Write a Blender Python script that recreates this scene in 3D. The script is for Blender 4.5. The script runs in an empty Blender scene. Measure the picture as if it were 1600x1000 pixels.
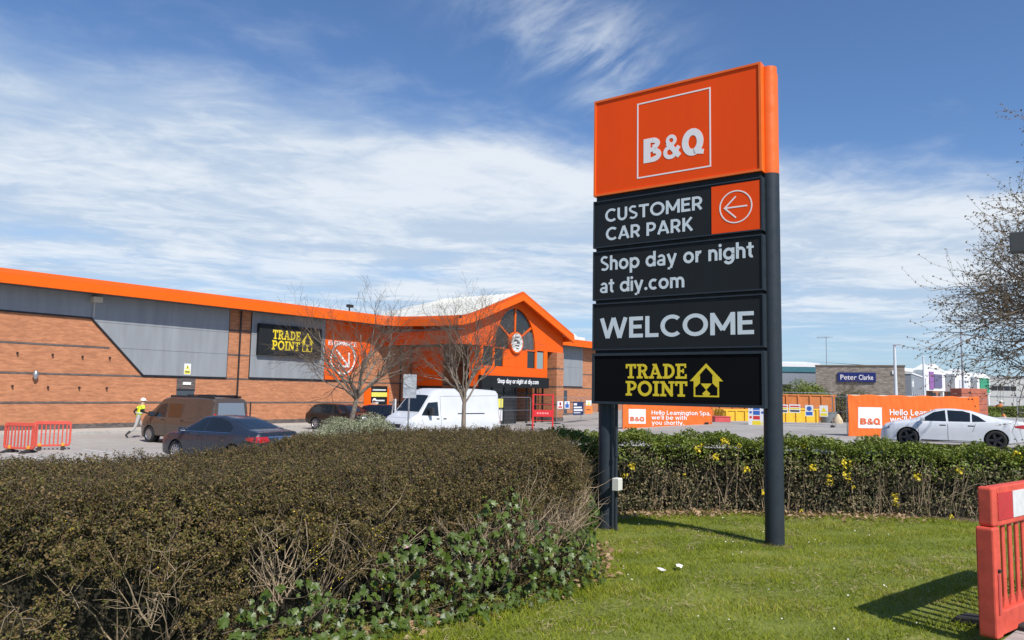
import bpy, bmesh, math, random
import numpy as np
from mathutils import Vector, Matrix
from mathutils.bvhtree import BVHTree
R = math.radians
random.seed(7)
rng = np.random.default_rng(11)
scene = bpy.context.scene
col = scene.collection

# ------------------------------------------------------------------ camera
HEAD, PITCH, ROLL = R(36.74), R(5.424), R(1.08)
cam_d = bpy.data.cameras.new('camera')
cam_d.sensor_width = 36.0
cam_d.lens = 1173.84 / 1600 * 36.0
cam_d.clip_end = 6000
cam = bpy.data.objects.new('camera', cam_d)
col.objects.link(cam)
_F = Vector((math.cos(HEAD) * math.cos(PITCH), math.sin(HEAD) * math.cos(PITCH), math.sin(PITCH)))
_R0 = Vector((math.sin(HEAD), -math.cos(HEAD), 0))
_U0 = _R0.cross(_F)
_R = _R0 * math.cos(ROLL) + _U0 * math.sin(ROLL)
_U = _U0 * math.cos(ROLL) - _R0 * math.sin(ROLL)
cam.matrix_world = Matrix(((_R.x, _U.x, -_F.x, 0), (_R.y, _U.y, -_F.y, 0), (_R.z, _U.z, -_F.z, 2.4), (0, 0, 0, 1)))
scene.camera = cam

# ------------------------------------------------------------------ exposure
scene.view_settings.view_transform = 'Standard'
scene.view_settings.look = 'None'
scene.view_settings.exposure = 0.28
scene.view_settings.gamma = 1.0
scene.view_settings.use_curve_mapping = False

# ------------------------------------------------------------------ sun + sky
SUN_EL = R(46.5)
SUN_H = Vector((-0.375, -0.927, 0)).normalized()
sun_vec = Vector((SUN_H.x * math.cos(SUN_EL), SUN_H.y * math.cos(SUN_EL), math.sin(SUN_EL)))
sd = bpy.data.lights.new('sun', 'SUN')
sd.energy = 4.4
sd.angle = R(0.53)
sd.color = (1.0, 0.955, 0.89)
sun = bpy.data.objects.new('sun', sd)
col.objects.link(sun)
sun.rotation_euler = (-sun_vec).to_track_quat('-Z', 'Y').to_euler()
sun.location = (0, 0, 60)

world = bpy.data.worlds.new('World')
scene.world = world
world.use_nodes = True
wt = world.node_tree
wt.nodes.clear()


class NG:
    """tiny node-graph helper"""
    def __init__(s, tree): s.t = tree
    def n(s, typ, **kw):
        nd = s.t.nodes.new(typ)
        for k, v in kw.items(): setattr(nd, k, v)
        return nd
    def put(s, sock, v):
        if v is None: return
        if isinstance(v, bpy.types.NodeSocket): s.t.links.new(v, sock)
        else: sock.default_value = v
    def m(s, op, a, b=None, c=None, clamp=False):
        nd = s.n('ShaderNodeMath', operation=op); nd.use_clamp = clamp
        s.put(nd.inputs[0], a); s.put(nd.inputs[1], b); s.put(nd.inputs[2], c)
        return nd.outputs[0]
    def noise(s, vec, scale, detail=6, rough=.55, dist=0.0, out='Fac'):
        nd = s.n('ShaderNodeTexNoise')
        s.put(nd.inputs['Vector'], vec); s.put(nd.inputs['Scale'], scale); s.put(nd.inputs['Detail'], detail)
        s.put(nd.inputs['Roughness'], rough); s.put(nd.inputs['Distortion'], dist)
        return nd.outputs[out]
    def comb(s, x, y, z):
        nd = s.n('ShaderNodeCombineXYZ'); s.put(nd.inputs[0], x); s.put(nd.inputs[1], y); s.put(nd.inputs[2], z)
        return nd.outputs[0]
    def ramp(s, fac, stops, interp='LINEAR'):
        nd = s.n('ShaderNodeValToRGB'); s.put(nd.inputs[0], fac); cr = nd.color_ramp; cr.interpolation = interp
        while len(cr.elements) < len(stops): cr.elements.new(0.5)
        for e, (p, c) in zip(cr.elements, stops):
            e.position = p; e.color = (*c, 1) if len(c) == 3 else c
        return nd.outputs[0]
    def mix(s, fac, a, b, blend='MIX'):
        nd = s.n('ShaderNodeMix', data_type='RGBA', blend_type=blend)
        s.put(nd.inputs[0], fac)
        for i, v in ((6, a), (7, b)):
            if isinstance(v, tuple) and len(v) == 3: v = (*v, 1)
            s.put(nd.inputs[i], v)
        return nd.outputs[2]
    def mapr(s, v, a, b, c=0.0, d=1.0, smooth=True):
        nd = s.n('ShaderNodeMapRange'); nd.interpolation_type = 'SMOOTHSTEP' if smooth else 'LINEAR'
        s.put(nd.inputs[0], v)
        for i, q in enumerate((a, b, c, d)): nd.inputs[i + 1].default_value = q
        return nd.outputs[0]


g = NG(wt)
sky = g.n('ShaderNodeTexSky', sky_type='NISHITA')
sky.sun_disc = False
sky.sun_elevation = SUN_EL
sky.sun_rotation = math.atan2(SUN_H.x, SUN_H.y)
sky.air_density = 1.0
sky.dust_density = 0.25
sky.ozone_density = 2.5
sky.altitude = 50
tc = g.n('ShaderNodeTexCoord')
sep = g.n('ShaderNodeSeparateXYZ'); wt.links.new(tc.outputs['Generated'], sep.inputs[0])
dx, dy, dz = sep.outputs
# a flat cloud layer overhead: the direction is projected on it (u north-east, v north-west)
zc = g.m('MAXIMUM', dz, 0.035)
u = g.m('DIVIDE', g.m('ADD', g.m('MULTIPLY', dx, math.cos(HEAD)), g.m('MULTIPLY', dy, math.sin(HEAD))), zc)
v = g.m('DIVIDE', g.m('SUBTRACT', g.m('MULTIPLY', dy, math.cos(HEAD)), g.m('MULTIPLY', dx, math.sin(HEAD))), zc)
# shear-stretched cirrus
st = g.comb(g.m('ADD', u, g.m('MULTIPLY', v, .35)), g.m('MULTIPLY', g.m('SUBTRACT', v, g.m('MULTIPLY', u, .25)), .9), 0.0)
big = g.noise(st, .34, 3, .5, .3)
mid = g.noise(st, .80, 9, .56, .5)
fine = g.noise(st, 3.6, 6, .6, 1.2)
bank = g.m('SUBTRACT', g.m('ADD', u, g.m('MULTIPLY', g.m('MAXIMUM', v, -.4), .73)), 2.70)
cov = g.m('ADD', g.m('MULTIPLY', g.mapr(bank, -.9, 1.1), 1.0), g.m('MULTIPLY', g.m('SUBTRACT', big, .5), 1.5))
cov = g.m('ADD', cov, g.m('MULTIPLY', g.m('SUBTRACT', mid, .5), g.mapr(u, 2.5, 7.0, 1.35, .75)))
cov = g.m('ADD', cov, g.m('MULTIPLY', g.m('SUBTRACT', fine, .5), .22))
cov = g.m('SUBTRACT', cov, g.mapr(u, 4.2, 9.5, 0, .34))
mask = g.mapr(cov, .24, 1.02)
# a torn wisp on its own, high up
wu = g.m('DIVIDE', g.m('SUBTRACT', g.m('ADD', u, g.m('MULTIPLY', v, .5)), 2.05), .44); wv = g.m('DIVIDE', g.m('SUBTRACT', v, g.m('ADD', -.20, g.m('MULTIPLY', g.m('SUBTRACT', u, 2.1), -.25))), .24)
wg = g.m('EXPONENT', g.m('MULTIPLY', g.m('ADD', g.m('MULTIPLY', wu, wu), g.m('MULTIPLY', wv, wv)), -1.0))
wn = g.noise(g.comb(g.m('MULTIPLY', g.m('ADD', u, v), 1.3), g.m('MULTIPLY', g.m('SUBTRACT', v, g.m('MULTIPLY', u, .5)), 4.2), 3.0), 1.3, 8, .62, .45)
mask = g.m('MAXIMUM', mask, g.m('MULTIPLY', wg, g.mapr(wn, .36, .78, 0, .8)))
mask = g.m('MULTIPLY', mask, g.mapr(dz, .02, .12))
mask = g.m('MULTIPLY', mask, .92)
cl = g.mix(g.mapr(g.m('ADD', mid, g.m('MULTIPLY', g.m('SUBTRACT', fine, .5), .3)), .40, .66), (5.0, 6.1, 7.5), (7.8, 8.3, 8.9))
skyc = g.mix(1.0, sky.outputs[0], (.86, 1.05, 1.29), 'MULTIPLY')
skyc = g.mix(g.mapr(dz, .30, .0, 0, .62), skyc, (3.9, 5.5, 7.3))   # pale blue haze low down
out = g.mix(mask, skyc, cl)
bg = g.n('ShaderNodeBackground'); bg.inputs['Strength'].default_value = 0.088
wt.links.new(out, bg.inputs['Color'])
wo = g.n('ShaderNodeOutputWorld'); wt.links.new(bg.outputs[0], wo.inputs['Surface'])

# ------------------------------------------------------------------ materials
MATS = {}


def mat(name, c, rough=.6, metal=0.0, var=0.0, vs=3.0, bump=0.0, bs=60.0, coat=0.0, c2=None, spec=.5, stretch=None, emit=0):
    """plain procedural material: base colour broken up by noise, optional bump"""
    if name in MATS: return MATS[name]
    m = bpy.data.materials.new(name); m.use_nodes = True
    t = m.node_tree; q = NG(t); b = t.nodes['Principled BSDF']
    b.inputs['Roughness'].default_value = rough
    b.inputs['Metallic'].default_value = metal
    b.inputs['Specular IOR Level'].default_value = spec
    if coat: b.inputs['Coat Weight'].default_value = coat; b.inputs['Coat Roughness'].default_value = .04
    vec = None
    if var or bump or c2:
        tcn = q.n('ShaderNodeTexCoord'); vec = tcn.outputs['Object']
        if stretch:
            mp = q.n('ShaderNodeMapping'); mp.inputs['Scale'].default_value = stretch
            t.links.new(vec, mp.inputs[0]); vec = mp.outputs[0]
    if var or c2:
        nf = q.noise(vec, vs, 8, .62)
        lo = tuple(x * (1 - var) for x in c); hi = tuple(min(1, x * (1 + var)) for x in (c2 or c))
        t.links.new(q.ramp(nf, [(.28, lo), (.72, hi)]), b.inputs['Base Color'])
        rr = q.mapr(q.noise(vec, vs * 2.3, 5, .6), .3, .7, max(.02, rough - .12), min(1, rough + .12))
        t.links.new(rr, b.inputs['Roughness'])
    else:
        b.inputs['Base Color'].default_value = (*c, 1)
    if bump:
        bn = q.n('ShaderNodeBump'); bn.inputs['Strength'].default_value = bump; bn.inputs['Distance'].default_value = .01
        t.links.new(q.noise(vec, bs, 6, .6), bn.inputs['Height']); t.links.new(bn.outputs[0], b.inputs['Normal'])
    if emit:
        b.inputs['Emission Color'].default_value = (*c, 1); b.inputs['Emission Strength'].default_value = emit
    MATS[name] = m
    return m


def leaf_mat(name, stops, rough=.5, trans=.25, spec=.4, patch=(.75, .5, 2.2, .12)):
    if name in MATS: return MATS[name]
    m = bpy.data.materials.new(name); m.use_nodes = True
    t = m.node_tree; q = NG(t); b = t.nodes['Principled BSDF']
    ge = q.n('ShaderNodeNewGeometry'); tcn = q.n('ShaderNodeTexCoord')
    f = q.m('ADD', q.m('MULTIPLY', ge.outputs['Random Per Island'], patch[0]), q.m('MULTIPLY', q.noise(tcn.outputs['Object'], patch[2], 4), patch[1]))
    f = q.m('SUBTRACT', f, patch[3], clamp=True)
    c = q.ramp(f, stops)
    t.links.new(c, b.inputs['Base Color']); b.inputs['Roughness'].default_value = rough
    b.inputs['Specular IOR Level'].default_value = spec
    if trans:
        tr = q.n('ShaderNodeBsdfTranslucent'); t.links.new(c, tr.inputs[0])
        mx = q.n('ShaderNodeMixShader'); mx.inputs[0].default_value = trans
        t.links.new(b.outputs[0], mx.inputs[1]); t.links.new(tr.outputs[0], mx.inputs[2])
        t.links.new(mx.outputs[0], t.nodes['Material Output'].inputs['Surface'])
    MATS[name] = m
    return m


# ------------------------------------------------------------------ object helpers
def tag(o, label=None, cat=None, group=None, kind=None):
    if label: o['label'] = label
    if cat: o['category'] = cat
    if group: o['group'] = group
    if kind: o['kind'] = kind
    return o


def thing(name, label, cat, loc=(0, 0, 0), rotz=0.0, group=None):
    o = bpy.data.objects.new(name, None); col.objects.link(o)
    o.empty_display_size = .2
    o.location = loc; o.rotation_euler = (0, 0, rotz)
    return tag(o, label, cat, group)


def link_mesh(name, me, m, parent=None):
    o = bpy.data.objects.new(name, me); col.objects.link(o)
    if m is not None and not me.materials: me.materials.append(m)
    if parent is not None: o.parent = parent
    return o


def copy_tree(o, parent=None):
    c = o.copy(); col.objects.link(c); c.parent = parent
    for ch in list(o.children): copy_tree(ch, c)
    return c


class MB:
    """collects faces for one mesh"""
    def __init__(s): s.v = []; s.f = []
    def add(s, vs, fs):
        k = len(s.v); s.v += [tuple(p) for p in vs]; s.f += [tuple(i + k for i in f) for f in fs]; return s
    def box(s, x0, x1, y0, y1, z0, z1):
        return s.add([(x0, y0, z0), (x1, y0, z0), (x1, y1, z0), (x0, y1, z0), (x0, y0, z1), (x1, y0, z1), (x1, y1, z1), (x0, y1, z1)],
                     [(0, 3, 2, 1), (4, 5, 6, 7), (0, 1, 5, 4), (1, 2, 6, 5), (2, 3, 7, 6), (3, 0, 4, 7)])
    def prism(s, poly, y0, y1):
        """poly of (x,z), extruded from y0 to y1 (front = y0)"""
        n = len(poly); ar = sum(poly[i][0] * poly[(i + 1) % n][1] - poly[(i + 1) % n][0] * poly[i][1] for i in range(n))
        if ar < 0: poly = poly[::-1]
        vs = [(x, y0, z) for x, z in poly] + [(x, y1, z) for x, z in poly]
        fs = [tuple(range(n)), tuple(range(2 * n - 1, n - 1, -1))]
        fs += [(i, i + n, (i + 1) % n + n, (i + 1) % n) for i in range(n)]
        return s.add(vs, fs)
    def prismx(s, poly, x0, x1):
        """poly of (y,z), extruded along x"""
        n = len(poly); ar = sum(poly[i][0] * poly[(i + 1) % n][1] - poly[(i + 1) % n][0] * poly[i][1] for i in range(n))
        if ar < 0: poly = poly[::-1]
        vs = [(x1, y, z) for y, z in poly] + [(x0, y, z) for y, z in poly]
        fs = [tuple(range(n)), tuple(range(2 * n - 1, n - 1, -1))]
        fs += [(i, i + n, (i + 1) % n + n, (i + 1) % n) for i in range(n)]
        return s.add(vs, fs)
    def prismz(s, poly, z0, z1):
        n = len(poly); ar = sum(poly[i][0] * poly[(i + 1) % n][1] - poly[(i + 1) % n][0] * poly[i][1] for i in range(n))
        if ar < 0: poly = poly[::-1]
        vs = [(x, y, z1) for x, y in poly] + [(x, y, z0) for x, y in poly]
        fs = [tuple(range(n)), tuple(range(2 * n - 1, n - 1, -1))]
        fs += [(i, i + n, (i + 1) % n + n, (i + 1) % n) for i in range(n)]
        return s.add(vs, fs)
    def tube(s, pts, r, n=8, cap=True):
        pts = [Vector(p) for p in pts]
        rs = r if isinstance(r, (list, tuple)) else [r] * len(pts)
        rings = []
        for i, p in enumerate(pts):
            d = (pts[min(i + 1, len(pts) - 1)] - pts[max(i - 1, 0)]).normalized()
            a = d.cross(Vector((0, 0, 1)) if abs(d.z) < .95 else Vector((1, 0, 0))).normalized(); b = d.cross(a)
            rings.append([p + (a * math.cos(2 * math.pi * k / n) + b * math.sin(2 * math.pi * k / n)) * rs[i] for k in range(n)])
        k0 = len(s.v)
        for rg in rings: s.v += [tuple(q) for q in rg]
        for i in range(len(rings) - 1):
            for k in range(n):
                s.f.append((k0 + i * n + k, k0 + i * n + (k + 1) % n, k0 + (i + 1) * n + (k + 1) % n, k0 + (i + 1) * n + k))
        if cap:
            s.f.append(tuple(k0 + k for k in range(n))[::-1]); e = k0 + (len(rings) - 1) * n
            s.f.append(tuple(e + k for k in range(n)))
        return s
    def disc(s, c, r, y, n=32, ry=None):
        """flat disc facing -y"""
        k = len(s.v); s.v += [(c[0] + r * math.cos(2 * math.pi * i / n), y, c[1] + (ry or r) * math.sin(2 * math.pi * i / n)) for i in range(n)]
        s.f.append(tuple(k + i for i in range(n))); return s
    def ring(s, c, r0, r1, y, n=40, sz=1.0, depth=.006):
        k = len(s.v)
        for yy in (y, y + depth):
            for rr in (r0, r1):
                s.v += [(c[0] + rr * math.cos(2 * math.pi * i / n), yy, c[1] + rr * sz * math.sin(2 * math.pi * i / n)) for i in range(n)]
        for i in range(n):
            j = (i + 1) % n
            s.f.append((k + i, k + n + i, k + n + j, k + j))
            s.f.append((k + n + i, k + 3 * n + i, k + 3 * n + j, k + n + j))
            s.f.append((k + j, k + 2 * n + j, k + 2 * n + i, k + i))
        return s
    def lathe(s, prof, n=32, axis='y'):
        """profile of (r, h) revolved about an axis"""
        k = len(s.v); m = len(prof)
        for i in range(n):
            a = 2 * math.pi * i / n; ca, sa = math.cos(a), math.sin(a)
            for r_, h in prof:
                s.v.append((r_ * ca, h, r_ * sa) if axis == 'y' else (r_ * ca, r_ * sa, h))
        for i in range(n):
            j = (i + 1) % n
            for q in range(m - 1):
                s.f.append((k + i * m + q, k + j * m + q, k + j * m + q + 1, k + i * m + q + 1) if axis == 'z' else (k + i * m + q, k + i * m + q + 1, k + j * m + q + 1, k + j * m + q))
        return s
    def mesh(s, name, bevel=0.0, smooth=False, seg=1):
        me = bpy.data.meshes.new(name); me.from_pydata(s.v, [], s.f)
        if bevel or smooth:
            bm = bmesh.new(); bm.from_mesh(me)
            if bevel:
                bmesh.ops.remove_doubles(bm, verts=bm.verts, dist=1e-5)
                ed = [e for e in bm.edges if len(e.link_faces) == 2 and e.calc_face_angle(0) > .5]
                bmesh.ops.bevel(bm, geom=ed, offset=bevel, segments=seg, affect='EDGES', profile=.5, clamp_overlap=True)
            if smooth:
                for f in bm.faces: f.smooth = True
            bm.to_mesh(me); bm.free()
            if smooth: 
                try: me.set_sharp_from_angle(angle=R(38))
                except Exception: pass
        me.update()
        return me
    def build(s, name, m, parent=None, bevel=0.0, smooth=False, seg=1):
        return link_mesh(name, s.mesh(name, bevel, smooth, seg), m, parent)


def smoothstep(a, b, x):
    t = np.clip((x - a) / (b - a), 0, 1); return t * t * (3 - 2 * t)


# ------------------------------------------------------------------ lettering
def text_mesh(s, size=1.0, bold=0.0, space=1.0, depth=.004, line=1.0):
    cu = bpy.data.curves.new('lettering', 'FONT'); cu.body = s; cu.size = size; cu.offset = bold
    cu.space_character = space; cu.space_line = line; cu.extrude = depth; cu.resolution_u = 5
    ob = bpy.data.objects.new('lettering', cu); col.objects.link(ob)
    dg = bpy.context.evaluated_depsgraph_get(); dg.update()
    me = bpy.data.meshes.new_from_object(ob.evaluated_get(dg))
    bpy.data.objects.remove(ob); bpy.data.curves.remove(cu)
    return me


def lettering(name, s, m, parent, x0, x1, z0, z1, y, bold=.02, space=1.0, depth=.003, sx=None, outward=True):
    """lettering fitted into the box x0..x1, z0..z1 (ascender height of this string), face at y looking to -y"""
    me = text_mesh(s, 1.0, bold, space, depth)
    co = np.empty(len(me.vertices) * 3, np.float32); me.vertices.foreach_get('co', co); co = co.reshape(-1, 3)
    mn, mx = co.min(0), co.max(0)
    kx = (x1 - x0) / (mx[0] - mn[0]); kz = (z1 - z0) / (mx[1] - mn[1])
    out_ = np.empty_like(co)
    out_[:, 0] = x0 + (co[:, 0] - mn[0]) * kx; out_[:, 2] = z0 + (co[:, 1] - mn[1]) * kz; out_[:, 1] = y - co[:, 2]
    me.vertices.foreach_set('co', out_.ravel()); me.update()
    me.materials.clear()
    return link_mesh(name, me, m, parent)


def strokes_mesh(polys, y, depth=.004):
    """filled polygons (x,z) -> thin plates facing -y"""
    b = MB()
    for p in polys: b.prism(p, y - depth, y)
    return b


def bar(p, q, w):
    """a straight stroke as polygon"""
    (x0, z0), (x1, z1) = p, q; L = math.hypot(x1 - x0, z1 - z0); nx, nz = -(z1 - z0) / L * w / 2, (x1 - x0) / L * w / 2
    return [(x0 + nx, z0 + nz), (x1 + nx, z1 + nz), (x1 - nx, z1 - nz), (x0 - nx, z0 - nz)]


def arcband(cx, cz, rx, rz, w, a0, a1, n=14):
    """list of quads along an elliptical arc, outer radii rx, rz, stroke w"""
    P = []
    for i in range(n):
        t0 = R(a0 + (a1 - a0) * i / n); t1 = R(a0 + (a1 - a0) * (i + 1) / n)
        P.append([(cx + rx * math.cos(t0), cz + rz * math.sin(t0)), (cx + rx * math.cos(t1), cz + rz * math.sin(t1)),
                  (cx + (rx - w) * math.cos(t1), cz + (rz - w) * math.sin(t1)), (cx + (rx - w) * math.cos(t0), cz + (rz - w) * math.sin(t0))])
    return P


def slab_glyph(ch):
    """slab-serif capitals on a unit cap height; returns polygons and advance"""
    w = .2; sl = .15; P = []
    rect = lambda a, b, c, d: [(a, c), (b, c), (b, d), (a, d)]
    if ch == 'T':
        P = [rect(.3, .5, 0, 1), rect(.0, .8, 1 - sl, 1), rect(0, .14, .7, .9), rect(.66, .8, .7, .9), rect(.16, .64, 0, sl)]; adv = .8
    elif ch == 'R':
        P = [rect(.12, .32, 0, 1), rect(0, .45, 1 - sl, 1), rect(0, .44, 0, sl), rect(.3, .5, .42, .42 + sl)] + arcband(.47, .71, .33, .29, .18, -90, 90) + [bar((.5, .5), (.72, .05), .2), rect(.62, .9, 0, sl)]; adv = .9
    elif ch == 'A':
        P = [bar((.14, .06), (.44, .97), .15), bar((.44, .97), (.8, .06), .2), rect(.2, .68, .28, .4), rect(-.02, .34, 0, sl), rect(.58, .98, 0, sl), rect(.24, .56, .88, 1)]; adv = .96
    elif ch == 'D':
        P = [rect(.12, .32, 0, 1), rect(0, .4, 1 - sl, 1), rect(0, .4, 0, sl)] + arcband(.36, .5, .5, .5, .19, -90, 90); adv = .87
    elif ch == 'E':
        P = [rect(.12, .32, 0, 1), rect(0, .76, 1 - sl, 1), rect(0, .8, 0, sl), rect(.3, .55, .44, .58), rect(.5, .6, .36, .66), rect(.64, .76, .72, 1), rect(.68, .8, 0, .3)]; adv = .8
    elif ch == 'P':
        P = [rect(.12, .32, 0, 1), rect(0, .45, 1 - sl, 1), rect(0, .44, 0, sl), rect(.3, .46, .36, .36 + sl)] + arcband(.44, .68, .34, .32, .19, -90, 90); adv = .8
    elif ch == 'O':
        P = arcband(.5, .5, .5, .52, .2, 0, 360, 28); adv = 1.0
    elif ch == 'I':
        P = [rect(.12, .32, 0, 1), rect(0, .44, 1 - sl, 1), rect(0, .44, 0, sl)]; adv = .44
    elif ch == 'N':
        P = [rect(.12, .27, 0, 1), rect(.7, .85, 0, 1), bar((.16, .94), (.8, .06), .22), rect(0, .3, 1 - sl, 1), rect(0, .4, 0, sl), rect(.57, .97, 1 - sl, 1)]; adv = .95
    return P, adv


def slab_text(s, x0, x1, z0, z1, gap=.07):
    out_ = []; x = 0
    for ch in s:
        P, adv = slab_glyph(ch); out_ += [[(px + x, pz) for px, pz in p] for p in P]; x += adv + gap
    x -= gap; kx = (x1 - x0) / x; kz = z1 - z0
    return [[(x0 + px * kx, z0 + pz * kz) for px, pz in p] for p in out_]


def plates(name, polys, m, parent, y, depth=.004):
    """overlapping strokes as one thin plate mesh, each stroke a hair prouder than the last so no two faces share a plane"""
    b = MB()
    for i, p in enumerate(polys): b.prism(p, y - depth - (i % 7) * .00008, y)
    return b.build(name, m, parent)


def house_logo(x0, x1, z0, z1):
    """the house-with-arrows emblem as polygons in a box"""
    def S(p): return [(x0 + a * (x1 - x0), z0 + b * (z1 - z0)) for a, b in p]
    return [S(p) for p in (
        [(.0, .47), (.5, 1.0), (.5, .88), (.13, .47)], [(.5, 1.0), (1.0, .47), (.87, .47), (.5, .88)],
        [(.12, .47), (.20, .55), (.31, .65), (.31, .41), (.20, .30), (.12, .28)], [(.88, .47), (.80, .55), (.69, .65), (.69, .41), (.80, .30), (.88, .28)],
        [(.33, .40), (.67, .40), (.5, .21)], [(.5, .21), (.62, .10), (.58, .04), (.42, .04), (.38, .10)],
        [(.12, .0), (.88, .0), (.88, .045), (.12, .045)], [(.12, .045), (.165, .045), (.165, .29), (.12, .29)], [(.835, .045), (.88, .045), (.88, .29), (.835, .29)])]


def sans_glyph(ch):
    """geometric sans, cap height 1, x-height .72: list of stroke polygons and advance width"""
    w = .18; P = []; rect = lambda a, b, c, d: [(a, c), (b, c), (b, d), (a, d)]
    X = .73
    if ch == 'C': P = arcband(.5, .5, .5, .515, w, 48, 312, 26); adv = .86
    elif ch == 'U': P = [rect(0, w, .36, 1), rect(.74 - w, .74, .36, 1)] + arcband(.37, .37, .37, .385, w, 180, 360, 18); adv = .74
    elif ch == 'S':
        P = arcband(.35, .74, .31, .275, .155, 35, 262, 18) + arcband(.345, .265, .335, .28, .155, -142, 88, 18) + [bar((.28, .56), (.40, .475), .155)]; adv = .68
    elif ch == 'T': P = [rect(0, .74, 1 - w, 1), rect(.37 - w / 2, .37 + w / 2, 0, 1 - w + .01)]; adv = .74
    elif ch == 'O': P = arcband(.52, .5, .52, .515, w, 0, 360, 36); adv = 1.04
    elif ch == 'M': P = [rect(0, w, 0, 1), rect(.98 - w, .98, 0, 1), bar((.09, .95), (.49, .22), .17), bar((.49, .22), (.89, .95), .17)]; adv = .98
    elif ch == 'E': P = [rect(0, w, 0, 1), rect(.1, .62, 1 - w, 1), rect(.1, .62, 0, w), rect(.1, .56, .43, .43 + w)]; adv = .64
    elif ch == 'R': P = [rect(0, w, 0, 1), rect(.1, .36, 1 - w, 1), rect(.1, .36, .33, .33 + w)] + arcband(.34, .665, .345, .335, w, -90, 90, 16) + [bar((.36, .42), (.62, .02), .175)]; adv = .72
    elif ch == 'A': P = [bar((.08, .01), (.43, .99), w), bar((.43, .99), (.78, .01), w), rect(.2, .66, .22, .36)]; adv = .86
    elif ch == 'P': P = [rect(0, w, 0, 1), rect(.1, .36, 1 - w, 1), rect(.1, .36, .31, .31 + w)] + arcband(.34, .655, .345, .345, w, -90, 90, 16); adv = .69
    elif ch == 'K': P = [rect(0, w, 0, 1), bar((.12, .38), (.63, .985), .17), bar((.27, .56), (.66, .015), .175)]; adv = .72
    elif ch == 'W': P = [bar((.08, .99), (.36, .01), w), bar((.36, .01), (.64, .99), w), bar((.64, .99), (.92, .01), w), bar((.92, .01), (1.20, .99), w)]; adv = 1.28
    elif ch == 'L': P = [rect(0, w, 0, 1), rect(.1, .58, 0, w)]; adv = .58
    elif ch == 'N': P = [rect(0, w, 0, 1), rect(.78 - w, .78, 0, 1), bar((.07, .95), (.71, .05), w)]; adv = .78
    elif ch == 'H': P = [rect(0, w, 0, 1), rect(.6, .6 + w, 0, 1), rect(.1, .65, .43, .43 + w)]; adv = .765
    elif ch == 'h': P = [rect(0, w, 0, 1.02), rect(.60 - w, .60, 0, .42)] + arcband(.30, .42, .30, .32, w, 0, 180, 16); adv = .60
    elif ch == 'n': P = [rect(0, w, 0, X), rect(.60 - w, .60, 0, .42)] + arcband(.30, .42, .30, .32, w, 0, 180, 16); adv = .60
    elif ch == 'm': P = [rect(0, w, 0, X), rect(.42, .42 + w, 0, .44), rect(.84, .84 + w, 0, .44)] + arcband(.292, .44, .292, .30, w, 0, 180, 14) + arcband(.712, .44, .292, .30, w, 0, 180, 14); adv = 1.005
    elif ch == 'o': P = arcband(.37, .365, .37, .38, w, 0, 360, 28); adv = .74
    elif ch == 'e': P = arcband(.37, .365, .37, .38, w, 0, 312, 24) + [rect(.1, .66, .3, .43)]; adv = .72
    elif ch == 'c': P = arcband(.37, .365, .37, .38, w, 50, 310, 24); adv = .64
    elif ch == 'p': P = [rect(0, w, -.3, X)] + arcband(.37, .365, .37, .38, w, 0, 360, 28); adv = .74
    elif ch == 'b': P = [rect(0, w, 0, 1.02)] + arcband(.37, .365, .37, .38, w, 0, 360, 28); adv = .74
    elif ch == 'd': P = [rect(.74 - w, .74, 0, 1.02)] + arcband(.37, .365, .37, .38, w, 0, 360, 28); adv = .74
    elif ch == 'g': P = [rect(.74 - w, .74, 0, X)] + arcband(.37, .365, .37, .38, w, 0, 360, 28) + arcband(.37, .06, .37, .37, w, -150, 0, 16); adv = .74
    elif ch == 'a': P = [rect(.60 - w, .60, 0, .46)] + arcband(.31, .45, .29, .295, .155, 0, 150, 14) + arcband(.29, .205, .29, .22, .15, 40, 320, 18) + [rect(.28, .5, .29, .43), rect(.3, .5, -.01, .13)]; adv = .62
    elif ch == 'y': P = [bar((.07, .73), (.34, .06), w), bar((.62, .73), (.28, -.20), w), rect(.06, .24, -.3, -.16)]; adv = .70
    elif ch == 'r': P = [rect(0, w, 0, X)] + arcband(.34, .38, .30, .36, w, 75, 175, 10); adv = .42
    elif ch == 'i': P = [rect(0, w, 0, X)] + arcband(.0825, .93, .105, .105, .104, 0, 360, 12); adv = .17
    elif ch == 'k': P = [rect(0, w, 0, 1.02), bar((.12, .28), (.52, .71), w), bar((.24, .42), (.56, .01), w)]; adv = .6
    elif ch == 'l': P = [rect(0, w, 0, 1.02)]; adv = .17
    elif ch == 't': P = [rect(.1, .1 + w, .2, .95), rect(-.02, .42, X - .15, X)] + arcband(.32, .21, .22, .22, w, 180, 285, 10); adv = .42
    elif ch == 'w': P = [bar((.07, .72), (.27, .01), w), bar((.27, .01), (.48, .72), w * .9), bar((.48, .72), (.69, .01), w * .9), bar((.69, .01), (.89, .72), w)]; adv = .96
    elif ch == 's': P = arcband(.27, .54, .235, .205, .125, 35, 262, 14) + arcband(.265, .195, .25, .21, .125, -142, 88, 14) + [bar((.22, .41), (.31, .345), .125)]; adv = .52
    elif ch == 'u': P = [rect(.60 - w, .60, 0, X), rect(0, w, .31, X)] + arcband(.30, .31, .30, .32, w, 180, 360, 16); adv = .60
    elif ch == '.': P = arcband(.1, .1, .11, .11, .109, 0, 360, 12); adv = .21
    elif ch == ',': P = arcband(.1, .1, .11, .11, .109, 0, 360, 12) + [bar((.13, .06), (.05, -.16), .1)]; adv = .21
    elif ch == "'": P = [bar((.1, 1.0), (.06, .72), .13)]; adv = .18
    elif ch == ' ': adv = .26
    else: P = [rect(0, .5, 0, .7)]; adv = .5
    return P, adv


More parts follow.
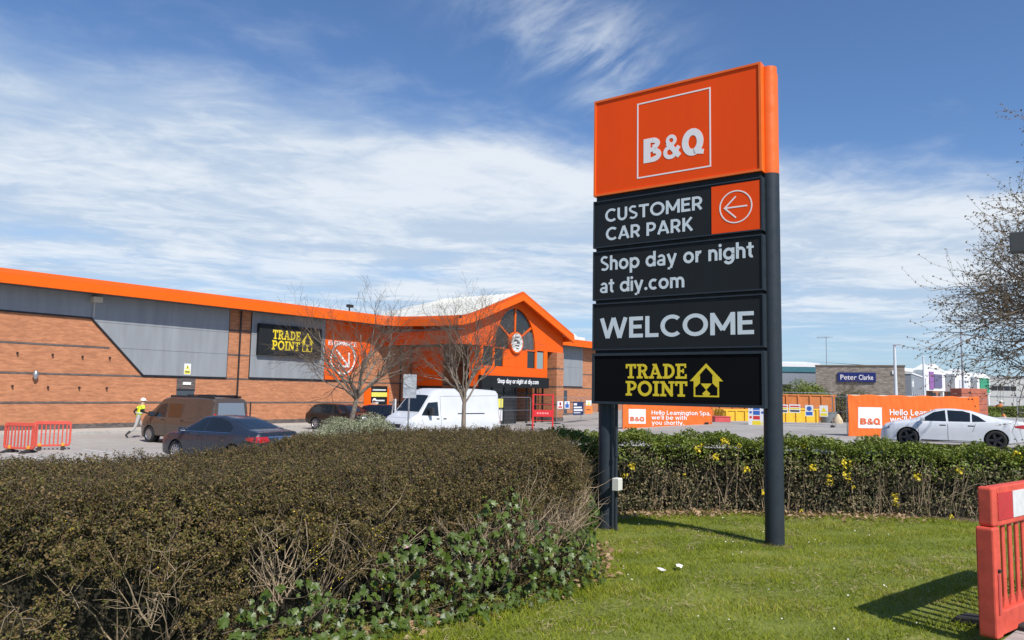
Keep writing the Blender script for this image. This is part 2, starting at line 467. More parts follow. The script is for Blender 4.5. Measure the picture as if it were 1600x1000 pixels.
def sans_text(s, x0, x1, zbase, cap, gap=.10):
    out_ = []; x = 0
    for ch in s:
        P, adv = sans_glyph(ch); out_ += [[(px + x, pz) for px, pz in p] for p in P]; x += adv + gap
    x -= gap; kx = (x1 - x0) / x
    return [[(x0 + px * kx, zbase + pz * cap) for px, pz in p] for p in out_]


def word(s, kind, m, parent, x0, x1, z0, h, y, depth=.003, gap=None):
    """lettering, one object per letter"""
    gl = sans_glyph if kind == 'sans' else slab_glyph; gap = gap if gap is not None else (.10 if kind == 'sans' else .07)
    tot = sum(gl(c)[1] + gap for c in s) - gap; kx = (x1 - x0) / tot; x = 0
    for c in s:
        P, adv = gl(c)
        if P: plates('letter', [[(x0 + (px + x) * kx, z0 + pz * h) for px, pz in p] for p in P], m, parent, y, depth)
        x += adv + gap
# ------------------------------------------------------------------ terrain
SH, CH = math.sin(HEAD), math.cos(HEAD)


def zg(x, y):
    r = np.asarray(x) * SH - np.asarray(y) * CH
    return .65 * smoothstep(1.0, 15.0, r)


def lawn_z(x, y):
    x = np.asarray(x, float); y = np.asarray(y, float)
    return .8 - .042 * np.clip(y - 2.7, 0, 4) + .012 * np.sin(x * 1.7 + y) + .010 * np.sin(y * 2.3 - x * .8)


def bank_d(x, y):
    """distance beyond the planted edge, metres (positive = down the bank to the car park)"""
    q1 = ((x - 9.68) * .8915 + (y - 5.34) * .453)
    q1 = np.where(y < 1.07, x - 11.85 - (1.07 - y) * .35, q1)
    q2 = y - 6.3
    return np.maximum(q1 - .75, q2 - .2)


def top_z(x, y):
    d = smoothstep(0, 1.1, bank_d(x, y))
    return lawn_z(x, y) * (1 - d) + (zg(x, y) - .06) * d


def ground_mat():
    m = bpy.data.materials.new('worn_tarmac'); m.use_nodes = True; t = m.node_tree; q = NG(t); b = t.nodes['Principled BSDF']
    tcn = q.n('ShaderNodeTexCoord'); vec = tcn.outputs['Object']
    a = q.noise(vec, .12, 6, .6); c = q.noise(vec, 1.4, 8, .65); d = q.noise(vec, 90, 3, .6)
    f = q.m('ADD', q.m('MULTIPLY', a, .55), q.m('MULTIPLY', c, .35)); f = q.m('ADD', f, q.m('MULTIPLY', d, .18))
    t.links.new(q.ramp(f, [(.34, (.17, .16, .15)), (.48, (.31, .29, .262)), (.58, (.37, .345, .31)), (.72, (.46, .43, .38))]), b.inputs['Base Color'])
    b.inputs['Roughness'].default_value = .9
    bn = q.n('ShaderNodeBump'); bn.inputs['Strength'].default_value = .4; bn.inputs['Distance'].default_value = .01
    t.links.new(d, bn.inputs['Height']); t.links.new(bn.outputs[0], b.inputs['Normal'])
    return m


tarmac = ground_mat()


def grid_mesh(name, xs, ys, zf):
    X, Y = np.meshgrid(xs, ys); Z = zf(X, Y); nx, ny = len(xs), len(ys)
    v = np.stack([X, Y, Z], -1).reshape(-1, 3)
    i = np.arange((ny - 1) * (nx - 1)); r_, c_ = i // (nx - 1), i % (nx - 1); a = r_ * nx + c_
    f = np.stack([a, a + 1, a + nx + 1, a + nx], -1)
    me = bpy.data.meshes.new(name); me.from_pydata(v.tolist(), [], f.tolist()); me.update()
    me.polygons.foreach_set('use_smooth', [True] * len(me.polygons))
    return me


def dens(a, b, near, far):
    """axis values: fine inside near range, coarse to the horizon"""
    return np.concatenate([np.linspace(a, near[0], 8)[:-1], np.arange(near[0], near[1], 2.0), np.linspace(near[1], b, 10)])


o = link_mesh('ground', grid_mesh('ground', dens(-900, 2600, (-30, 120), 0), dens(-1500, 2200, (-40, 70), 0), zg), tarmac); tag(o, kind='structure')

# grass bank, lawn and path
soilgrass = bpy.data.materials.new('lawn_soil'); soilgrass.use_nodes = True
_t = soilgrass.node_tree; _q = NG(_t); _b = _t.nodes['Principled BSDF']; _tc = _q.n('ShaderNodeTexCoord')
_f = _q.m('ADD', _q.m('MULTIPLY', _q.noise(_tc.outputs['Object'], 1.3, 6, .6), .6), _q.m('MULTIPLY', _q.noise(_tc.outputs['Object'], 40, 4, .6), .4))
_t.links.new(_q.ramp(_f, [(.34, (.09, .11, .014)), (.55, (.16, .19, .025)), (.72, (.30, .25, .09))]), _b.inputs['Base Color']); _b.inputs['Roughness'].default_value = .95
o = link_mesh('lawn', grid_mesh('lawn', np.arange(-12, 14.6, .2), np.arange(-9, 9.0, .2), top_z), soilgrass); tag(o, kind='structure')

LA = np.array((6.05, .43)); LD = np.array((.983, -.18)); LD = LD / np.linalg.norm(LD); LN = np.array((-LD[1], LD[0]))  # path edge, LN towards the lawn
pathm = mat('path_tarmac', (.17, .165, .16), .9, var=.25, vs=9, bump=.5, bs=180)
kerbm = mat('concrete_kerb', (.36, .34, .31), .9, var=.22, vs=6, bump=.3, bs=90)


def strip(name, a, b, w0, w1, zoff, m, step=.5):
    vs, fs = [], []
    ts = np.arange(a, b + step, step)
    for t_ in ts:
        for w in (w0, w1):
            p = LA + LD * t_ + LN * w; vs.append((p[0], p[1], float(lawn_z(p[0], p[1])) + zoff))
    for i in range(len(ts) - 1): fs.append((2 * i, 2 * i + 2, 2 * i + 3, 2 * i + 1))
    me = bpy.data.meshes.new(name); me.from_pydata(vs, [], fs); me.update()
    return link_mesh(name, me, m)


o = strip('footpath', -14, 5.2, -2.2, -.09, .028, pathm); tag(o, kind='structure')
kb = thing('path_edging', 'pale concrete edging between the lawn and the path by the red barrier', 'kerb', (0, 0, 0)); kb['kind'] = 'structure'; del kb['category']
for i in range(20):
    t0 = -13.5 + i * .915
    vs = []
    for t_ in (t0, t0 + .905):
        for w in (-.09, .0):
            p = LA + LD * t_ + LN * w
            for zz in (-.1, .045): vs.append((p[0], p[1], float(lawn_z(p[0], p[1])) + zz))
    me = bpy.data.meshes.new('kerb_stone'); me.from_pydata(vs, [], [(0, 2, 3, 1), (4, 5, 7, 6), (1, 3, 7, 5), (0, 1, 5, 4), (2, 6, 7, 3)]); me.update()
    link_mesh('kerb_stone', me, kerbm, kb)

# painted parking lines and the pavement along the shop front
white_paint = mat('road_paint', (.62, .61, .58), .8, var=.25, vs=14)
for i, (x, y0, y1) in enumerate(((10.4, 24, 29.2), (12.9, 24, 29.2), (20.6, 26, 31), (23.1, 26, 31), (33.5, 31, 36), (36, 31, 36))):
    b = MB(); n_ = 6
    for k in range(n_):
        ya, yb = y0 + (y1 - y0) * k / n_, y0 + (y1 - y0) * (k + 1) / n_
        b.add([(x, ya, float(zg(x, ya)) + .006), (x + .1, ya, float(zg(x, ya)) + .006), (x + .1, yb, float(zg(x, yb)) + .006), (x, yb, float(zg(x, yb)) + .006)], [(0, 1, 2, 3)])
    tag(b.build('bay_line', white_paint), kind='structure')
b = MB()
b.add([(7, 32.4, .006), (19.5, 32.0, .006), (19.5, 32.12, .006), (7, 32.52, .006)], [(0, 1, 2, 3)])
tag(b.build('aisle_line', white_paint), kind='structure')
pavem = mat('pavement_concrete', (.44, .41, .36), .9, var=.16, vs=2.5, bump=.2, bs=60)
pv = MB().box(-6, 41.2, 37.9, 40.6, -.3, .115).box(51.5, 96, 38.4, 40.6, -.3, .14).build('pavement', pavem, bevel=.02); tag(pv, kind='structure')
pv = MB().box(-6, 41.2, 37.76, 37.897, -.3, .12).build('kerb', kerbm, bevel=.02); tag(pv, kind='structure')

# ------------------------------------------------------------------ totem sign
charcoal = mat('anthracite_paint', (.024, .032, .041), .5, var=.08, vs=4, spec=.35)
facem = mat('sign_face_charcoal', (.012, .0145, .016), .62, var=.16, vs=1.6, spec=.25, stretch=(1, 1, .3))
blackf = mat('sign_face_black', (.003, .003, .004), .7, var=.1, vs=3, spec=.12)
orange = mat('sign_orange', (.84, .070, .002), .62, var=.07, vs=1.3, spec=.22, stretch=(1, 1, .3))
orange_side = mat('sign_orange_paint', (.80, .14, .012), .38, var=.05, vs=3)
lightgrey = mat('vinyl_pale', (.60, .66, .68), .5, var=.03)
white_v = mat('vinyl_white', (.80, .76, .74), .5, var=.02)
yellow_v = mat('vinyl_yellow', (.74, .56, .02), .5, var=.02)
S = thing('totem_sign', 'tall two-post totem sign of five panels, orange board on top, on the lawn', 'sign', (8.2735, 3.80, .8), R(-89.5))
SD = .13   # box depth


def sign_box(name, z0, z1, fm, rim, rimm, x0=-1.089, x1=1.089, lip=.014):
    """box frame with a recessed face"""
    b = MB()
    b.box(x0, x0 + rim, 0, SD, z0, z1); b.box(x1 - rim, x1, 0, SD, z0, z1)
    b.box(x0 + rim, x1 - rim, 0, SD, z1 - rim, z1); b.box(x0 + rim, x1 - rim, 0, SD, z0, z0 + rim)
    b.box(x0 + rim, x1 - rim, SD - .012, SD - .002, z0 + rim, z1 - rim)
    fr = b.build(name, rimm, S)
    fc = MB().box(x0 + rim - .001, x1 - rim + .001, lip, SD - .02, z0 + rim - .001, z1 - rim + .001).build('face', fm, fr)
    return fr


p1 = sign_box('top_panel', 4.130, 5.405, orange, .026, orange_side)
p1['label'] = 'orange panel with white square outline and heavy white letters'
p2 = sign_box('direction_panel', 3.449, 4.063, facem, .016, charcoal)
p3 = sign_box('slogan_panel', 2.773, 3.405, facem, .016, charcoal)
p4 = sign_box('welcome_panel', 2.137, 2.734, facem, .016, charcoal)
p5 = sign_box('trade_panel', 1.465, 2.098, blackf, .032, charcoal)
yf = .014
# B&Q emblem: thin square outline and heavy letters
pl_ = [[(-.472, 4.276), (.491, 4.276), (.491, 4.293), (-.472, 4.293)], [(-.472, 5.228), (.491, 5.228), (.491, 5.245), (-.472, 5.245)],
       [(-.472, 4.293), (-.455, 4.293), (-.455, 5.228), (-.472, 5.228)], [(.474, 4.293), (.491, 4.293), (.491, 5.228), (.474, 5.228)]]
sq = plates('square_outline', pl_, white_v, p1, yf, .003)


def bq_letters(x0, x1, z0, z1):
    """heavy B, ampersand and Q on a unit box 2.62 x 1.06"""
    rect = lambda a, b, c, d: [(a, c), (b, c), (b, d), (a, d)]
    Bp = [rect(0, .31, 0, 1), rect(.3, .42, .8, 1), rect(.3, .42, .42, .6), rect(.3, .46, 0, .2)] + arcband(.40, .745, .34, .255, .215, -90, 90, 12) + arcband(.43, .285, .37, .285, .225, -90, 90, 12)
    Ap = arcband(1.24, .74, .235, .235, .14, 0, 360, 20) + arcband(1.20, .27, .31, .285, .165, 60, 330, 18) + [bar((1.08, .66), (1.60, .06), .21), bar((1.36, .17), (1.58, .46), .17), bar((1.13, .50), (1.32, .60), .14)]
    Qp = arcband(2.16, .51, .455, .545, .275, 0, 360, 30) + [bar((2.18, .14), (2.62, .06), .19)]
    f = lambda P: [[(x0 + a / 2.62 * (x1 - x0), z0 + b_ / 1.06 * (z1 - z0)) for a, b_ in p] for p in P]
    return f(Bp), f(Ap), f(Qp)


for lt in bq_letters(-.382, .400, 4.458, 4.785): plates('letter', lt, white_v, p1, yf, .003)
word('CUSTOMER', 'sans', lightgrey, p2, -.920, .385, 3.777, .166, yf, .002)
word('CAR PARK', 'sans', lightgrey, p2, -.908, .262, 3.537, .166, yf, .002)
sqr = MB().box(.494, 1.062, yf - .006, yf - .001, 3.466, 4.030).build('arrow_square', orange, p2)
MB().ring((.782, 3.755), .178, .192, yf - .0095, 56).build('circle', white_v, sqr)
plates('arrow', [bar((.652, 3.752), (.915, 3.752), .017), bar((.648, 3.748), (.785, 3.876), .017), bar((.648, 3.756), (.785, 3.626), .017)], white_v, sqr, yf - .0062, .003)
word('Shop day or night', 'sans', lightgrey, p3, -.988, .981, 3.152, .184, yf, .002)
word('at diy.com', 'sans', lightgrey, p3, -.988, .149, 2.866, .178, yf, .002)
word('WELCOME', 'sans', lightgrey, p4, -.982, .980, 2.286, .258, yf, .002, .09)
word('TRADE', 'slab', yellow_v, p5, -.616, .178, 1.785, (1.961) - (1.785), yf, .003)
word('POINT', 'slab', yellow_v, p5, -.616, .185, 1.575, (1.754) - (1.575), yf, .003)
plates('house_emblem', house_logo(.217, .615, 1.577, 1.962), yellow_v, p5, yf, .003)
for px, zb_, zt in ((1.113, -.1, 4.125), (-.985, -.2, 4.125)):
    b = MB().tube([(px, .205, zb_), (px, .205, zt)], .103, 28); ps = b.build('post', charcoal, S, smooth=True)
    t_ = MB().tube([(px, .205, zt), (px, .205, 5.30)], .103, 28).tube([(px, .205, 5.30), (px, .205, 5.385)], .094, 28).build('post_sleeve', orange_side, ps, smooth=True)
# back rails tie the panels to the posts
for z in (1.8, 2.43, 3.08, 3.75, 4.45, 5.1):
    MB().box(-.98, 1.14, SD - .001, SD + .05, z - .03, z + .03).build('rail', charcoal if z < 4.1 else orange_side, S)
# side pieces between the boxes and the right post
MB().box(1.0, 1.087, SD, .2, 1.47, 4.128).build('side_channel', charcoal, S)
MB().box(1.0, 1.087, SD, .2, 4.131, 5.38).build('side_channel', orange_side, S)
MB().box(-1.086, -1.0, SD, .2, 1.47, 4.06).build('side_channel', charcoal, S)
for za, zc_ in ((2.0985, 2.1365), (2.7345, 2.7725), (3.4055, 3.4485), (4.0635, 4.1295)):
    MB().box(-1.06, 1.062, .035, SD, za, zc_).build('seam_filler', facem, S)
MB().tube([(-.80, .12, -.2), (-.80, .12, 1.47)], .021, 10).build('cable_conduit', charcoal, S, smooth=True)
MB().tube([(-.80, .12, .82), (-.80, .12, .86)], .03, 10).build('conduit_clip', charcoal, S)
jb = MB().box(-.79, -.695, .0, .10, .41, .565).build('junction_box', mat('pvc_white', (.68, .67, .60), .5, var=.06), S, bevel=.012)
MB().box(-.787, -.698, -.008, -.0005, .413, .562).build('lid', mat('pvc_white', (.68, .67, .60), .5), jb, bevel=.004)
# ------------------------------------------------------------------ shop building
def brick_mat(name, c1, c2, mortar, seed=0.0):
    m = bpy.data.materials.new(name); m.use_nodes = True; t = m.node_tree; q = NG(t); b = t.nodes['Principled BSDF']
    tcn = q.n('ShaderNodeTexCoord'); sp = q.n('ShaderNodeSeparateXYZ'); t.links.new(tcn.outputs['Object'], sp.inputs[0])
    uv = q.comb(q.m('ADD', sp.outputs[0], sp.outputs[1]), sp.outputs[2], seed)
    br = q.n('ShaderNodeTexBrick'); t.links.new(uv, br.inputs['Vector'])
    br.inputs['Scale'].default_value = 1.0; br.inputs['Brick Width'].default_value = .225; br.inputs['Row Height'].default_value = .075
    br.inputs['Mortar Size'].default_value = .006; br.inputs['Mortar Smooth'].default_value = .3; br.inputs['Bias'].default_value = 0
    br.inputs['Color1'].default_value = (*c1, 1); br.inputs['Color2'].default_value = (*c2, 1); br.inputs['Mortar'].default_value = (*mortar, 1)
    st = q.comb(q.m('MULTIPLY', q.m('ADD', sp.outputs[0], sp.outputs[1]), .55), q.m('MULTIPLY', sp.outputs[2], 3.2), 0.0)
    nz = q.noise(st, 2.2, 7, .62); big = q.noise(uv, .35, 4, .5)
    k = q.m('ADD', q.mapr(nz, .3, .7, .84, 1.14), q.m('MULTIPLY', q.m('SUBTRACT', big, .5), .22))
    c = q.mix(1.0, br.outputs['Color'], q.comb(k, k, k), 'MULTIPLY')
    t.links.new(c, b.inputs['Base Color']); b.inputs['Roughness'].default_value = .9
    bn = q.n('ShaderNodeBump'); bn.inputs['Strength'].default_value = .5; bn.inputs['Distance'].default_value = .008; bn.invert = True
    t.links.new(br.outputs['Fac'], bn.inputs['Height']); t.links.new(bn.outputs[0], b.inputs['Normal'])
    return m


brick = brick_mat('orange_brick', (.39, .150, .068), (.50, .205, .098), (.40, .215, .12))
darkbrick = brick_mat('blue_engineering_brick', (.05, .045, .05), (.13, .10, .09), (.2, .17, .14), 3.0)
greypanel = mat('grey_cladding', (.245, .26, .275), .5, metal=.0, var=.14, vs=1.3, stretch=(1.6, 1, .22))
trim = mat('dark_trim', (.012, .013, .016), .5)
fasc = mat('fascia_orange', (.84, .125, .003), .55, var=.06, vs=1.2, spec=.25)
fasc2 = mat('fascia_orange_deep', (.66, .090, .003), .55, var=.06, vs=1.2, spec=.25)
orpanel = mat('panel_orange', (.80, .105, .004), .55, var=.06, vs=1.0, spec=.25)
soffit = mat('soffit_grey', (.10, .085, .08), .8)
roofw = mat('pale_roof_sheet', (.62, .61, .54), .6, var=.14, vs=.7, stretch=(1, .15, 1))
glass = bpy.data.materials.new('dark_glazing'); glass.use_nodes = True
_b = glass.node_tree.nodes['Principled BSDF']; _b.inputs['Base Color'].default_value = (.02, .024, .028, 1); _b.inputs['Roughness'].default_value = .08
MATS['dark_glazing'] = glass
WY = 40.33
B = thing('retail_store', 'long orange-brick store with orange eaves and a gabled glazed entrance', 'building', (25.0, WY, 0))
BO = Vector((25.0, WY, 0))


class LB(MB):
    """world-coordinate builder for the store"""
    def build(s, name, m, parent=B, **kw):
        s.v = [(x - BO.x, y - BO.y, z - BO.z) for x, y, z in s.v]
        return MB.build(s, name, m, parent, **kw)


# --- main walls
LB().prism([(-8, 0), (41.5, 0), (41.5, 2.8), (40.3, 5.8), (40.3, 7.05), (-8, 7.05)], WY, WY + .5).build('wall', brick)
LB().box(51.0, 98, WY, WY + .5, 0, 7.05).build('wall', brick)
LB().box(-8, -7.5, WY + .5, WY + 45, 0, 7.05).build('wall', brick)
LB().box(97.5, 98, WY + .5, WY + 45, 0, 7.05).build('wall', brick)
LB().box(-8, 41.5, WY - .02, WY - .001, 0, .36).box(51.0, 98, WY - .02, WY - .001, 0, .36).build('plinth', darkbrick)
# string courses
for z in (1.425, 2.834, 4.266, 5.74):
    xs = [(-8, 18.9 if z > 4 else 21.0)] if z > 2.9 else [(-8, 40.9)]
    if z > 5: xs = []
    for a, c in xs: LB().box(a, c, WY - .013, WY - .0005, z - .05, z + .05).build('string_course', darkbrick)
    for a, c in ((25.80, 27.22),) if z > 2.9 else (): LB().box(a, c, WY - .013, WY - .0005, z - .05, z + .05).build('string_course', darkbrick)
    if z < 5:
        for a, c in ((51.2, 61.9), (66.25, 98)) if z > 2.9 else ((51.2, 98),): LB().box(a, c, WY - .013, WY - .0005, z - .05, z + .05).build('string_course', darkbrick)
# grey cladding, each sheet its own piece
PY0, PY1 = WY - .07, WY - .002
for poly in ([(-8, 5.78), (5.0, 5.78), (5.0, 7.04), (-8, 7.04)], [(5.012, 5.78), (17.86, 5.78), (17.86, 7.04), (5.012, 7.04)],
             [(17.872, 5.78), (18.08, 5.57), (25.72, 5.57), (25.72, 7.04), (17.872, 7.04)],
             [(18.09, 5.558), (19.37, 4.282), (25.72, 4.282), (25.72, 5.558)],
             [(19.38, 4.27), (20.74, 2.92), (25.72, 2.92), (25.72, 4.27)],
             [(27.28, 2.96), (32.96, 2.96), (32.96, 4.27), (27.28, 4.27)], [(27.28, 4.282), (32.96, 4.282), (32.96, 5.56), (27.28, 5.56)], [(27.28, 5.572), (32.96, 5.572), (32.96, 7.04), (27.28, 7.04)],
             [(62.0, 3.02), (66.2, 3.02), (66.2, 4.9), (62.0, 4.9)], [(62.0, 4.912), (66.2, 4.912), (66.2, 7.04), (62.0, 7.04)]):
    LB().prism(poly, PY0, PY1).build('cladding_panel', greypanel, bevel=.004)
ep = LB().prism([(32.975, 2.96), (34.85, 2.96), (37.8, 5.6), (40.25, 5.6), (40.25, 7.04), (32.975, 7.04)], PY0, PY1).build('entrance_panel', orpanel)
# dark trims round the cladding
for a, c in (((-8, 5.74), (17.9, 5.74)), ((17.87, 5.745), (20.74, 2.885)), ((20.72, 2.885), (25.75, 2.885)), ((27.25, 2.925), (34.87, 2.925)), ((61.95, 2.98), (66.25, 2.98))):
    LB().prism(bar(a, c, .075), PY0 - .012, PY1 + .001).build('cladding_trim', trim)
for x in (25.735, 27.265): LB().box(x - .012, x + .012, PY0 - .005, PY1, 2.93, 7.04).build('cladding_trim', trim)

word('ENTRANCE', 'sans', white_v, ep, 33.25 - 25, 35.75 - 25, 5.30, .30, PY0 - WY - .001, .01)
rg_ = MB().ring((34.55 - 25, 4.45), 1.0, 1.12, PY0 - WY - .02, 48); rg_.build('circle', white_v, B)
plates('arrow', [bar((33.95 - 25, 5.0), (35.05 - 25, 3.92), .14), bar((35.08 - 25, 4.85), (35.08 - 25, 3.87), .14), bar((34.15 - 25, 3.90), (35.14 - 25, 3.90), .14)], white_v, B, PY0 - WY - .002, .02)

# --- eaves: straight runs and the porch return, built from one profile swept along the plan line
FY = 39.15


def sweep(name, pts, prof, m, closed_ends=True):
    """pts: plan polyline (x, y, dz); prof: (out, z) outward offset to the left-hand... normal given per point"""
    b = LB(); n = len(prof); P = [Vector((p[0], p[1], 0)) for p in pts]
    k0 = 0
    for i, p in enumerate(P):
        d0 = (P[i] - P[i - 1]).normalized() if i else None; d1 = (P[i + 1] - P[i]).normalized() if i < len(P) - 1 else None
        d = ((d0 or d1) + (d1 or d0)).normalized(); nn = Vector((d.y, -d.x, 0)); k = 1.0
        if d0 and d1: k = 1 / max(.4, nn.dot(Vector((d1.y, -d1.x, 0))))
        for o_, z in prof: b.v.append((p.x + nn.x * o_ * k, p.y + nn.y * o_ * k, z + pts[i][2]))
    for i in range(len(P) - 1):
        for j in range(n):
            b.f.append((i * n + j, (i + 1) * n + j, (i + 1) * n + (j + 1) % n, i * n + (j + 1) % n))
    b.f.append(tuple(range(n))[::-1]); b.f.append(tuple((len(P) - 1) * n + j for j in range(n)))
    return b.build(name, m)


PX = 37.75          # left eave of the porch
curve = [(-9, FY, 0), (36.2, FY, 0)]
for i in range(1, 7):
    a = R(90 * i / 6); curve.append((36.2 + 1.55 * math.sin(a), FY - 1.55 * (1 - math.cos(a)), -.10 * i / 6))
curve += [(PX, 35.5, -.16), (PX, 32.62, -.22)]
lower = [(0, 6.93), (.03, 7.38), (-.12, 7.38), (-.12, 6.93)]
upper = [(.015, 7.385), (-.10, 7.62), (-.25, 7.62), (-.25, 7.385)]
sweep('fascia', curve, lower, fasc)
sweep('gutter_fascia', curve, upper, fasc2)
soff = LB().box(-9, 37.6, FY + .12, WY, 6.96, 7.03); soff.build('soffit', soffit)
sweep('fascia', [(51.6, FY, 0), (99, FY, 0)], lower, fasc)
sweep('gutter_fascia', [(51.6, FY, 0), (99, FY, 0)], upper, fasc2)
LB().box(51.6, 98, FY + .12, WY, 6.96, 7.03).build('soffit', soffit)
# low roof behind the eaves
LB().add([(-9, FY + .2, 7.5), (98, FY + .2, 7.5), (98, 85, 9.2), (-9, 85, 9.2)], [(0, 1, 2, 3)]).build('roof', roofw)

# --- gabled entrance
GX, GY, GF = 45.1, 33.3, 32.62
HW = 6.9; ZR, ZE = 9.78, 7.16
gr = lambda x: ZR - (ZR - ZE) / HW * abs(x - GX)
# roof slopes (ribbed sheets)
for sgn in (-1, 1):
    xe = GX + sgn * (HW + .45)
    q_ = LB().add([(GX, GF + .02, ZR - .03), (xe, GF + .02, gr(xe) - .03), (xe, 40.6, gr(xe) + .10), (GX, 40.6, ZR - .03),
                   (GX, GF + .02, ZR - .16), (xe, GF + .02, gr(xe) - .16), (xe, 40.6, gr(xe) - .03), (GX, 40.6, ZR - .16)],
                  [(0, 1, 2, 3), (7, 6, 5, 4), (0, 4, 5, 1), (1, 5, 6, 2), (2, 6, 7, 3), (3, 7, 4, 0)]); q_.build('gable_roof', roofw)
    for k in range(15):
        y = GF + .3 + k * .53
        LB().add([(GX, y, ZR - .03), (xe, y, gr(xe) - .02), (xe, y + .05, gr(xe) - .02), (GX, y + .05, ZR - .03), (GX, y + .025, ZR + .02), (xe, y + .025, gr(xe) + .05)],
                 [(0, 1, 5, 4), (2, 3, 4, 5)]).build('roof_rib', roofw)
# hipped end behind
LB().add([(GX, 40.6, ZR - .03), (GX - HW - .45, 40.6, gr(GX - HW - .45) + .08), (GX - HW + .3, 44.8, ZE + .3), (GX + HW - .3, 44.8, ZE + .3), (GX + HW + .45, 40.6, gr(GX - HW - .45) + .08)], [(0, 2, 1), (0, 3, 2), (0, 4, 3)]).build('gable_roof', roofw)
# verge boards, with the left one flaring into the side eave
def verge(pts, m, dy0, dy1, h0, h1, name):
    b = LB(); n = len(pts)
    for y in (dy0, dy1):
        for x, z in pts: b.v.append((x, y, z - h1)); b.v.append((x, y, z - h0))
    for i in range(n - 1):
        a = 2 * i; c = 2 * n + 2 * i
        b.f += [(a, a + 2, a + 3, a + 1), (c, c + 1, c + 3, c + 2), (a + 1, a + 3, c + 3, c + 1), (a, c, c + 2, a + 2)]
    b.f += [(0, 1, 2 * n + 1, 2 * n), (2 * n - 2, 4 * n - 2, 4 * n - 1, 2 * n - 1)]
    b.build(name, m)


left_pts = [(PX - .03, 7.40), (38.05, 7.42), (38.5, 7.50), (39.2, 7.68), (40.2, 8.02), (GX, ZR + .05)]
right_pts = [(GX, ZR + .05), (GX + HW + .25, gr(GX + HW + .25) + .05)]
verge(left_pts, fasc, GF - .03, GF + .14, .20, .66, 'verge_board'); verge(left_pts, fasc2, GF + .0, GF + .18, 0, .205, 'verge_trim')
verge(right_pts, fasc, GF - .031, GF + .139, .20, .66, 'verge_board'); verge(right_pts, fasc2, GF + .001, GF + .179, 0, .205, 'verge_trim')
# short return of the right-hand eave
LB().box(GX + HW + .1, GX + HW + .26, GF + .14, 39.3, ZE - .62, ZE - .03).build('fascia', fasc)
# gable wall, orange, with the arched opening left free: built from strips left and right of the window
ax0, ax1, azs, azt = 42.5, 47.75, 5.52, 8.72
acx = (ax0 + ax1) / 2; arx = (ax1 - ax0) / 2; arz = azt - azs
NARC = 28
arc = [(acx + arx * math.cos(math.pi * i / NARC), azs + arz * math.sin(math.pi * i / NARC)) for i in range(NARC + 1)]
gw = LB(); x_l, x_r, zb_ = 38.55, 51.65, 5.58
top = lambda x: gr(x) - .2
for i in range(NARC):
    (xa, za), (xb, zb2) = arc[i], arc[i + 1]
    gw.prism([(xb, zb2), (xa, za), (xa, top(xa)), (xb, top(xb))], GY, GY + .25)
gw.prism([(ax1, zb_), (x_r, zb_), (x_r, top(x_r)), (ax1, top(ax1))], GY, GY + .25)
gw.prism([(x_l, zb_), (ax0, zb_), (ax0, top(ax0)), (x_l, top(x_l))], GY, GY + .25)
gw.build('gable_wall', orpanel)
# upper side walls of the porch
LB().box(x_l, x_l + .2, GY + .25, WY, zb_, 6.95).build('porch_side', orpanel)
LB().box(x_l - .03, x_l - .001, GY + .0, WY - .1, zb_, zb_ + .10).build('porch_side_trim', fasc)
LB().box(x_r - .2, x_r, GY + .25, WY, zb_, 6.95).build('porch_side', orpanel)
LB().box(x_l + .2, x_r - .2, GY + .25, WY, zb_ + .02, zb_ + .1).build('porch_soffit', soffit)
LB().box(PX + .1, x_l - .001, GF + .14, WY, 6.5, 6.56).build('soffit', soffit)
# lower facade: panels and windows
fx0, fx1 = 41.1, 49.4
for a, c in ((41.1, 43.15), (43.16, 45.2), (45.21, 47.2), (47.21, 49.4)):
    LB().box(a, c, GY + .01, GY + .2, 3.50, 4.19).build('facade_panel', orpanel, bevel=.006)
LB().box(43.78, 46.55, GY + .03, GY + .2, 4.2, 5.52).build('facade_panel', orpanel)
LB().box(45.155, 45.17, GY + .02, GY + .03, 4.2, 5.0).build('panel_joint', fasc2)
for a, c in ((41.1, 41.28), (42.42, 42.62), (43.66, 43.78), (46.55, 46.66), (47.72, 47.95), (48.92, 49.4)):
    LB().box(a, c, GY + .005, GY + .2, 4.2, 5.578).build('mullion', fasc)
LB().box(42.4, 43.8, GY + .004, GY + .2, 5.49, 5.58).build('transom', fasc)
LB().box(46.5, 47.8, GY + .004, GY + .2, 5.49, 5.58).build('transom', fasc)
for a, c in ((41.28, 42.42), (42.62, 43.66), (46.66, 47.72), (47.95, 48.92)):
    LB().box(a, c, GY + .10, GY + .12, 4.2, 5.5).build('window', glass if c < 48.5 else mat('pale_glazing', (.22, .30, .30), .12))
wnd = LB().prism(arc, GY + .12, GY + .14).build('arched_window', glass)
cx, cz = 45.08, 6.02
for ang in (90, 38, 142):
    a = R(ang); t_ = 1 / math.sqrt((math.cos(a) / arx) ** 2 + (math.sin(a) / (arz)) ** 2)
    e = (acx + t_ * math.cos(a), azs + .35 + (t_ - .35) * math.sin(a))
    LB().prism(bar((cx, cz), e, .13), GY + .03, GY + .119).build('glazing_bar', fasc)
arcf = LB()
for i in range(NARC):
    (xa, za), (xb, zb2) = arc[i], arc[i + 1]
    k = lambda x, z, s: (acx + (x - acx) * s, azs + (z - azs) * s)
    arcf.prism([k(xa, za, .995), k(xb, zb2, .995), k(xb, zb2, .965), k(xa, za, .965)], GY - .03, GY + .118)
arcf.build('arch_frame', fasc)
# folds of a blind behind the right-hand pane
bl = LB()
for i in range(9):
    x = 46.2 + i * .16; bl.box(x, x + .07, GY + .100, GY + .112, 5.6, 7.05 - .02 * i)
bl.build('blind_fold', mat('blind_grey', (.16, .17, .18), .7))
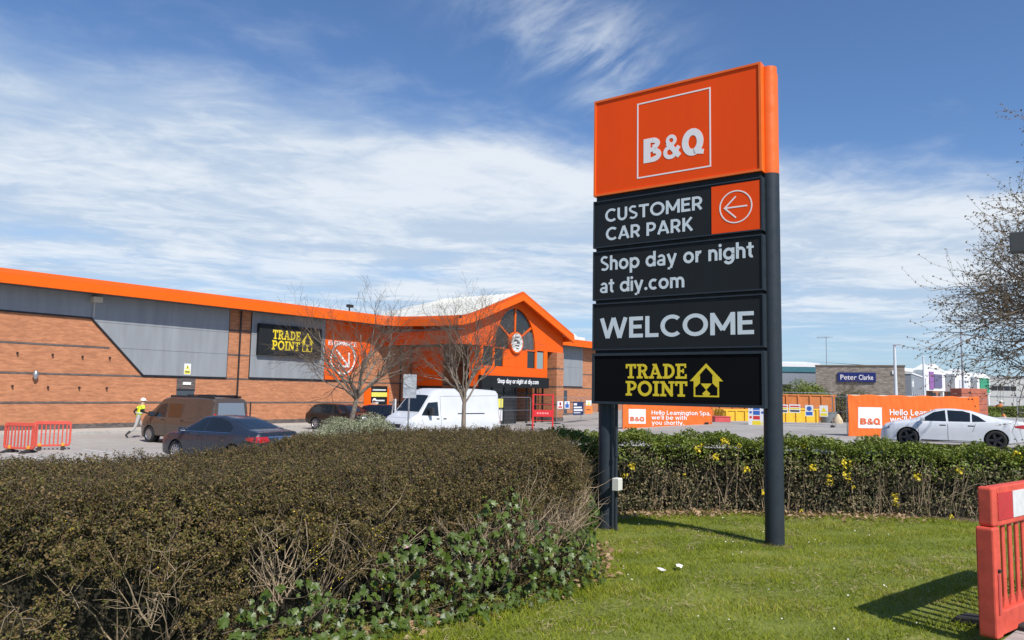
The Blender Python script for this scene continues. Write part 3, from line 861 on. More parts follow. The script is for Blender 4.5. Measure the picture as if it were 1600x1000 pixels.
# round sign over the door
ck = LB(); ck.v += [(cx + .80 * math.cos(2 * math.pi * i / 40), GY - .16, cz + .80 * math.sin(2 * math.pi * i / 40)) for i in range(40)] + [(cx + .80 * math.cos(2 * math.pi * i / 40), GY + .118, cz + .80 * math.sin(2 * math.pi * i / 40)) for i in range(40)]
ck.f += [tuple(range(40)), *[(i, i + 40, (i + 1) % 40 + 40, (i + 1) % 40) for i in range(40)]]
ckr = ck.build('round_sign', fasc)
MB().disc((cx - 25, cz), .70, GY - WY - .165, 40).build('dial', mat('dial_white', (.74, .74, .70), .5), ckr)
dk = mat('dial_print', (.05, .055, .06), .6)
MB().box(cx - 25 - .40, cx - 25 + .18, GY - WY - .172, GY - WY - .166, 6.10, 6.22).box(cx - 25 - .02, cx - 25 + .36, GY - WY - .172, GY - WY - .166, 5.96, 6.08).box(cx - 25 - .22, cx - 25 + .28, GY - WY - .172, GY - WY - .166, 5.74, 5.84).box(cx - 25 - .12, cx - 25 + .2, GY - WY - .172, GY - WY - .166, 5.55, 5.62).box(cx - 25 - .14, cx - 25 + .26, GY - WY - .172, GY - WY - .166, 6.4, 6.47).build('dial_print', dk, ckr)
# black fascia with lettering, doors under it
bf = LB().box(41.05, 49.45, GY - .14, GY + .2, 2.68, 3.49).build('door_fascia', facem)
word('Shop day or night at diy.com', 'sans', mat('lit_white', (.85, .85, .85), .5), bf, 42.8 - 25, 48.0 - 25, 2.98, .32, GY - WY - .141, .01)
LB().box(41.1, 41.28, GY + .2, GY + 1.1, 2.7, 5.57).build('facade_return', orpanel)
LB().box(41.1, 41.28, GY + .0, GY + 1.1, 0, 2.69).build('facade_return', trim)
for i, x in enumerate((41.3, 42.75, 44.2, 45.65, 47.1, 48.3, 49.25)):
    LB().box(x, x + .12, GY + .3, GY + .42, 0, 2.7).build('door_frame', trim)
LB().box(41.3, 49.37, GY + .3, GY + .42, 2.2, 2.3).build('door_frame', trim)
for a, c in ((41.42, 42.75), (42.87, 44.2), (44.32, 45.65)):
    LB().box(a, c, GY + .35, GY + .37, 0, 2.69).build('door_glass', glass)
# things on the glass: notices
rdn = mat('notice_red', (.55, .03, .03), .6); ywn = mat('notice_yellow', (.70, .66, .12), .6); whn = mat('notice_white', (.72, .72, .72), .6)
LB().box(41.9, 42.5, GY + .33, GY + .348, .3, 1.7).build('door_poster', rdn)
LB().box(41.5, 41.85, GY + .331, GY + .349, .2, 1.3).build('door_poster', mat('notice_blue', (.25, .42, .50), .6))
LB().box(43.4, 44.15, GY + .33, GY + .348, 1.2, 1.85).build('door_poster', ywn)
LB().box(43.1, 44.1, GY + .332, GY + .347, .25, 1.05).build('door_poster', whn)
# lobby interior behind the open bay
LB().box(44.4, 50.2, 36.9, 37.0, 0, 2.7).build('lobby_wall', brick)
LB().box(46.6, 46.75, 36.5, 36.88, 0, 2.7).box(47.6, 47.9, 36.5, 36.88, 0, 2.7).box(48.5, 48.62, 36.5, 36.88, 0, 2.7).build('lobby_frame', trim)
# brick block on the left of the lobby and the panelled side of it
LB().box(41.5, 44.2, 37.2, WY, 0, zb_ + .01).build('lobby_block', brick)
LB().box(41.42, 41.498, 37.25, WY - .01, 2.7, zb_ - .01).build('side_panel', orpanel)
LB().box(41.40, 41.497, 37.25, WY - .01, 2.3, 2.69).build('side_trim', trim)
LB().box(41.49, 44.22, 37.187, 37.199, 2.78, 2.88).build('string_course', darkbrick)
LB().box(41.49, 44.22, 37.186, 37.198, 4.22, 4.32).build('string_course', darkbrick)
LB().box(40.0, 44.0, WY + .3, WY + .5, 0, 7.0).build('porch_back', orpanel)
LB().box(41.5, 51.0, WY - .3, WY, 0, 7.0).build('porch_back', brick)
# brick piers
LB().box(50.15, 51.15, 32.9, 34.6, 0, 5.56).build('brick_pier', brick)
LB().box(50.14, 51.17, 32.88, 34.62, 0, .42).build('plinth', darkbrick)
for z in (1.425, 2.834, 4.266): LB().box(50.138, 51.162, 32.888, 34.61, z - .05, z + .05).build('string_course', darkbrick)
LB().box(50.2, 51.1, 34.6, WY, 0, 5.5).build('lobby_side', brick)
# service door in the long wall
dr = LB().box(22.72, 23.78, WY - .015, WY - .001, 0, 2.1).build('service_door', mat('door_slate', (.05, .065, .08), .5))
LB().box(22.70, 23.80, WY - .03, WY - .016, 2.1, 2.17).build('frame', trim, dr)
MB().box(22.92 - 25, 23.5 - 25, -.02, -.0155, 1.50, 1.75).build('door_plate', mat('plate_pale', (.52, .66, .68), .5), dr)
LB().box(22.70, 23.82, WY - .016, WY - .002, 2.18, 2.82).build('louvre_surround', darkbrick)
LB().box(23.05, 23.52, WY - .07, WY - .017, 2.42, 2.58).build('bulkhead_lamp', mat('lamp_white', (.75, .75, .70), .5))
LB().box(61.9 + .9, 63.4, WY - .015, WY - .001, 0, 2.6).build('service_door', mat('door_slate', (.05, .065, .08), .5))
# wall fittings: lamps and brackets
lamp = LB().box(17.75, 18.2, WY - .45, WY - .02, 6.55, 6.82).box(17.95, 18.0, WY - .08, WY - .071, 5.8, 6.55); lamp.build('wall_floodlight', mat('lamp_cream', (.50, .46, .38), .5))
ol = LB().tube([(15.45, WY - .16, 2.55), (15.45, WY - .16, 2.72), (15.45, WY - .16, 2.9), (15.45, WY - .16, 2.98)], [.06, .13, .10, .03], 12).build('wall_lantern', mat('galv', (.38, .40, .42), .4, metal=.7), smooth=True)
for x, z in ((14.6, 3.73), (16.15, 3.72), (17.55, 3.70), (18.9, 3.70), (14.5, 2.15), (16.05, 2.13), (17.5, 2.13), (18.85, 2.12)):
    LB().box(x, x + .06, WY - .12, WY - .001, z, z + .1).build('wall_bracket', trim)
# downpipes
for x in (5.0, 26.5, 40.15, 69.5): LB().tube([(x, WY - .09, .1), (x, WY - .09, 7.0)], .05, 8).build('downpipe', trim)
# roof plant
vt = MB().lathe([(0, .9), (.35, .85), (.62, .6), (.7, .3), (.7, 0)], 20, 'z').build('roof_vent', roofw, B, smooth=True)
vt.location = (67.5 - 25, 42.5 - WY, 7.75)
LB().box(67.0, 69.5, 42, 44, 7.6, 8.3).build('roof_unit', roofw)
cm = LB().tube([(34.9, 40.2, 7.5), (34.9, 40.2, 8.05)], .05, 8).box(34.7, 35.15, 40.05, 40.3, 8.0, 8.2); cm.build('roof_camera', trim)

# --- wall sign on the cladding, own thing
wy_ = WY - .36
W = thing('wall_sign', 'black box sign with yellow slab lettering mounted on the grey wall cladding', 'sign', (30.05, wy_, 4.36))
bx_ = MB().box(-2.40, 2.40, 0, .285, 0, 1.93).build('sign_box', facem, W, bevel=.02)
MB().box(-2.3, -1.2, .286, .31, .2, 1.7).build('bracket', trim, W)
word('TRADE', 'slab', yellow_v, bx_, -1.45, .65, 1.02, (1.60) - (1.02), -.001, .02)
word('POINT', 'slab', yellow_v, bx_, -1.48, .62, .36, (.94) - (.36), -.001, .02)
plates('house_emblem', house_logo(.72, 1.72, .34, 1.56), yellow_v, bx_, -.001, .02)
# warning sign over the service door
t_ = thing('hazard_sign', 'small white and yellow hazard sign on the grey cladding over the dark service door', 'sign', (23.25, PY0 - .002, 3.0))
MB().box(-.2, .2, -.008, 0, 0, .62).build('plate', whn, t_)
MB().box(-.18, .18, -.012, -.0085, .03, .26).build('yellow_field', ywn, t_)
plates('triangle', [[(-.16, .3), (.16, .3), (0, .57)]], ywn, t_, -.0085, .004)
plates('print', [[(-.02, .36), (.02, .36), (.02, .48), (-.02, .48)], [(-.13, .12), (.13, .12), (.13, .18), (-.13, .18)]], blackf, t_, -.013, .003)
# tall black and orange board by the tree
t_ = thing('notice_board', 'tall black, yellow and orange notice board on the brick wall behind the dark cars', 'sign', (37.9, WY - .06, .7))
MB().box(-1.25, 1.15, 0, .05, -.4, 1.75).build('backing', orpanel, t_)
bb = MB().box(-.62, .95, -.02, -.001, .1, 1.9).build('board', facem, t_)
MB().box(-.60, .93, -.028, -.021, 1.13, 1.45).build('yellow_strip', ywn, bb)
for z, w in ((1.62, 1.3), (.86, 1.2), (.68, .6), (.5, .9), (.34, .5)): MB().box(-.5, -.5 + w, -.026, -.021, z - .05, z + .05).build('print_line', lightgrey, bb)
# ------------------------------------------------------------------ plant helpers (numpy, one mesh each)
def np_mesh(name, verts, tris):
    me = bpy.data.meshes.new(name); nv, nt = len(verts), len(tris)
    me.vertices.add(nv); me.vertices.foreach_set('co', np.ascontiguousarray(verts, np.float32).ravel())
    me.loops.add(nt * 3); me.loops.foreach_set('vertex_index', np.ascontiguousarray(tris, np.int32).ravel())
    me.polygons.add(nt); me.polygons.foreach_set('loop_start', np.arange(0, nt * 3, 3, dtype=np.int32))
    try: me.polygons.foreach_set('loop_total', np.full(nt, 3, np.int32))
    except Exception: pass
    me.update(calc_edges=True)
    return me


def unit(a): return a / np.maximum(np.linalg.norm(a, axis=-1, keepdims=True), 1e-9)


def leaf_cloud(name, pos, nrm, size, m, parent=None, aspect=.55, fold=.16, axis=None, kind='stuff'):
    n = len(pos); nrm = unit(nrm)
    if axis is None: axis = rng.normal(size=(n, 3))
    a = unit(axis - nrm * np.sum(axis * nrm, -1, keepdims=True)); b = np.cross(nrm, a); s = size[:, None]
    v = np.stack([pos - a * s * .5, pos + b * s * aspect * .5 + nrm * s * fold - a * s * .05, pos + a * s * .5, pos - b * s * aspect * .5 + nrm * s * fold - a * s * .05], 1).reshape(-1, 3)
    i = np.arange(n)[:, None] * 4
    t = np.concatenate([i + np.array([[0, 2, 1]]), i + np.array([[0, 3, 2]])], 1).reshape(-1, 3)
    o = link_mesh(name, np_mesh(name, v, t), m, parent)
    if kind: o['kind'] = kind
    return o


def seg_mesh(name, segs, sides=3):
    S_ = np.asarray(segs, float)   # rows: p0(3) p1(3) r0 r1
    p0, p1, r0, r1 = S_[:, :3], S_[:, 3:6], S_[:, 6:7], S_[:, 7:8]
    d = unit(p1 - p0); ref = np.where(np.abs(d[:, 2:3]) < .9, np.array([[0, 0, 1.]]), np.array([[1., 0, 0]]))
    a = unit(np.cross(d, ref)); b = np.cross(d, a); n = len(S_); vs = []
    for p, r in ((p0, r0), (p1, r1)):
        for k in range(sides):
            t = 2 * math.pi * k / sides; vs.append(p + (a * math.cos(t) + b * math.sin(t)) * r)
    v = np.stack(vs, 1).reshape(-1, 3); i = np.arange(n)[:, None] * 2 * sides; T = []
    for k in range(sides):
        j = (k + 1) % sides; T += [i + np.array([[k, sides + j, sides + k]]), i + np.array([[k, j, sides + j]])]
    return np_mesh(name, v, np.concatenate(T, 1).reshape(-1, 3))


def sines(x, y, z=0, s=1.0, seed=0):
    """cheap smooth noise in -1..1"""
    r_ = np.random.default_rng(seed); out_ = 0; amp = 0
    for k in range(6):
        f = r_.normal(size=3) * s * (1 + k * .6); ph = r_.uniform(0, 6.28); a = 1 / (1 + k * .5)
        out_ = out_ + a * np.sin(f[0] * x + f[1] * y + f[2] * z + ph); amp += a
    return out_ / amp * 1.6


def chaikin(p, it=2):
    p = np.asarray(p, float)
    for _ in range(it):
        q = np.roll(p, -1, 0); p = np.stack([p * .75 + q * .25, p * .25 + q * .75], 1).reshape(-1, 2)
    return p


def in_poly(P, x, y):
    c = np.zeros(len(x), bool); j = len(P) - 1
    for i in range(len(P)):
        xi, yi, xj, yj = *P[i], *P[j]
        m_ = ((yi > y) != (yj > y)) & (x < (xj - xi) * (y - yi) / (yj - yi + 1e-12) + xi); c ^= m_; j = i
    return c


bark_m = mat('bark_grey', (.21, .17, .13), .9, var=.3, vs=14, bump=.6, bs=40, stretch=(1, 1, .3))
twig_m = mat('twig_brown', (.125, .090, .062), .85, var=.25, vs=8)
stem_m = mat('hedge_stem', (.36, .27, .175), .85, var=.35, vs=5)
core_m = mat('hedge_shade_dark', (.020, .017, .009), 1.0, var=.4, vs=6)  # near-black colour stands in for the shade inside hedges and shrubs
hedge_leaf = leaf_mat('hedge_leaf_brown_olive', [(.0, (.040, .042, .008)), (.28, (.092, .086, .016)), (.52, (.150, .108, .032)), (.72, (.225, .142, .060)), (.88, (.135, .145, .024)), (1.0, (.27, .235, .06))], .55, .25, .3, (.7, .75, 3.0, .24))
ivy_leaf = leaf_mat('ivy_leaf', [(.0, (.020, .034, .004)), (.5, (.055, .090, .010)), (.85, (.100, .145, .020)), (1.0, (.20, .20, .05))], .42, .14, .42)
mixed_leaf = leaf_mat('shrub_leaf_green', [(.0, (.065, .100, .012)), (.5, (.150, .205, .024)), (.8, (.24, .28, .045)), (1.0, (.28, .21, .09))], .45, .25)
lower_leaf = leaf_mat('shrub_leaf_dull', [(.0, (.035, .045, .014)), (.4, (.085, .092, .030)), (.7, (.18, .135, .060)), (1.0, (.32, .24, .14))], .55, .15)
dry_leaf = leaf_mat('dry_leaf', [(.0, (.16, .09, .045)), (.5, (.33, .21, .11)), (1.0, (.50, .37, .23))], .8, .15)
yellow_fl = leaf_mat('yellow_petal', [(.0, (.62, .44, .01)), (1.0, (.85, .68, .04))], .5, .25)
silver_leaf = leaf_mat('silver_green_leaf', [(.0, (.17, .19, .10)), (.5, (.32, .34, .20)), (1.0, (.50, .50, .34))], .5, .2)


# ------------------------------------------------------------------ the big clipped hedge on the left
HP = chaikin([(-5, 6.4), (-1.5, 5.35), (1, 4.75), (2.6, 4.28), (4.0, 3.86), (4.9, 3.60), (5.45, 3.43), (5.72, 3.47), (6.5, 4.0), (7.4, 4.66), (8.1, 5.35), (8.4, 6.0), (8.05, 6.55), (7.2, 6.95), (5.7, 6.85), (4.2, 6.5), (3.0, 6.65), (1.5, 7.3), (-2, 8.6), (-5, 9.2)], 2)


def hedge_top(x, y): return 1.885 - .085 * smoothstep(5.6, 3.2, x) + .035 * sines(x, y, 0, 2.6, 5) + .025 * sines(x, y, 0, 7, 6)


def perimeter(P):
    q = np.roll(P, -1, 0); L = np.linalg.norm(q - P, axis=1); return q, L, np.concatenate([[0], np.cumsum(L)])


def side_points(P, n, keep, seed=1, topz=hedge_top, basez=.74, inward=.10):
    q, L, cum = perimeter(P)
    s = rng.uniform(0, cum[-1], n); k = np.clip(np.searchsorted(cum, s) - 1, 0, len(P) - 1); t = ((s - cum[k]) / L[k])[:, None]
    p = P[k] * (1 - t) + q[k] * t; d = unit(q[k] - P[k]); nn = np.stack([d[:, 1], -d[:, 0]], 1)
    u = rng.uniform(0, 1, n); zt = topz(p[:, 0], p[:, 1])
    rnd = np.where(p[:, 0] > 5.2, .13, .30)
    off = -rnd * np.clip((u - .70) / .30, 0, 1) ** 2.2 + .06 * np.sin(u * 3.1) + .085 * sines(p[:, 0] * 1.0, p[:, 1], u * 2, 3.4, seed) + .05 * sines(p[:, 0] * 1.0, p[:, 1], u * 4, 8.0, seed + 40) - np.abs(rng.normal(0, inward, n))
    ok = keep(p[:, 0], p[:, 1], u, nn)
    pos = np.concatenate([p + nn * off[:, None], (basez + (zt - basez) * u)[:, None]], 1)
    nr = np.concatenate([nn * (1 - .75 * np.clip((u - .7) / .3, 0, 1))[:, None], (.25 + .9 * np.clip((u - .7) / .3, 0, 1))[:, None]], 1)
    return pos[ok], nr[ok], u[ok]


hedge = thing('clipped_hedge', 'broad clipped brown-green hedge in the left foreground', 'hedge', (4, 5, .78))
HO = np.array((4, 5, .78))


def keep_left(x, y, u, nn):
    vis = (nn[:, 1] < .25) | (u > .72)
    gap = sines(x * 1.4, y * 1.4, u * 2.2, 2.4, 21)
    fan = np.exp(-((x - 5.0) / 1.15) ** 2) * (nn[:, 1] < 0)
    mid_ = np.exp(-((u - .55) / .24) ** 2)
    pk = 1 - mid_ * np.clip(.20 + .40 * gap + .62 * fan, 0, .96)
    pk = np.where(u < .25, pk * .65, pk)
    hol = sines(x * 2.6, y * 2.6, u * 3.4, 2.0, 27)
    pk = pk * np.where((hol < -.22) & (u < .74), .07, 1)
    return vis & (rng.uniform(size=len(x)) < pk) & (x > -2.5)


def sprigs(P, N, k=10, ln=(.06, .15)):
    """shoots with k leaves each from surface samples; returns leaf positions, normals, sizes and twig segments"""
    n = len(P); d = unit(N * .55 + np.array([[0, 0, .45]]) + rng.normal(0, .55, (n, 3))); L_ = rng.uniform(*ln, n)
    a = unit(np.cross(d, rng.normal(0, 1, (n, 3)))); b_ = np.cross(d, a)
    t_ = (np.arange(k) + .5) / k; ph = rng.uniform(0, 6.28, (n, 1)) + np.arange(k)[None] * 2.4
    side = a[:, None] * np.cos(ph)[..., None] + b_[:, None] * np.sin(ph)[..., None]
    lp = P[:, None] + d[:, None] * (L_[:, None] * (t_[None] - .35))[..., None] + side * .011
    ax = side + d[:, None] * .7; nn = unit(d[:, None] * .8 + rng.normal(0, .45, (n, k, 3)) + N[:, None] * .35)
    sg_ = np.concatenate([P - d * (L_ * .5)[:, None], P + d * (L_ * .66)[:, None], np.full((n, 1), .0022), np.full((n, 1), .001)], 1)
    return lp.reshape(-1, 3), nn.reshape(-1, 3), ax.reshape(-1, 3), sg_


pos, nr, uu = side_points(HP, 46000, keep_left)
ps2, nr2, _u = side_points(HP, 22000, lambda x, y, u, nn: (u > .58) & (x > -2.5) & ((nn[:, 1] < .3) | (u > .75)))
pos = np.concatenate([pos, ps2]); nr = np.concatenate([nr, nr2]); 
lp_, ln_, la_, tw1 = sprigs(pos, nr)
leaf_cloud('foliage', lp_ - HO, ln_, rng.uniform(.013, .027, len(lp_)), hedge_leaf, hedge, .55, .12, la_)
n = 46000
x = rng.uniform(-3, 8.5, n); y = rng.uniform(3.5, 9, n); ok = in_poly(HP, x, y); x, y = x[ok], y[ok]
# inset so the rounded shoulder takes over
dmin = np.min(np.stack([np.hypot(x - px, y - py) for px, py in HP[::1]]), 0)
ok = dmin > .05; x, y, dmin = x[ok], y[ok], dmin[ok]
z = hedge_top(x, y) - np.where(x > 5.0, .09, .24) * np.clip(1 - dmin / .36, 0, 1) ** 2 - np.abs(rng.normal(0, .045, len(x))) + np.where(rng.uniform(size=len(x)) < .04, rng.uniform(0, .05, len(x)), 0)
lp_, ln_, la_, tw2 = sprigs(np.stack([x, y, z - .02], 1), np.tile([[0., 0., 1.]], (len(x), 1)), 9, (.05, .11))
leaf_cloud('foliage_top', lp_ - HO, ln_, rng.uniform(.013, .026, len(lp_)), hedge_leaf, hedge, .55, .12, la_)
tw_ = np.concatenate([tw1, tw2]); tw_[:, :3] -= HO; tw_[:, 3:6] -= HO
o = link_mesh('shoots', seg_mesh('shoots', tw_, 3), twig_m, hedge); o['kind'] = 'stuff'
# solid block in near-black, the hedge's inner shade put into its colour
inner = []
cen = HP.mean(0)
def inset(P, d):
    q = np.roll(P, -1, 0); r_ = np.roll(P, 1, 0); t_ = unit(q - r_); nn = np.stack([t_[:, 1], -t_[:, 0]], 1); return P - nn * d
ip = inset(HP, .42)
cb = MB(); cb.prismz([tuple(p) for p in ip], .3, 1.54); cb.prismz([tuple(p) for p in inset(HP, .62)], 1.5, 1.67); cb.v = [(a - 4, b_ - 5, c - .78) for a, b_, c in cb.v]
cb.build('shade_core', core_m, hedge)
# woody stems fanning up inside the front, and stray whips
segs = []
q, L, cum = perimeter(HP)
def whip(p, d, length, r, n_, bend, out_, up=0.0):
    p = np.array(p, float); d = unit(np.array(d, float)); st = length / n_
    for k in range(n_):
        p2 = p + d * st; out_.append((*p, *p2, r * (1 - k / n_ * .75), r * (1 - (k + 1) / n_ * .75))); p = p2
        d = unit(d + rng.normal(0, bend, 3) + np.array((0, 0, up)))
    return p, d
def keep_all(x, y, u, nn): return (nn[:, 1] < .2) & (x > -1.5)
for i in range(240):
    s = rng.uniform(0, cum[-1]); k = min(np.searchsorted(cum, s) - 1, len(HP) - 1); k = max(k, 0); t_ = (s - cum[k]) / L[k]
    p = HP[k] * (1 - t_) + q[k] * t_; d = unit((q[k] - HP[k])[None])[0]; nn = np.array((d[1], -d[0]))
    if nn[1] > .25 or p[0] < -1.5: continue
    b0 = np.array((*(p - nn * rng.uniform(.12, .45)), .74 + rng.uniform(0, .15)))
    for j in range(3):
        dd = np.array((nn[0] * .35 + rng.normal(0, .35), nn[1] * .35 + rng.normal(0, .35), 1.0))
        e, ed = whip(b0, dd, rng.uniform(.5, .75), rng.uniform(.003, .007), 5, .16, segs)
        for jj in range(3): whip(e - ed * rng.uniform(0, .3), ed + rng.normal(0, .5, 3), rng.uniform(.14, .26), .0022, 3, .22, segs, .05)
# the bare fans in the middle of the front
for bx_, nst in ((4.55, 18), (4.95, 26), (5.4, 24), (3.9, 12), (5.75, 18), (3.2, 12), (2.4, 8), (6.4, 12)):
    k = int(np.argmin(np.hypot(HP[:, 0] - bx_, HP[:, 1] - (3.5 if bx_ > 4.4 else 4.0)))); d = unit((q[k] - HP[k])[None])[0]; nn = np.array((d[1], -d[0]))
    b0 = np.array((*(HP[k] - nn * .08), 1.02))
    for j in range(nst):
        lat = rng.normal(0, .55)
        dd = np.array((d[0] * lat + nn[0] * .16, d[1] * lat + nn[1] * .16, 1.0))
        e, ed = whip(b0 + rng.normal(0, .03, 3), dd, rng.uniform(.35, .62), rng.uniform(.0045, .009), 6, .13, segs)
        for jj in range(5): whip(e - ed * rng.uniform(0, .35), ed + rng.normal(0, .45, 3), rng.uniform(.12, .26), .0026, 3, .22, segs, .06)
# stray pale whips poking out over the front, leaning
for i in range(110):
    k = int(rng.integers(0, len(HP)));
    if not (-1 < HP[k][0] < 8.2) or HP[k][1] > 5.6: continue
    d = unit((q[k] - HP[k])[None])[0]; nn = np.array((d[1], -d[0]))
    b0 = np.array((*(HP[k] - nn * rng.uniform(-.03, .1)), rng.uniform(.85, 1.7)))
    whip(b0, (d[0] * rng.normal(0, .8) + nn[0] * .35, d[1] * rng.normal(0, .8) + nn[1] * .35, rng.uniform(-.1, .9)), rng.uniform(.12, .4), rng.uniform(.002, .0045), 4, .18, segs)
sg = np.array(segs); sg[:, :3] -= HO; sg[:, 3:6] -= HO
o = link_mesh('stems', seg_mesh('stems', sg, 4), stem_m, hedge); o['kind'] = 'stuff'
# tiny yellow flowers low on the left
pos, nr, uu = side_points(HP, 26000, lambda x, y, u, nn: (nn[:, 1] < 0) & (x < 4.2) & (x > -1) & (u < .9) & (sines(x * 2.4, y * 2, u * 4, 2.0, 33) > .50), inward=.02)
leaf_cloud('small_flowers', pos - HO, nr + rng.normal(0, .6, nr.shape), rng.uniform(.007, .013, len(pos)), yellow_fl, hedge, .9)

# ------------------------------------------------------------------ ivy at its foot
ivy = thing('ivy', 'glossy dark green ivy climbing along the foot of the clipped hedge', 'ivy', (5, 4, .78))
IO = np.array((5, 4, .78))
ivm = []
for var in range(5):
    lob = [(0, -.42), (.20, -.50), (.46, -.22), (.28, -.06), (.40, .20), (.14, .16), (0, .60), (-.14, .16), (-.40, .20), (-.28, -.06), (-.46, -.22), (-.20, -.50)]
    r_ = random.Random(var); vs = [(0, 0, -.04)] + [(a * r_.uniform(.85, 1.15), b_ * r_.uniform(.85, 1.1), r_.uniform(-.04, .05) + .10 * abs(a)) for a, b_ in lob]
    me = bpy.data.meshes.new('leaf'); me.from_pydata(vs, [], [(0, i, i % 12 + 1) for i in range(1, 13)]); me.update(); me.materials.append(ivy_leaf); ivm.append(me)


def ivy_keep(x, y, u, nn):
    lim = .60 - .20 * np.exp(-((x - 3.0) / 1.0) ** 2) + .20 * sines(x, y, 0, 3.4, 9) - .30 * np.clip((x - 6.0) / 1.0, 0, 1) - .5 * np.clip((3.3 - x) / 1.3, 0, 1)
    return (nn[:, 1] < .1) & (u < lim) & (x > 2.3)


pos, nr, uu = side_points(HP, 15000, ivy_keep, inward=.05)
pos[:, :2] += nr[:, :2] * (.05 + .16 * (1 - uu[:, None]) * rng.uniform(0, 1, (len(pos), 1)))
pos[:, 2] = np.maximum(pos[:, 2], lawn_z(pos[:, 0], pos[:, 1]) + .03)
# creeping on the ground in front
ng_ = 160; gx = rng.uniform(2.6, 5.4, ng_); gy = 4.98 - .285 * gx - np.abs(rng.normal(0, .10, ng_)) - .12
gp = np.stack([gx, gy, lawn_z(gx, gy) + rng.uniform(.02, .08, ng_)], 1)
pos = np.concatenate([pos, gp]); nr = np.concatenate([nr, np.tile([[-.2, -.4, .9]], (ng_, 1))])
dist_ = np.linalg.norm(pos - np.array((0, 0, 2.4)), axis=1); isz = rng.uniform(.030, .080, len(pos))
nn_ = unit(nr + np.array([[-.15, -.25, .35]]) + rng.normal(0, .38, nr.shape))
order = np.argsort(-(isz / dist_)); pick = order[:300]; rest = order[300:]


def ivy_matrix(i):
    n3 = Vector(nn_[i]); t_ = Vector((0, 0, -1)) + Vector(rng.normal(0, .45, 3)); t_ = (t_ - n3 * t_.dot(n3)).normalized(); b_ = t_.cross(n3)
    m_ = Matrix((b_, t_, n3)).transposed().to_4x4() @ Matrix.Scale(float(isz[i]), 4); m_.translation = Vector(pos[i] - IO); return m_


for c_, i in enumerate(pick):
    lf = bpy.data.objects.new('leaf', ivm[c_ % 5]); col.objects.link(lf); lf.parent = ivy; lf.matrix_basis = ivy_matrix(i)
av, at = [], []
for c_, i in enumerate(rest):
    me = ivm[c_ % 5]; m_ = ivy_matrix(i); k = len(av); av += [tuple(m_ @ v_.co) for v_ in me.vertices]; at += [(k, k + j, k + j % 12 + 1) for j in range(1, 13)]
o = link_mesh('small_leaves', np_mesh('small_leaves', np.array(av), np.array(at)), ivy_leaf, ivy); o['kind'] = 'stuff'
segs = []
for i in range(80):
    k = pick[i * 3 % len(pick)]; whip(pos[k] - np.array((0, 0, .05)), (rng.normal(0, 1), rng.normal(0, .4), rng.uniform(-.2, .5)), .4, .0035, 5, .25, segs)
sg = np.array(segs); sg[:, :3] -= IO; sg[:, 3:6] -= IO
o = link_mesh('stems', seg_mesh('stems', sg, 3), twig_m, ivy); o['kind'] = 'stuff'

# ------------------------------------------------------------------ flowering hedge behind the sign
line = np.array([(9.15, 6.3), (9.85, 5.2), (10.55, 4.05), (10.85, 3.0), (11.35, 2.1), (11.75, 1.3), (12.4, .1), (13.4, -1.8)])
def hedge_poly(line, w):
    t_ = unit(np.gradient(line, axis=0)); nn = np.stack([-t_[:, 1], t_[:, 0]], 1)   # towards +x
    return chaikin(np.concatenate([line, (line + nn * w)[::-1]]), 1), nn
RP, rnn = hedge_poly(line, 1.0)
_ar = np.sum(RP[:, 0] * np.roll(RP[:, 1], -1) - np.roll(RP[:, 0], -1) * RP[:, 1])
if _ar < 0: RP = RP[::-1].copy()
def rtop(x, y): return 1.775 - .07 * np.clip((3 - y) / 2, 0, 1) + .30 * smoothstep(.9, -.4, y) + .075 * sines(x, y, 0, 4.5, 14) + .05 * sines(x, y, 0, 11, 15)
fh = thing('flowering_hedge', 'ragged green hedge with yellow flowers behind the totem sign', 'hedge', (10.6, 3.6, .75)); FO = np.array((10.6, 3.6, .75))
vis_r = lambda nn, u: (nn[:, 0] < .35) | (u > .8)
pos, nr, uu = side_points(RP, 60000, lambda x, y, u, nn: vis_r(nn, u) & (u > .62) & (rng.uniform(size=len(x)) < np.clip((u - .55) * 2.6, 0, 1)), 3, rtop, .70, .09)
leaf_cloud('upper_leaves', pos - FO, nr + rng.normal(0, .6, nr.shape), rng.uniform(.025, .058, len(pos)), mixed_leaf, fh, .5)
pos, nr, uu = side_points(RP, 64000, lambda x, y, u, nn: vis_r(nn, u) & (u < .80) & (rng.uniform(size=len(x)) < np.clip(.55 + .38 * sines(x * 1.5, y * 1.5, u * 2.5, 2.6, 44), .06, .9)), 4, rtop, .70, .14)
leaf_cloud('lower_leaves', pos - FO, nr + rng.normal(0, .6, nr.shape), rng.uniform(.022, .055, len(pos)), lower_leaf, fh, .55)
n = 190000; x = rng.uniform(9, 14.5, n); y = rng.uniform(-2, 6.8, n); ok = in_poly(RP, x, y); x, y = x[ok], y[ok]
z = rtop(x, y) - np.abs(rng.normal(0, .06, len(x)))
leaf_cloud('top_leaves', np.stack([x, y, z], 1) - FO, np.array([[0, 0, 1.]]) + rng.normal(0, .6, (len(x), 3)), rng.uniform(.025, .06, len(x)), mixed_leaf, fh, .5)
ipr = inset(RP, .20); cb = MB(); cb.prismz([tuple(p) for p in ipr], .3, 1.45); cb.prismz([tuple(p) for p in inset(RP, .30)], 1.4, 1.60); cb.v = [(a - FO[0], b_ - FO[1], c - FO[2]) for a, b_, c in cb.v]; cb.build('shade_core', core_m, fh)  # the core block is coloured as the shade between the stems
segs = []; q, L, cum = perimeter(RP)
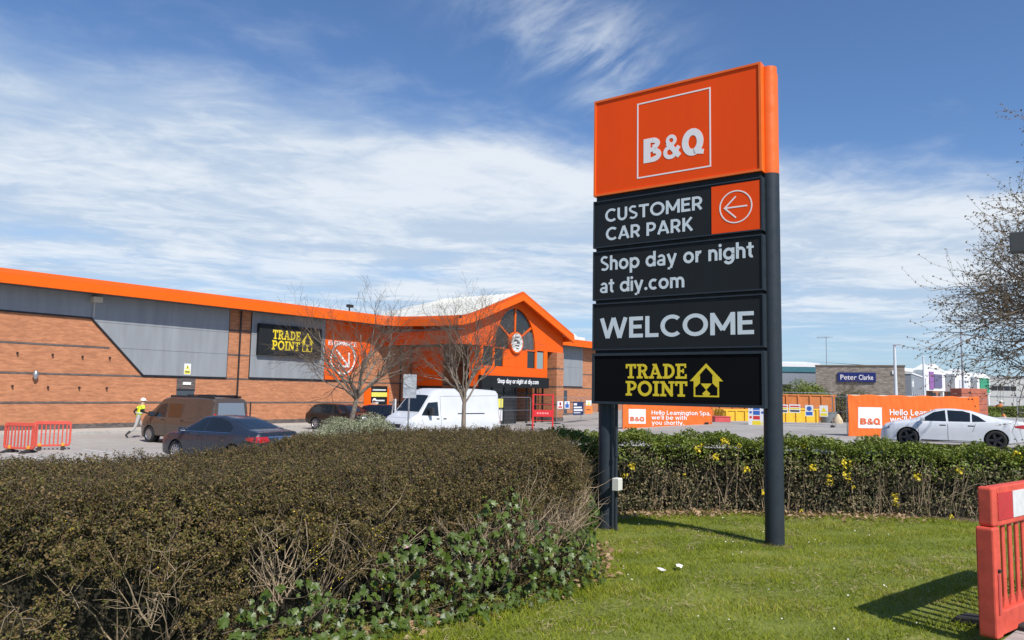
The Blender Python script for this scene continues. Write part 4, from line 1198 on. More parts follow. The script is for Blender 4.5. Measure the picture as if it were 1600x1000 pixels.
for i in range(480):
    s = rng.uniform(0, cum[-1]); k = max(0, min(np.searchsorted(cum, s) - 1, len(RP) - 1)); t_ = (s - cum[k]) / L[k]; p = RP[k] * (1 - t_) + q[k] * t_
    d = unit((q[k] - RP[k])[None])[0]; nn = np.array((d[1], -d[0]))
    if nn[0] > .3: continue
    b0 = np.array((*(p - nn * rng.uniform(0.02, .22)), .68))
    e, ed = whip(b0, (rng.normal(0, .28) + nn[0] * .05, rng.normal(0, .28) + nn[1] * .05, 1), rng.uniform(.6, 1.02), rng.uniform(.004, .009), 6, .12, segs, .03)
    if i % 2: whip(e - ed * .3, ed + rng.normal(0, .5, 3), .25, .003, 3, .2, segs)
sg = np.array(segs); sg[:, :3] -= FO; sg[:, 3:6] -= FO
o = link_mesh('stems', seg_mesh('stems', sg, 4), stem_m, fh); o['kind'] = 'stuff'
# flower heads: each its own part
flm = []
for var in range(4):
    r_ = np.random.default_rng(70 + var); nP = 16; c0 = r_.normal(0, .028, (nP, 3)); n0 = unit(r_.normal(0, 1, (nP, 3)) + np.array((-1, -.3, .4))); a0 = unit(r_.normal(0, 1, (nP, 3))); a0 = unit(a0 - n0 * np.sum(a0 * n0, -1, keepdims=True)); b0_ = np.cross(n0, a0)
    s_ = r_.uniform(.026, .042, nP)[:, None]
    v_ = np.stack([c0 - a0 * s_ * .5, c0 + b0_ * s_ * .4, c0 + a0 * s_ * .5, c0 - b0_ * s_ * .4], 1).reshape(-1, 3); i_ = np.arange(nP)[:, None] * 4
    me = np_mesh('flower_head', v_, np.concatenate([i_ + np.array([[0, 1, 2]]), i_ + np.array([[0, 2, 3]])], 1).reshape(-1, 3)); me.materials.append(yellow_fl); flm.append(me)
pos, nr, uu = side_points(RP, 1500, lambda x, y, u, nn: (nn[:, 0] < .2) & (u > .12) & (y < 5.6) & (rng.uniform(size=len(x)) < np.clip(.4 * np.clip(u - .72, 0, 1) + .03 + .34 * np.exp(-((y - 2.75) / .28) ** 2) + .10 * np.exp(-((y - 4.0) / .25) ** 2), 0, 1)), 4, rtop, .70, .0)
for i in range(min(95, len(pos))):
    f_ = bpy.data.objects.new('flower_head', flm[i % 4]); col.objects.link(f_); f_.parent = fh; f_.location = pos[i] - FO + nr[i] * .05; f_.rotation_euler = (0, 0, rng.uniform(-.6, .6)); f_.scale = [rng.uniform(.6, 1.25)] * 3

# ------------------------------------------------------------------ litter and soil under the hedges
pp = []
for (a, b_, w, n_, spread) in (((9.4, 5.2), (10.2, 4.0), .28, 420, 1), ((10.2, 4.0), (11.3, 1.6), .25, 480, 1), ((6.0, 3.42), (7.5, 4.35), .12, 160, 1), ((2.2, 4.32), (4.6, 3.62), .22, 330, 1), ((4.6, 3.60), (5.9, 3.35), .16, 90, 1)):
    t_ = rng.uniform(0, 1, n_); P_ = np.array(a)[None] * (1 - t_[:, None]) + np.array(b_)[None] * t_[:, None] + rng.normal(0, w, (n_, 2)) * np.array([[.8, .5]]); pp.append(P_)
pp = np.concatenate(pp); lp = np.concatenate([pp, (lawn_z(pp[:, 0], pp[:, 1]) + rng.uniform(.01, .05, len(pp)))[:, None]], 1)
lo = leaf_cloud('leaf_litter', lp, np.array([[0, 0, 1.]]) + rng.normal(0, .45, lp.shape), rng.uniform(.03, .085, len(lp)), dry_leaf, None, .6, .12)
tag(lo, 'dry tan leaves scattered on the soil along the hedge feet', 'leaf litter', kind='stuff')
soil_m = mat('bare_soil', (.15, .105, .065), .95, var=.4, vs=7, bump=.8, bs=25)
b = MB(); n_ = 24
edge = [(9.05, 6.4), (9.45, 5.45), (10.05, 4.2), (10.4, 3.1), (10.95, 2.1), (11.4, 1.2), (12.2, -.2)]
def along(P, t_):
    P = np.array(P); f_ = t_ * (len(P) - 1); i = min(int(f_), len(P) - 2); return P[i] + (P[i + 1] - P[i]) * (f_ - i)
for i in range(n_ + 1):
    p = along(edge, i / n_) + np.array((.10 * math.sin(i * 2.1) - .02, .05 * math.cos(i * 1.7))); p2 = p + np.array((1.2, .5))
    for w in range(4):
        pw = p + (p2 - p) * w / 3; b.v.append((pw[0], pw[1], float(top_z(pw[0], pw[1])) + (.012 if w else -.02)))
for i in range(n_):
    for w in range(3): b.f.append((i * 4 + w, i * 4 + 4 + w, i * 4 + 5 + w, i * 4 + 1 + w))
tag(b.build('planting_bed', soil_m, smooth=True), kind='structure')

# ------------------------------------------------------------------ mown grass, blade by blade
N = 330000
rr = rng.uniform(0, 1, N); x = 2.4 + 9.3 * rr ** 1.25; y = rng.uniform(-1.6, 6.4, N)
path_w = (x - LA[0]) * LN[0] + (y - LA[1]) * LN[1]
inh = in_poly(inset(HP, -.02), x, y); inr = in_poly(inset(RP, .12), x, y)
bare = sines(x * 1.0, y * 1.0, 0, 2.2, 61)
ok = (path_w > .01) & ~inh & ~inr & (bank_d(x, y) < .1) & (rng.uniform(size=N) < np.clip(.92 + .25 * bare, .35, 1))
x, y = x[ok], y[ok]; n = len(x)
tuft = sines(x, y, 0, 5.0, 62); h = np.clip(.028 + .014 * tuft + rng.normal(0, .008, n), .010, .08)
nearb = np.clip(1 - np.abs(y - (4.72 - .27 * x)) / .5, 0, 1) * (x < 6.3); h = h * (1 + 1.6 * nearb * rng.uniform(0, 1, n))
zb = lawn_z(x, y) - .004; ang = rng.uniform(0, 6.283, n); lean = rng.normal(0, .75, (n, 2)); wd = rng.uniform(.0022, .0045, n)
bx_, by_ = np.cos(ang) * wd, np.sin(ang) * wd
v0 = np.stack([x - bx_, y - by_, zb], 1); v1 = np.stack([x + bx_, y + by_, zb], 1)
v2 = np.stack([x + lean[:, 0] * h, y + lean[:, 1] * h, zb + h], 1)
grass_m = leaf_mat('grass_blade', [(.0, (.095, .130, .009)), (.35, (.200, .250, .014)), (.65, (.300, .330, .028)), (.85, (.42, .37, .08)), (1.0, (.56, .46, .22))], .6, .3, .15, (.55, 1.15, 1.7, .36))
go = link_mesh('grass', np_mesh('grass', np.stack([v0, v1, v2], 1).reshape(-1, 3), np.arange(n * 3).reshape(-1, 3)), grass_m)
tag(go, 'short mown grass of the sunny lawn round the totem sign', 'grass', kind='stuff')
# dry thatch lying between the blades
m_ = 22000; x = rng.uniform(2.6, 11, m_); y = rng.uniform(-1, 5.5, m_); ok = (sines(x, y, 0, 2.4, 61) < -.25) & ~in_poly(HP, x, y) & (((x - LA[0]) * LN[0] + (y - LA[1]) * LN[1]) > .02) & ~in_poly(RP, x, y); x, y = x[ok], y[ok]
lo = leaf_cloud('grass_thatch', np.stack([x, y, lawn_z(x, y) + rng.uniform(.008, .03, len(x))], 1), np.array([[0, 0, 1.]]) + rng.normal(0, .25, (len(x), 3)), rng.uniform(.04, .10, len(x)), leaf_mat('thatch', [(0, (.30, .24, .11)), (1, (.50, .42, .24))], .8, .2), None, .07, .02)
tag(lo, 'dry straw thatch showing in worn patches of the lawn', 'grass', kind='stuff')
dm = 46; x = rng.uniform(5.2, 9.8, dm); y = rng.uniform(.6, 4.6, dm); ok = ~in_poly(HP, x, y) & (((x - LA[0]) * LN[0] + (y - LA[1]) * LN[1]) > .1) & ~in_poly(RP, x, y); x, y = x[ok], y[ok]
lo = leaf_cloud('daisies', np.stack([x, y, lawn_z(x, y) + .045], 1), np.array([[-.2, -.2, 1.]]) + rng.normal(0, .15, (len(x), 3)), rng.uniform(.010, .019, len(x)), mat('daisy_white', (.82, .82, .78), .7), None, .95, .0)
tag(lo, 'tiny white daisies dotted over the lawn', 'flowers', kind='stuff')
# worn earth round the two sign posts
for cx_, cy_, r_ in ((8.48, 2.68, .19), (8.48, 4.78, .18)):
    pts = [(cx_ + r_ * (1 + .22 * math.sin(k * 2.3 + cx_ * 3)) * math.cos(k * .45), cy_ + r_ * (1 + .22 * math.cos(k * 1.9)) * math.sin(k * .45)) for k in range(14)]
    b = MB(); b.v = [(x_, y_, float(lawn_z(x_, y_)) + .004) for x_, y_ in pts]; b.f = [tuple(range(14))]; tag(b.build('worn_earth', soil_m), kind='structure')
# scraps of litter
pm_ = mat('paper_white', (.78, .77, .72), .8)
def scrap(name, label, cat, p, pts, m, rz):
    b = MB(); b.add([(a, c, zz) for a, c, zz in pts], [tuple(range(len(pts)))]); o = b.build(name, m); bm = bmesh.new(); bm.from_mesh(o.data)
    bmesh.ops.triangulate(bm, faces=bm.faces); bmesh.ops.subdivide_edges(bm, edges=bm.edges, cuts=1); 
    for v_ in bm.verts: v_.co.z += .008 * math.sin(v_.co.x * 90) * math.cos(v_.co.y * 70)
    r_ = bmesh.ops.extrude_face_region(bm, geom=bm.faces); 
    for v_ in [e for e in r_['geom'] if isinstance(e, bmesh.types.BMVert)]: v_.co.z += .0012
    bm.to_mesh(o.data); bm.free()
    o.location = p; o.rotation_euler = (0, .1, rz); tag(o, label, cat)
scrap('paper_scrap', 'crumpled pale paper scrap on the grass between the hedge and the sign', 'litter', (6.55, 2.94, .835), [(-.06, -.02, 0), (.0, -.035, .02), (.06, .0, .01), (.02, .035, .03), (-.04, .02, .01)], pm_, .4)
scrap('paper_scrap', 'small white square of paper on the grass left of the crumpled scrap', 'litter', (6.35, 3.02, .835), [(-.03, -.03, 0), (.035, -.03, .01), (.03, .03, .02), (-.03, .025, .0)], mat('paper_bright', (.85, .85, .85), .8), 1.0)
scrap('snack_wrapper', 'red and white snack wrapper caught in the ivy at the hedge foot', 'litter', (4.13, 4.02, 1.23), [(-.03, -.02, 0), (.035, -.03, .02), (.045, .02, .03), (-.01, .04, .0)], mat('wrapper', (.75, .10, .16), .5, var=.1, vs=30, c2=(.8, .78, .8)), .2)

# ------------------------------------------------------------------ trees
def grow(segs_main, segs_twig, p, d, L_, r, lev, maxlev, spread, nkids, up, buds=None, taper=.62, wig=.12):
    n_ = 5 if lev < 2 else 4; st = L_ / n_; p = np.array(p, float); d = unit(np.array(d, float)); pts = [(p.copy(), d.copy(), r)]
    tgt = segs_main if lev < 2 else segs_twig
    for k in range(n_):
        p2 = p + d * st; r0 = r * (1 - (1 - taper) * k / n_); r1 = r * (1 - (1 - taper) * (k + 1) / n_)
        tgt.append((*p, *p2, r0, r1)); p = p2; d = unit(d + rng.normal(0, wig, 3) + np.array((0, 0, up))); pts.append((p.copy(), d.copy(), r1))
    if lev >= maxlev:
        if buds is not None:
            for q_ in pts[1:]: buds.append(q_[0])
        return
    for k in range(nkids[lev]):
        f_ = (k + 1) / nkids[lev]; i = min(n_, max(1, int(round((.35 + .65 * f_) * n_)))); q_ = pts[i]
        rnd = unit(rng.normal(0, 1, 3)); side = unit(rnd - q_[1] * np.dot(rnd, q_[1]))
        grow(segs_main, segs_twig, q_[0], q_[1] + side * spread[lev] * rng.uniform(.7, 1.25), L_ * rng.uniform(.55, .8), q_[2] * rng.uniform(.55, .75), lev + 1, maxlev, spread, nkids, up, buds, taper, wig)


def tree(label, base, trunk_pts, trunk_r, limbs, L0, spread, nkids, up, maxlev, seed, name='bare_tree', cat='tree', group=None, buds=None, limb_el=(35, 65), budmat=None, budsize=(.05, .1), twm=None, bias=None, fat=1.0, frange=(.72, 1.0), bare_side=None):
    global rng
    old = rng; rng = np.random.default_rng(seed)
    t_ = thing(name, label, cat, base, 0, group); A, Tw, bd = [], [], ([] if buds else None)
    tp = [np.array(q_, float) for q_ in trunk_pts]
    for i in range(len(tp) - 1):
        A.append((*tp[i], *tp[i + 1], trunk_r * (1 - .45 * i / (len(tp) - 1)), trunk_r * (1 - .45 * (i + 1) / (len(tp) - 1))))
    for k in range(limbs):
        az = 2 * math.pi * (k + rng.uniform(-.25, .25)) / limbs; el = R(rng.uniform(*limb_el)); f_ = rng.uniform(*frange) if k else 1.0
        i = f_ * (len(tp) - 1); a_ = min(int(i), len(tp) - 2); p = tp[a_] + (tp[a_ + 1] - tp[a_]) * (i - a_)
        if bare_side is not None and math.cos(az - bare_side) > .6 and el < R(62): continue
        dd = np.array((math.cos(az) * math.cos(el), math.sin(az) * math.cos(el), math.sin(el)))
        if bias is not None: dd = unit(dd + np.array(bias))
        grow(A, Tw, p, dd, L0 * rng.uniform(.8, 1.15), trunk_r * rng.uniform(.30, .42), 0, maxlev, spread, nkids, up, bd)
    link_mesh('trunk', seg_mesh('trunk', A, 7), bark_m, t_)
    Tw = np.array(Tw); Tw[:, 6:8] = np.maximum(Tw[:, 6:8] * fat, .0032 * fat)
    cr = link_mesh('crown', seg_mesh('crown', Tw, 3), twm or twig_m, t_)
    if buds:
        bp = np.array(bd); reps = buds; bp = np.repeat(bp, reps, 0) + rng.normal(0, .02, (len(bp) * reps, 3)); keep = rng.uniform(size=len(bp)) < .8; bp = bp[keep]
        leaf_cloud('buds', bp, rng.normal(0, 1, bp.shape), rng.uniform(*budsize, len(bp)), budmat, t_, .6)
    rng = old
    return t_


tree('small bare tree with leaning trunk in front of the dark parked cars', (17.0, 19.35, .0), [(-.15, .12, 0), (-.02, .02, .9), (.12, -.1, 1.8), (.2, -.15, 2.35)], .115, 10, 1.55, (.55, .62, .7, .8), (5, 4, 3, 3), .02, 4, 201, group='bare car park trees')
tree('small bare tree with upright trunk in front of the white van', (20.5, 17.35, .0), [(-.05, .03, 0), (0, 0, .9), (.02, .02, 1.8), (.03, 0, 2.3)], .105, 10, 1.62, (.5, .6, .7, .8), (5, 4, 3, 3), .03, 4, 207, group='bare car park trees', limb_el=(42, 74))
budm = leaf_mat('opening_bud', [(0, (.10, .085, .035)), (.5, (.20, .15, .075)), (1, (.27, .22, .12))], .6, .25)
tree('large spring tree with opening buds reaching in from the right edge', (26.0, -2.9, .65), [(0, 0, 0), (.05, .05, 1.2), (.0, .1, 2.4), (-.05, .15, 3.6), (0, .1, 5.2)], .24, 34, 2.7, (.55, .6, .7, .8), (5, 5, 4, 4), .018, 4, 31, name='budding_tree', buds=2, budmat=budm, limb_el=(4, 72), frange=(.45, 1.0), bare_side=R(5), budsize=(.045, .085), twm=mat('twig_pale', (.25, .185, .125), .85, var=.2, vs=8), fat=1.3)


def bush(name, label, c, rx, ry, rz, n_, leafm, size, seed, twigs=160, core=.8, cat='shrub', shell=.75, group=None):
    r_ = np.random.default_rng(seed); t_ = thing(name, label, cat, c, 0, group)
    d = unit(r_.normal(0, 1, (n_, 3))); d[:, 2] = np.abs(d[:, 2]); lump = 1 + .16 * sines(d[:, 0] * 3, d[:, 1] * 3, d[:, 2] * 3, 1.3, seed)
    rad = (shell + (1 - shell) * r_.uniform(0, 1, n_) ** .5) * lump
    leaf_cloud('foliage', d * rad[:, None] * np.array([[rx, ry, rz]]), d + r_.normal(0, .6, d.shape), r_.uniform(*size, n_), leafm, t_)
    sg = []
    for i in range(twigs):
        dd = unit(r_.normal(0, 1, 3)); dd[2] = abs(dd[2]); e_ = dd * np.array((rx, ry, rz)) * r_.uniform(.7, 1.08); sg.append((0, 0, 0, *(e_ * .5 + r_.normal(0, .06, 3)), .014, .009)); sg.append((*sg[-1][3:6], *e_, .009, .003))
    o = link_mesh('stems', seg_mesh('stems', sg, 3), twig_m, t_); o['kind'] = 'stuff'
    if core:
        b = MB().lathe([(.01, core * rz), (.5 * core * rx, core * rz * .86), (.87 * core * rx, core * rz * .5), (core * rx, 0), (.9 * core * rx, -.2)], 14, 'z'); b.v = [(x_, y_ * ry / rx, z_) for x_, y_, z_ in b.v]; b.build('shade_core', core_m, t_)  # solid core painted as dark as the shade within the shrub
    return t_


bush('silver_shrub', 'rounded silver-green shrub behind the hedge at the foot of the leaning tree', (14.9, 16.6, .05), 2.3, 2.2, 1.42, 60000, silver_leaf, (.03, .055), 3, core=.88)
# ------------------------------------------------------------------ vehicles
from mathutils.geometry import delaunay_2d_cdt


def paint(name, c, metal=.0, rough=.32):
    return mat(name, c, rough, metal=metal, coat=.4, var=.05, vs=2.5)


glass_car = mat('car_glass', (.012, .016, .020), .06, spec=.6)
tyre_m = mat('tyre', (.018, .018, .019), .85, var=.2, vs=20)
alloy_m = mat('alloy', (.45, .46, .48), .35, metal=.85)
alloy_dark = mat('alloy_dark', (.05, .05, .055), .35, metal=.6)
black_pl = mat('black_plastic', (.018, .018, .02), .6, var=.15, vs=9)
chrome = mat('chrome', (.65, .66, .68), .18, metal=1.0)
red_lens = mat('tail_lens', (.42, .012, .014), .15, coat=.5)
clear_lens = mat('head_lens', (.55, .58, .62), .12, coat=.5)
plate_y = mat('plate_yellow', (.70, .52, .05), .5)
plate_w = mat('plate_white', (.75, .75, .72), .5)


def loft(sp, ns=64):
    xs = np.linspace(sp['ztop'][0][0], sp['ztop'][-1][0], ns)
    xs = np.unique(np.concatenate([xs, [q[0] for q in sp['ztop']]])); 
    def itp(key, sm=1):
        a = np.array(sp[key]); v = np.interp(xs, a[:, 0], a[:, 1])
        for _ in range(sm): v[1:-1] = .25 * v[:-2] + .5 * v[1:-1] + .25 * v[2:]
        return v
    zt, zb, be, w, wr = itp('ztop', 2), itp('zbot'), itp('belt', 2), itp('w', 2), itp('wr', 2)
    rows = []
    for i, x in enumerate(xs):
        b, t, l = zb[i], zt[i], min(be[i], zt[i] - .01); ze = l + (t - l) * sp.get('edge', .88)
        half = [(0, b), (w[i] * .86, b), (w[i] * .965, b + .05), (w[i] * .985, b + (l - b) * .35), (w[i], b + (l - b) * .66), (w[i] * .988, l - .045), (w[i] * .965, l),
                (wr[i] + (w[i] * .955 - wr[i]) * .66, l + (ze - l) * .36), (wr[i] + (w[i] * .955 - wr[i]) * .30, l + (ze - l) * .74), (wr[i], ze), (wr[i] * .90, t - (t - ze) * .35), (wr[i] * .55, t - .004), (0, t)]
        rows.append([(x, y, z) for y, z in half] + [(x, -y, z) for y, z in half[-2:0:-1]])
    m_ = len(rows[0]); v = [p for r_ in rows for p in r_]; f = []
    for i in range(len(rows) - 1):
        for j in range(m_):
            f.append((i * m_ + j, (i + 1) * m_ + j, (i + 1) * m_ + (j + 1) % m_, i * m_ + (j + 1) % m_))
    f.append(tuple(range(m_))); f.append(tuple((len(rows) - 1) * m_ + j for j in range(m_ - 1, -1, -1)))
    me = bpy.data.meshes.new('body'); me.from_pydata(v, [], f); bm = bmesh.new(); bm.from_mesh(me)
    bmesh.ops.remove_doubles(bm, verts=bm.verts, dist=1e-4); bmesh.ops.recalc_face_normals(bm, faces=bm.faces); bm.to_mesh(me); bm.free()
    return me


def cut_arches(me, wheels, r, hw):
    c = MB()
    for x, z in wheels:
        n_ = 28; k = len(c.v)
        for y in (-hw - .3, hw + .3): c.v += [(x + r * math.cos(2 * math.pi * i / n_), y, z + r * math.sin(2 * math.pi * i / n_)) for i in range(n_)]
        c.f += [(k + i, k + (i + 1) % n_, k + n_ + (i + 1) % n_, k + n_ + i) for i in range(n_)]; c.f += [tuple(k + i for i in range(n_))[::-1], tuple(k + n_ + i for i in range(n_))]
    cm = c.mesh('cutter'); bm = bmesh.new(); bm.from_mesh(cm); bmesh.ops.recalc_face_normals(bm, faces=bm.faces); bm.to_mesh(cm); bm.free()
    a = bpy.data.objects.new('tmp_body', me); b = bpy.data.objects.new('tmp_cut', cm); col.objects.link(a); col.objects.link(b)
    md = a.modifiers.new('b', 'BOOLEAN'); md.operation = 'DIFFERENCE'; md.object = b; md.solver = 'EXACT'
    dg = bpy.context.evaluated_depsgraph_get(); dg.update(); out_ = bpy.data.meshes.new_from_object(a.evaluated_get(dg))
    bpy.data.objects.remove(a); bpy.data.objects.remove(b)
    return out_


def patch(bvh, outline, mode, off=.006, step=.09, sgn=1):
    """outline (2D) laid on the body surface; mode side / top / front / rear"""
    P = []
    n_ = len(outline)
    for i in range(n_):
        a, b = Vector(outline[i]), Vector(outline[(i + 1) % n_]); k = max(1, int((b - a).length / step))
        P += [a + (b - a) * t / k for t in range(k)]
    nb = len(P); arr = np.array([tuple(p) for p in P]); mn, mx = arr.min(0), arr.max(0)
    gx, gy = np.meshgrid(np.arange(mn[0] + step / 2, mx[0], step), np.arange(mn[1] + step / 2, mx[1], step)); gx, gy = gx.ravel(), gy.ravel()
    ins = in_poly(arr, gx, gy); P += [Vector((a, b)) for a, b in zip(gx[ins], gy[ins])]
    vs, _, fs, *_ = delaunay_2d_cdt(P, [(i, (i + 1) % nb) for i in range(nb)], [], 1, 1e-5)
    out_ = []
    for p in vs:
        o_, d = {'side': (Vector((p.x, 4 * sgn, p.y)), Vector((0, -sgn, 0))), 'top': (Vector((p.x, p.y, 6)), Vector((0, 0, -1))),
                 'front': (Vector((6, p.x, p.y)), Vector((-1, 0, 0))), 'rear': (Vector((-6, p.x, p.y)), Vector((1, 0, 0)))}[mode]
        h = bvh.ray_cast(o_, d)
        if h[0] is None:
            h = bvh.find_nearest(o_ + d * 4)
        nn = h[1] if h[1].dot(d) < 0 else -h[1]
        out_.append(tuple(h[0] + nn * off))
    lim_ = max(.32, step * 3.5); fs = [f for f in fs if max((Vector(out_[f[i]]) - Vector(out_[f[i - 1]])).length for i in range(len(f))) < lim_]
    b = MB(); b.add(out_, [tuple(f) for f in fs]); me = b.mesh('patch', smooth=True)
    bm = bmesh.new(); bm.from_mesh(me)
    bm.normal_update(); 
    d0 = {'side': Vector((0, sgn, 0)), 'top': Vector((0, 0, 1)), 'front': Vector((1, 0, 0)), 'rear': Vector((-1, 0, 0))}[mode]
    if sum((f.normal.dot(d0) for f in bm.faces)) < 0: bmesh.ops.reverse_faces(bm, faces=bm.faces)
    bm.to_mesh(me); bm.free()
    return me


def wheel_meshes(r, w, rim_r, spokes, five=False):
    t = MB().lathe([(rim_r, -w * .42), (rim_r + .01, -w * .5), (r - .03, -w * .5), (r, -w * .36), (r, w * .36), (r - .03, w * .5), (rim_r + .01, w * .5), (rim_r, w * .42)], 32).mesh('wheel', smooth=True)
    b = MB().lathe([(rim_r, w * .44), (rim_r - .018, w * .47), (rim_r - .03, w * .40), (rim_r - .03, -w * .3)], 32)
    for k in range(spokes):
        a = 2 * math.pi * k / spokes; ca, sa = math.cos(a), math.sin(a)
        for (r0, r1, h0, h1) in ((.03, rim_r - .025, .034 if not five else .05, .022 if not five else .036),):
            q_ = [(r0, -h0), (r1, -h1), (r1, h1), (r0, h0)]
            vs = [(x_ * ca - y_ * sa, w * .42, x_ * sa + y_ * ca) for x_, y_ in q_] + [(x_ * ca - y_ * sa, w * .30, x_ * sa + y_ * ca) for x_, y_ in q_]
            b.add(vs, [(0, 1, 2, 3), (7, 6, 5, 4), (0, 4, 5, 1), (1, 5, 6, 2), (2, 6, 7, 3), (3, 7, 4, 0)])
    b.lathe([(.0, w * .45), (.05, w * .44), (.06, w * .36)], 14)
    return t, b.mesh('rim', smooth=False)


def vehicle(name, label, cat, loc, heading, sp, pm, group=None):
    root = thing(name, label, cat, loc, heading, group)
    me = loft(sp); hw = max(q[1] for q in sp['w'])
    src = bmesh.new(); src.from_mesh(me); bvh = BVHTree.FromBMesh(src)
    r = sp['wheel_r']; me2 = cut_arches(me, [(x, r) for x in sp['axles']], r + sp.get('arch', .055), hw)
    me2.materials.clear(); me2.materials.append(pm); me2.polygons.foreach_set('use_smooth', [True] * len(me2.polygons))
    try: me2.set_sharp_from_angle(angle=R(32))
    except Exception: pass
    body = link_mesh('body', me2, pm, root)
    # liners: closed dark wells behind the wheels
    for x in sp['axles']:
        for s in (1, -1):
            ra = r + sp.get('arch', .055) + .012; y0, y1 = s * (hw - .035), s * (hw - .30)
            b = MB(); n_ = 24
            b.v += [(x + ra * math.cos(2 * math.pi * i / n_), y0, r + ra * math.sin(2 * math.pi * i / n_)) for i in range(n_)] + [(x + ra * math.cos(2 * math.pi * i / n_), y1, r + ra * math.sin(2 * math.pi * i / n_)) for i in range(n_)]
            b.f += [(i, (i + 1) % n_, n_ + (i + 1) % n_, n_ + i) for i in range(n_ // 2)]; b.f.append(tuple(n_ + i for i in range(n_)))
            b.build('wheel_well', black_pl, root)
    t, rm = wheel_meshes(r, .215, r * sp.get('rim', .68), sp.get('spokes', 10), sp.get('five', False))
    t.materials.append(tyre_m); rm.materials.append(sp.get('rimm', alloy_m))
    for x in sp['axles']:
        for s in (1, -1):
            o = link_mesh('wheel', t, None, root); o.location = (x, s * (hw - .125), r); o.rotation_euler = (0, 0, 0 if s > 0 else math.pi)
            link_mesh('rim', rm, None, o)
    for nm, ol, mode, m in sp['patches']:
        sides = (1, -1) if mode == 'side' else ((1,) if mode != 'side_l' else (1,))
        for s in sides: link_mesh(nm, patch(bvh, ol, mode, .006 if 'seam' not in nm else .003, sgn=s), m, root)
    for nm, bx, m in sp.get('boxes', ()): MB().box(*bx).build(nm, m, root, bevel=.01)
    mx, mz = sp['mirror']
    for s in (1, -1):
        b = MB().box(mx - .06, mx + .08, min(s * (hw - .02), s * (hw + .2)), max(s * (hw - .02), s * (hw + .2)), mz, mz + sp.get('mirror_h', .13)); mo = b.build('door_mirror', sp.get('mirrorm', pm), root, bevel=.03, seg=2)
        b = MB().box(mx - .066, mx - .061, min(s * (hw + .02), s * (hw + .18)), max(s * (hw + .02), s * (hw + .18)), mz + .02, mz + sp.get('mirror_h', .13) - .02).build('mirror_glass', chrome, mo)
    src.free()
    return root


def sym(x0, w0, x1, w1): return [(x0, -w0), (x1, -w1), (x1, w1), (x0, w0)]
def rect2(a, b, c, d): return [(a, c), (b, c), (b, d), (a, d)]


def handles(xs, z): return [('door_handle', rect2(x - .10, x + .10, z - .018, z + .018), 'side', black_pl) for x in xs]
def seams(lst): return [('door_seam', bar(a, b, .012), 'side', black_pl) for a, b in lst]


saloon = dict(
    ztop=[(-2.41, .60), (-2.37, .92), (-2.27, 1.055), (-2.05, 1.075), (-1.72, 1.13), (-.85, 1.405), (-.35, 1.475), (.1, 1.485), (.45, 1.455), (1.32, 1.02), (1.9, .915), (2.2, .80), (2.36, .64), (2.41, .45)],
    belt=[(-2.41, .50), (-2.37, .84), (-2.25, .97), (-1.6, 1.0), (0, .94), (1.3, .905), (1.9, .83), (2.2, .71), (2.36, .56), (2.41, .42)],
    zbot=[(-2.41, .36), (-2.2, .26), (-1.8, .20), (1.8, .18), (2.2, .20), (2.41, .28)],
    w=[(-2.41, .70), (-2.33, .80), (-2.0, .88), (-1.4, .915), (0, .925), (1.5, .91), (2.05, .86), (2.3, .75), (2.41, .55)],
    wr=[(-2.41, .62), (-2.25, .72), (-1.7, .70), (-.85, .585), (0, .60), (.45, .585), (1.32, .72), (1.9, .74), (2.2, .68), (2.41, .48)],
    wheel_r=.325, axles=(1.37, -1.37), spokes=10, mirror=(.92, .97),
    patches=[('side_window', [(1.08, .985), (.46, 1.36), (.12, 1.415), (.10, .99)], 'side', glass_car), ('side_window', [(.03, .99), (.05, 1.415), (-.42, 1.405), (-.88, 1.30), (-1.18, 1.14), (-1.12, 1.03)], 'side', glass_car),
             ('windscreen', sym(1.24, .62, .52, .52), 'top', glass_car), ('rear_window', sym(-1.66, .56, -.92, .48), 'top', glass_car),
             ('headlight', [(.40, .60), (.72, .66), (.70, .74), (.46, .68)], 'front', clear_lens), ('headlight', [(-.40, .60), (-.72, .66), (-.70, .74), (-.46, .68)], 'front', clear_lens),
             ('grille', rect2(-.36, .36, .48, .66), 'front', black_pl), ('tail_light', [(.36, .78), (.80, .74), (.80, .93), (.44, .92)], 'rear', red_lens), ('tail_light', [(-.36, .78), (-.80, .74), (-.80, .93), (-.44, .92)], 'rear', red_lens),
             ('tail_light', [(-2.32, .76), (-1.98, .80), (-1.90, .88), (-2.3, .93)], 'side', red_lens), ('chrome_strip', rect2(-.42, .42, .895, .925), 'rear', chrome), ('number_plate', rect2(-.26, .26, .55, .66), 'rear', plate_y), ('rear_bumper', rect2(-.74, .74, .32, .42), 'rear', black_pl),
             ('windscreen_trim', bar((1.1, .975), (-1.16, 1.0), .016), 'side', chrome), ('emblem', [(.055 * math.cos(k * .7), .84 + .055 * math.sin(k * .7)) for k in range(9)], 'rear', chrome)] + handles((.22, -.86), .86) + seams([((.06, .30), (.06, .97)), ((1.1, .34), (1.14, .93)), ((-.92, .62), (-1.1, .97))]))
insignia = vehicle('parked_saloon', 'dark blue-grey saloon parked with its red tail lights towards the hedge', 'car', (13.95, 21.55, .0), R(95), saloon, paint('paint_slate_blue', (.020, .027, .042), .08), 'cars parked at the store')

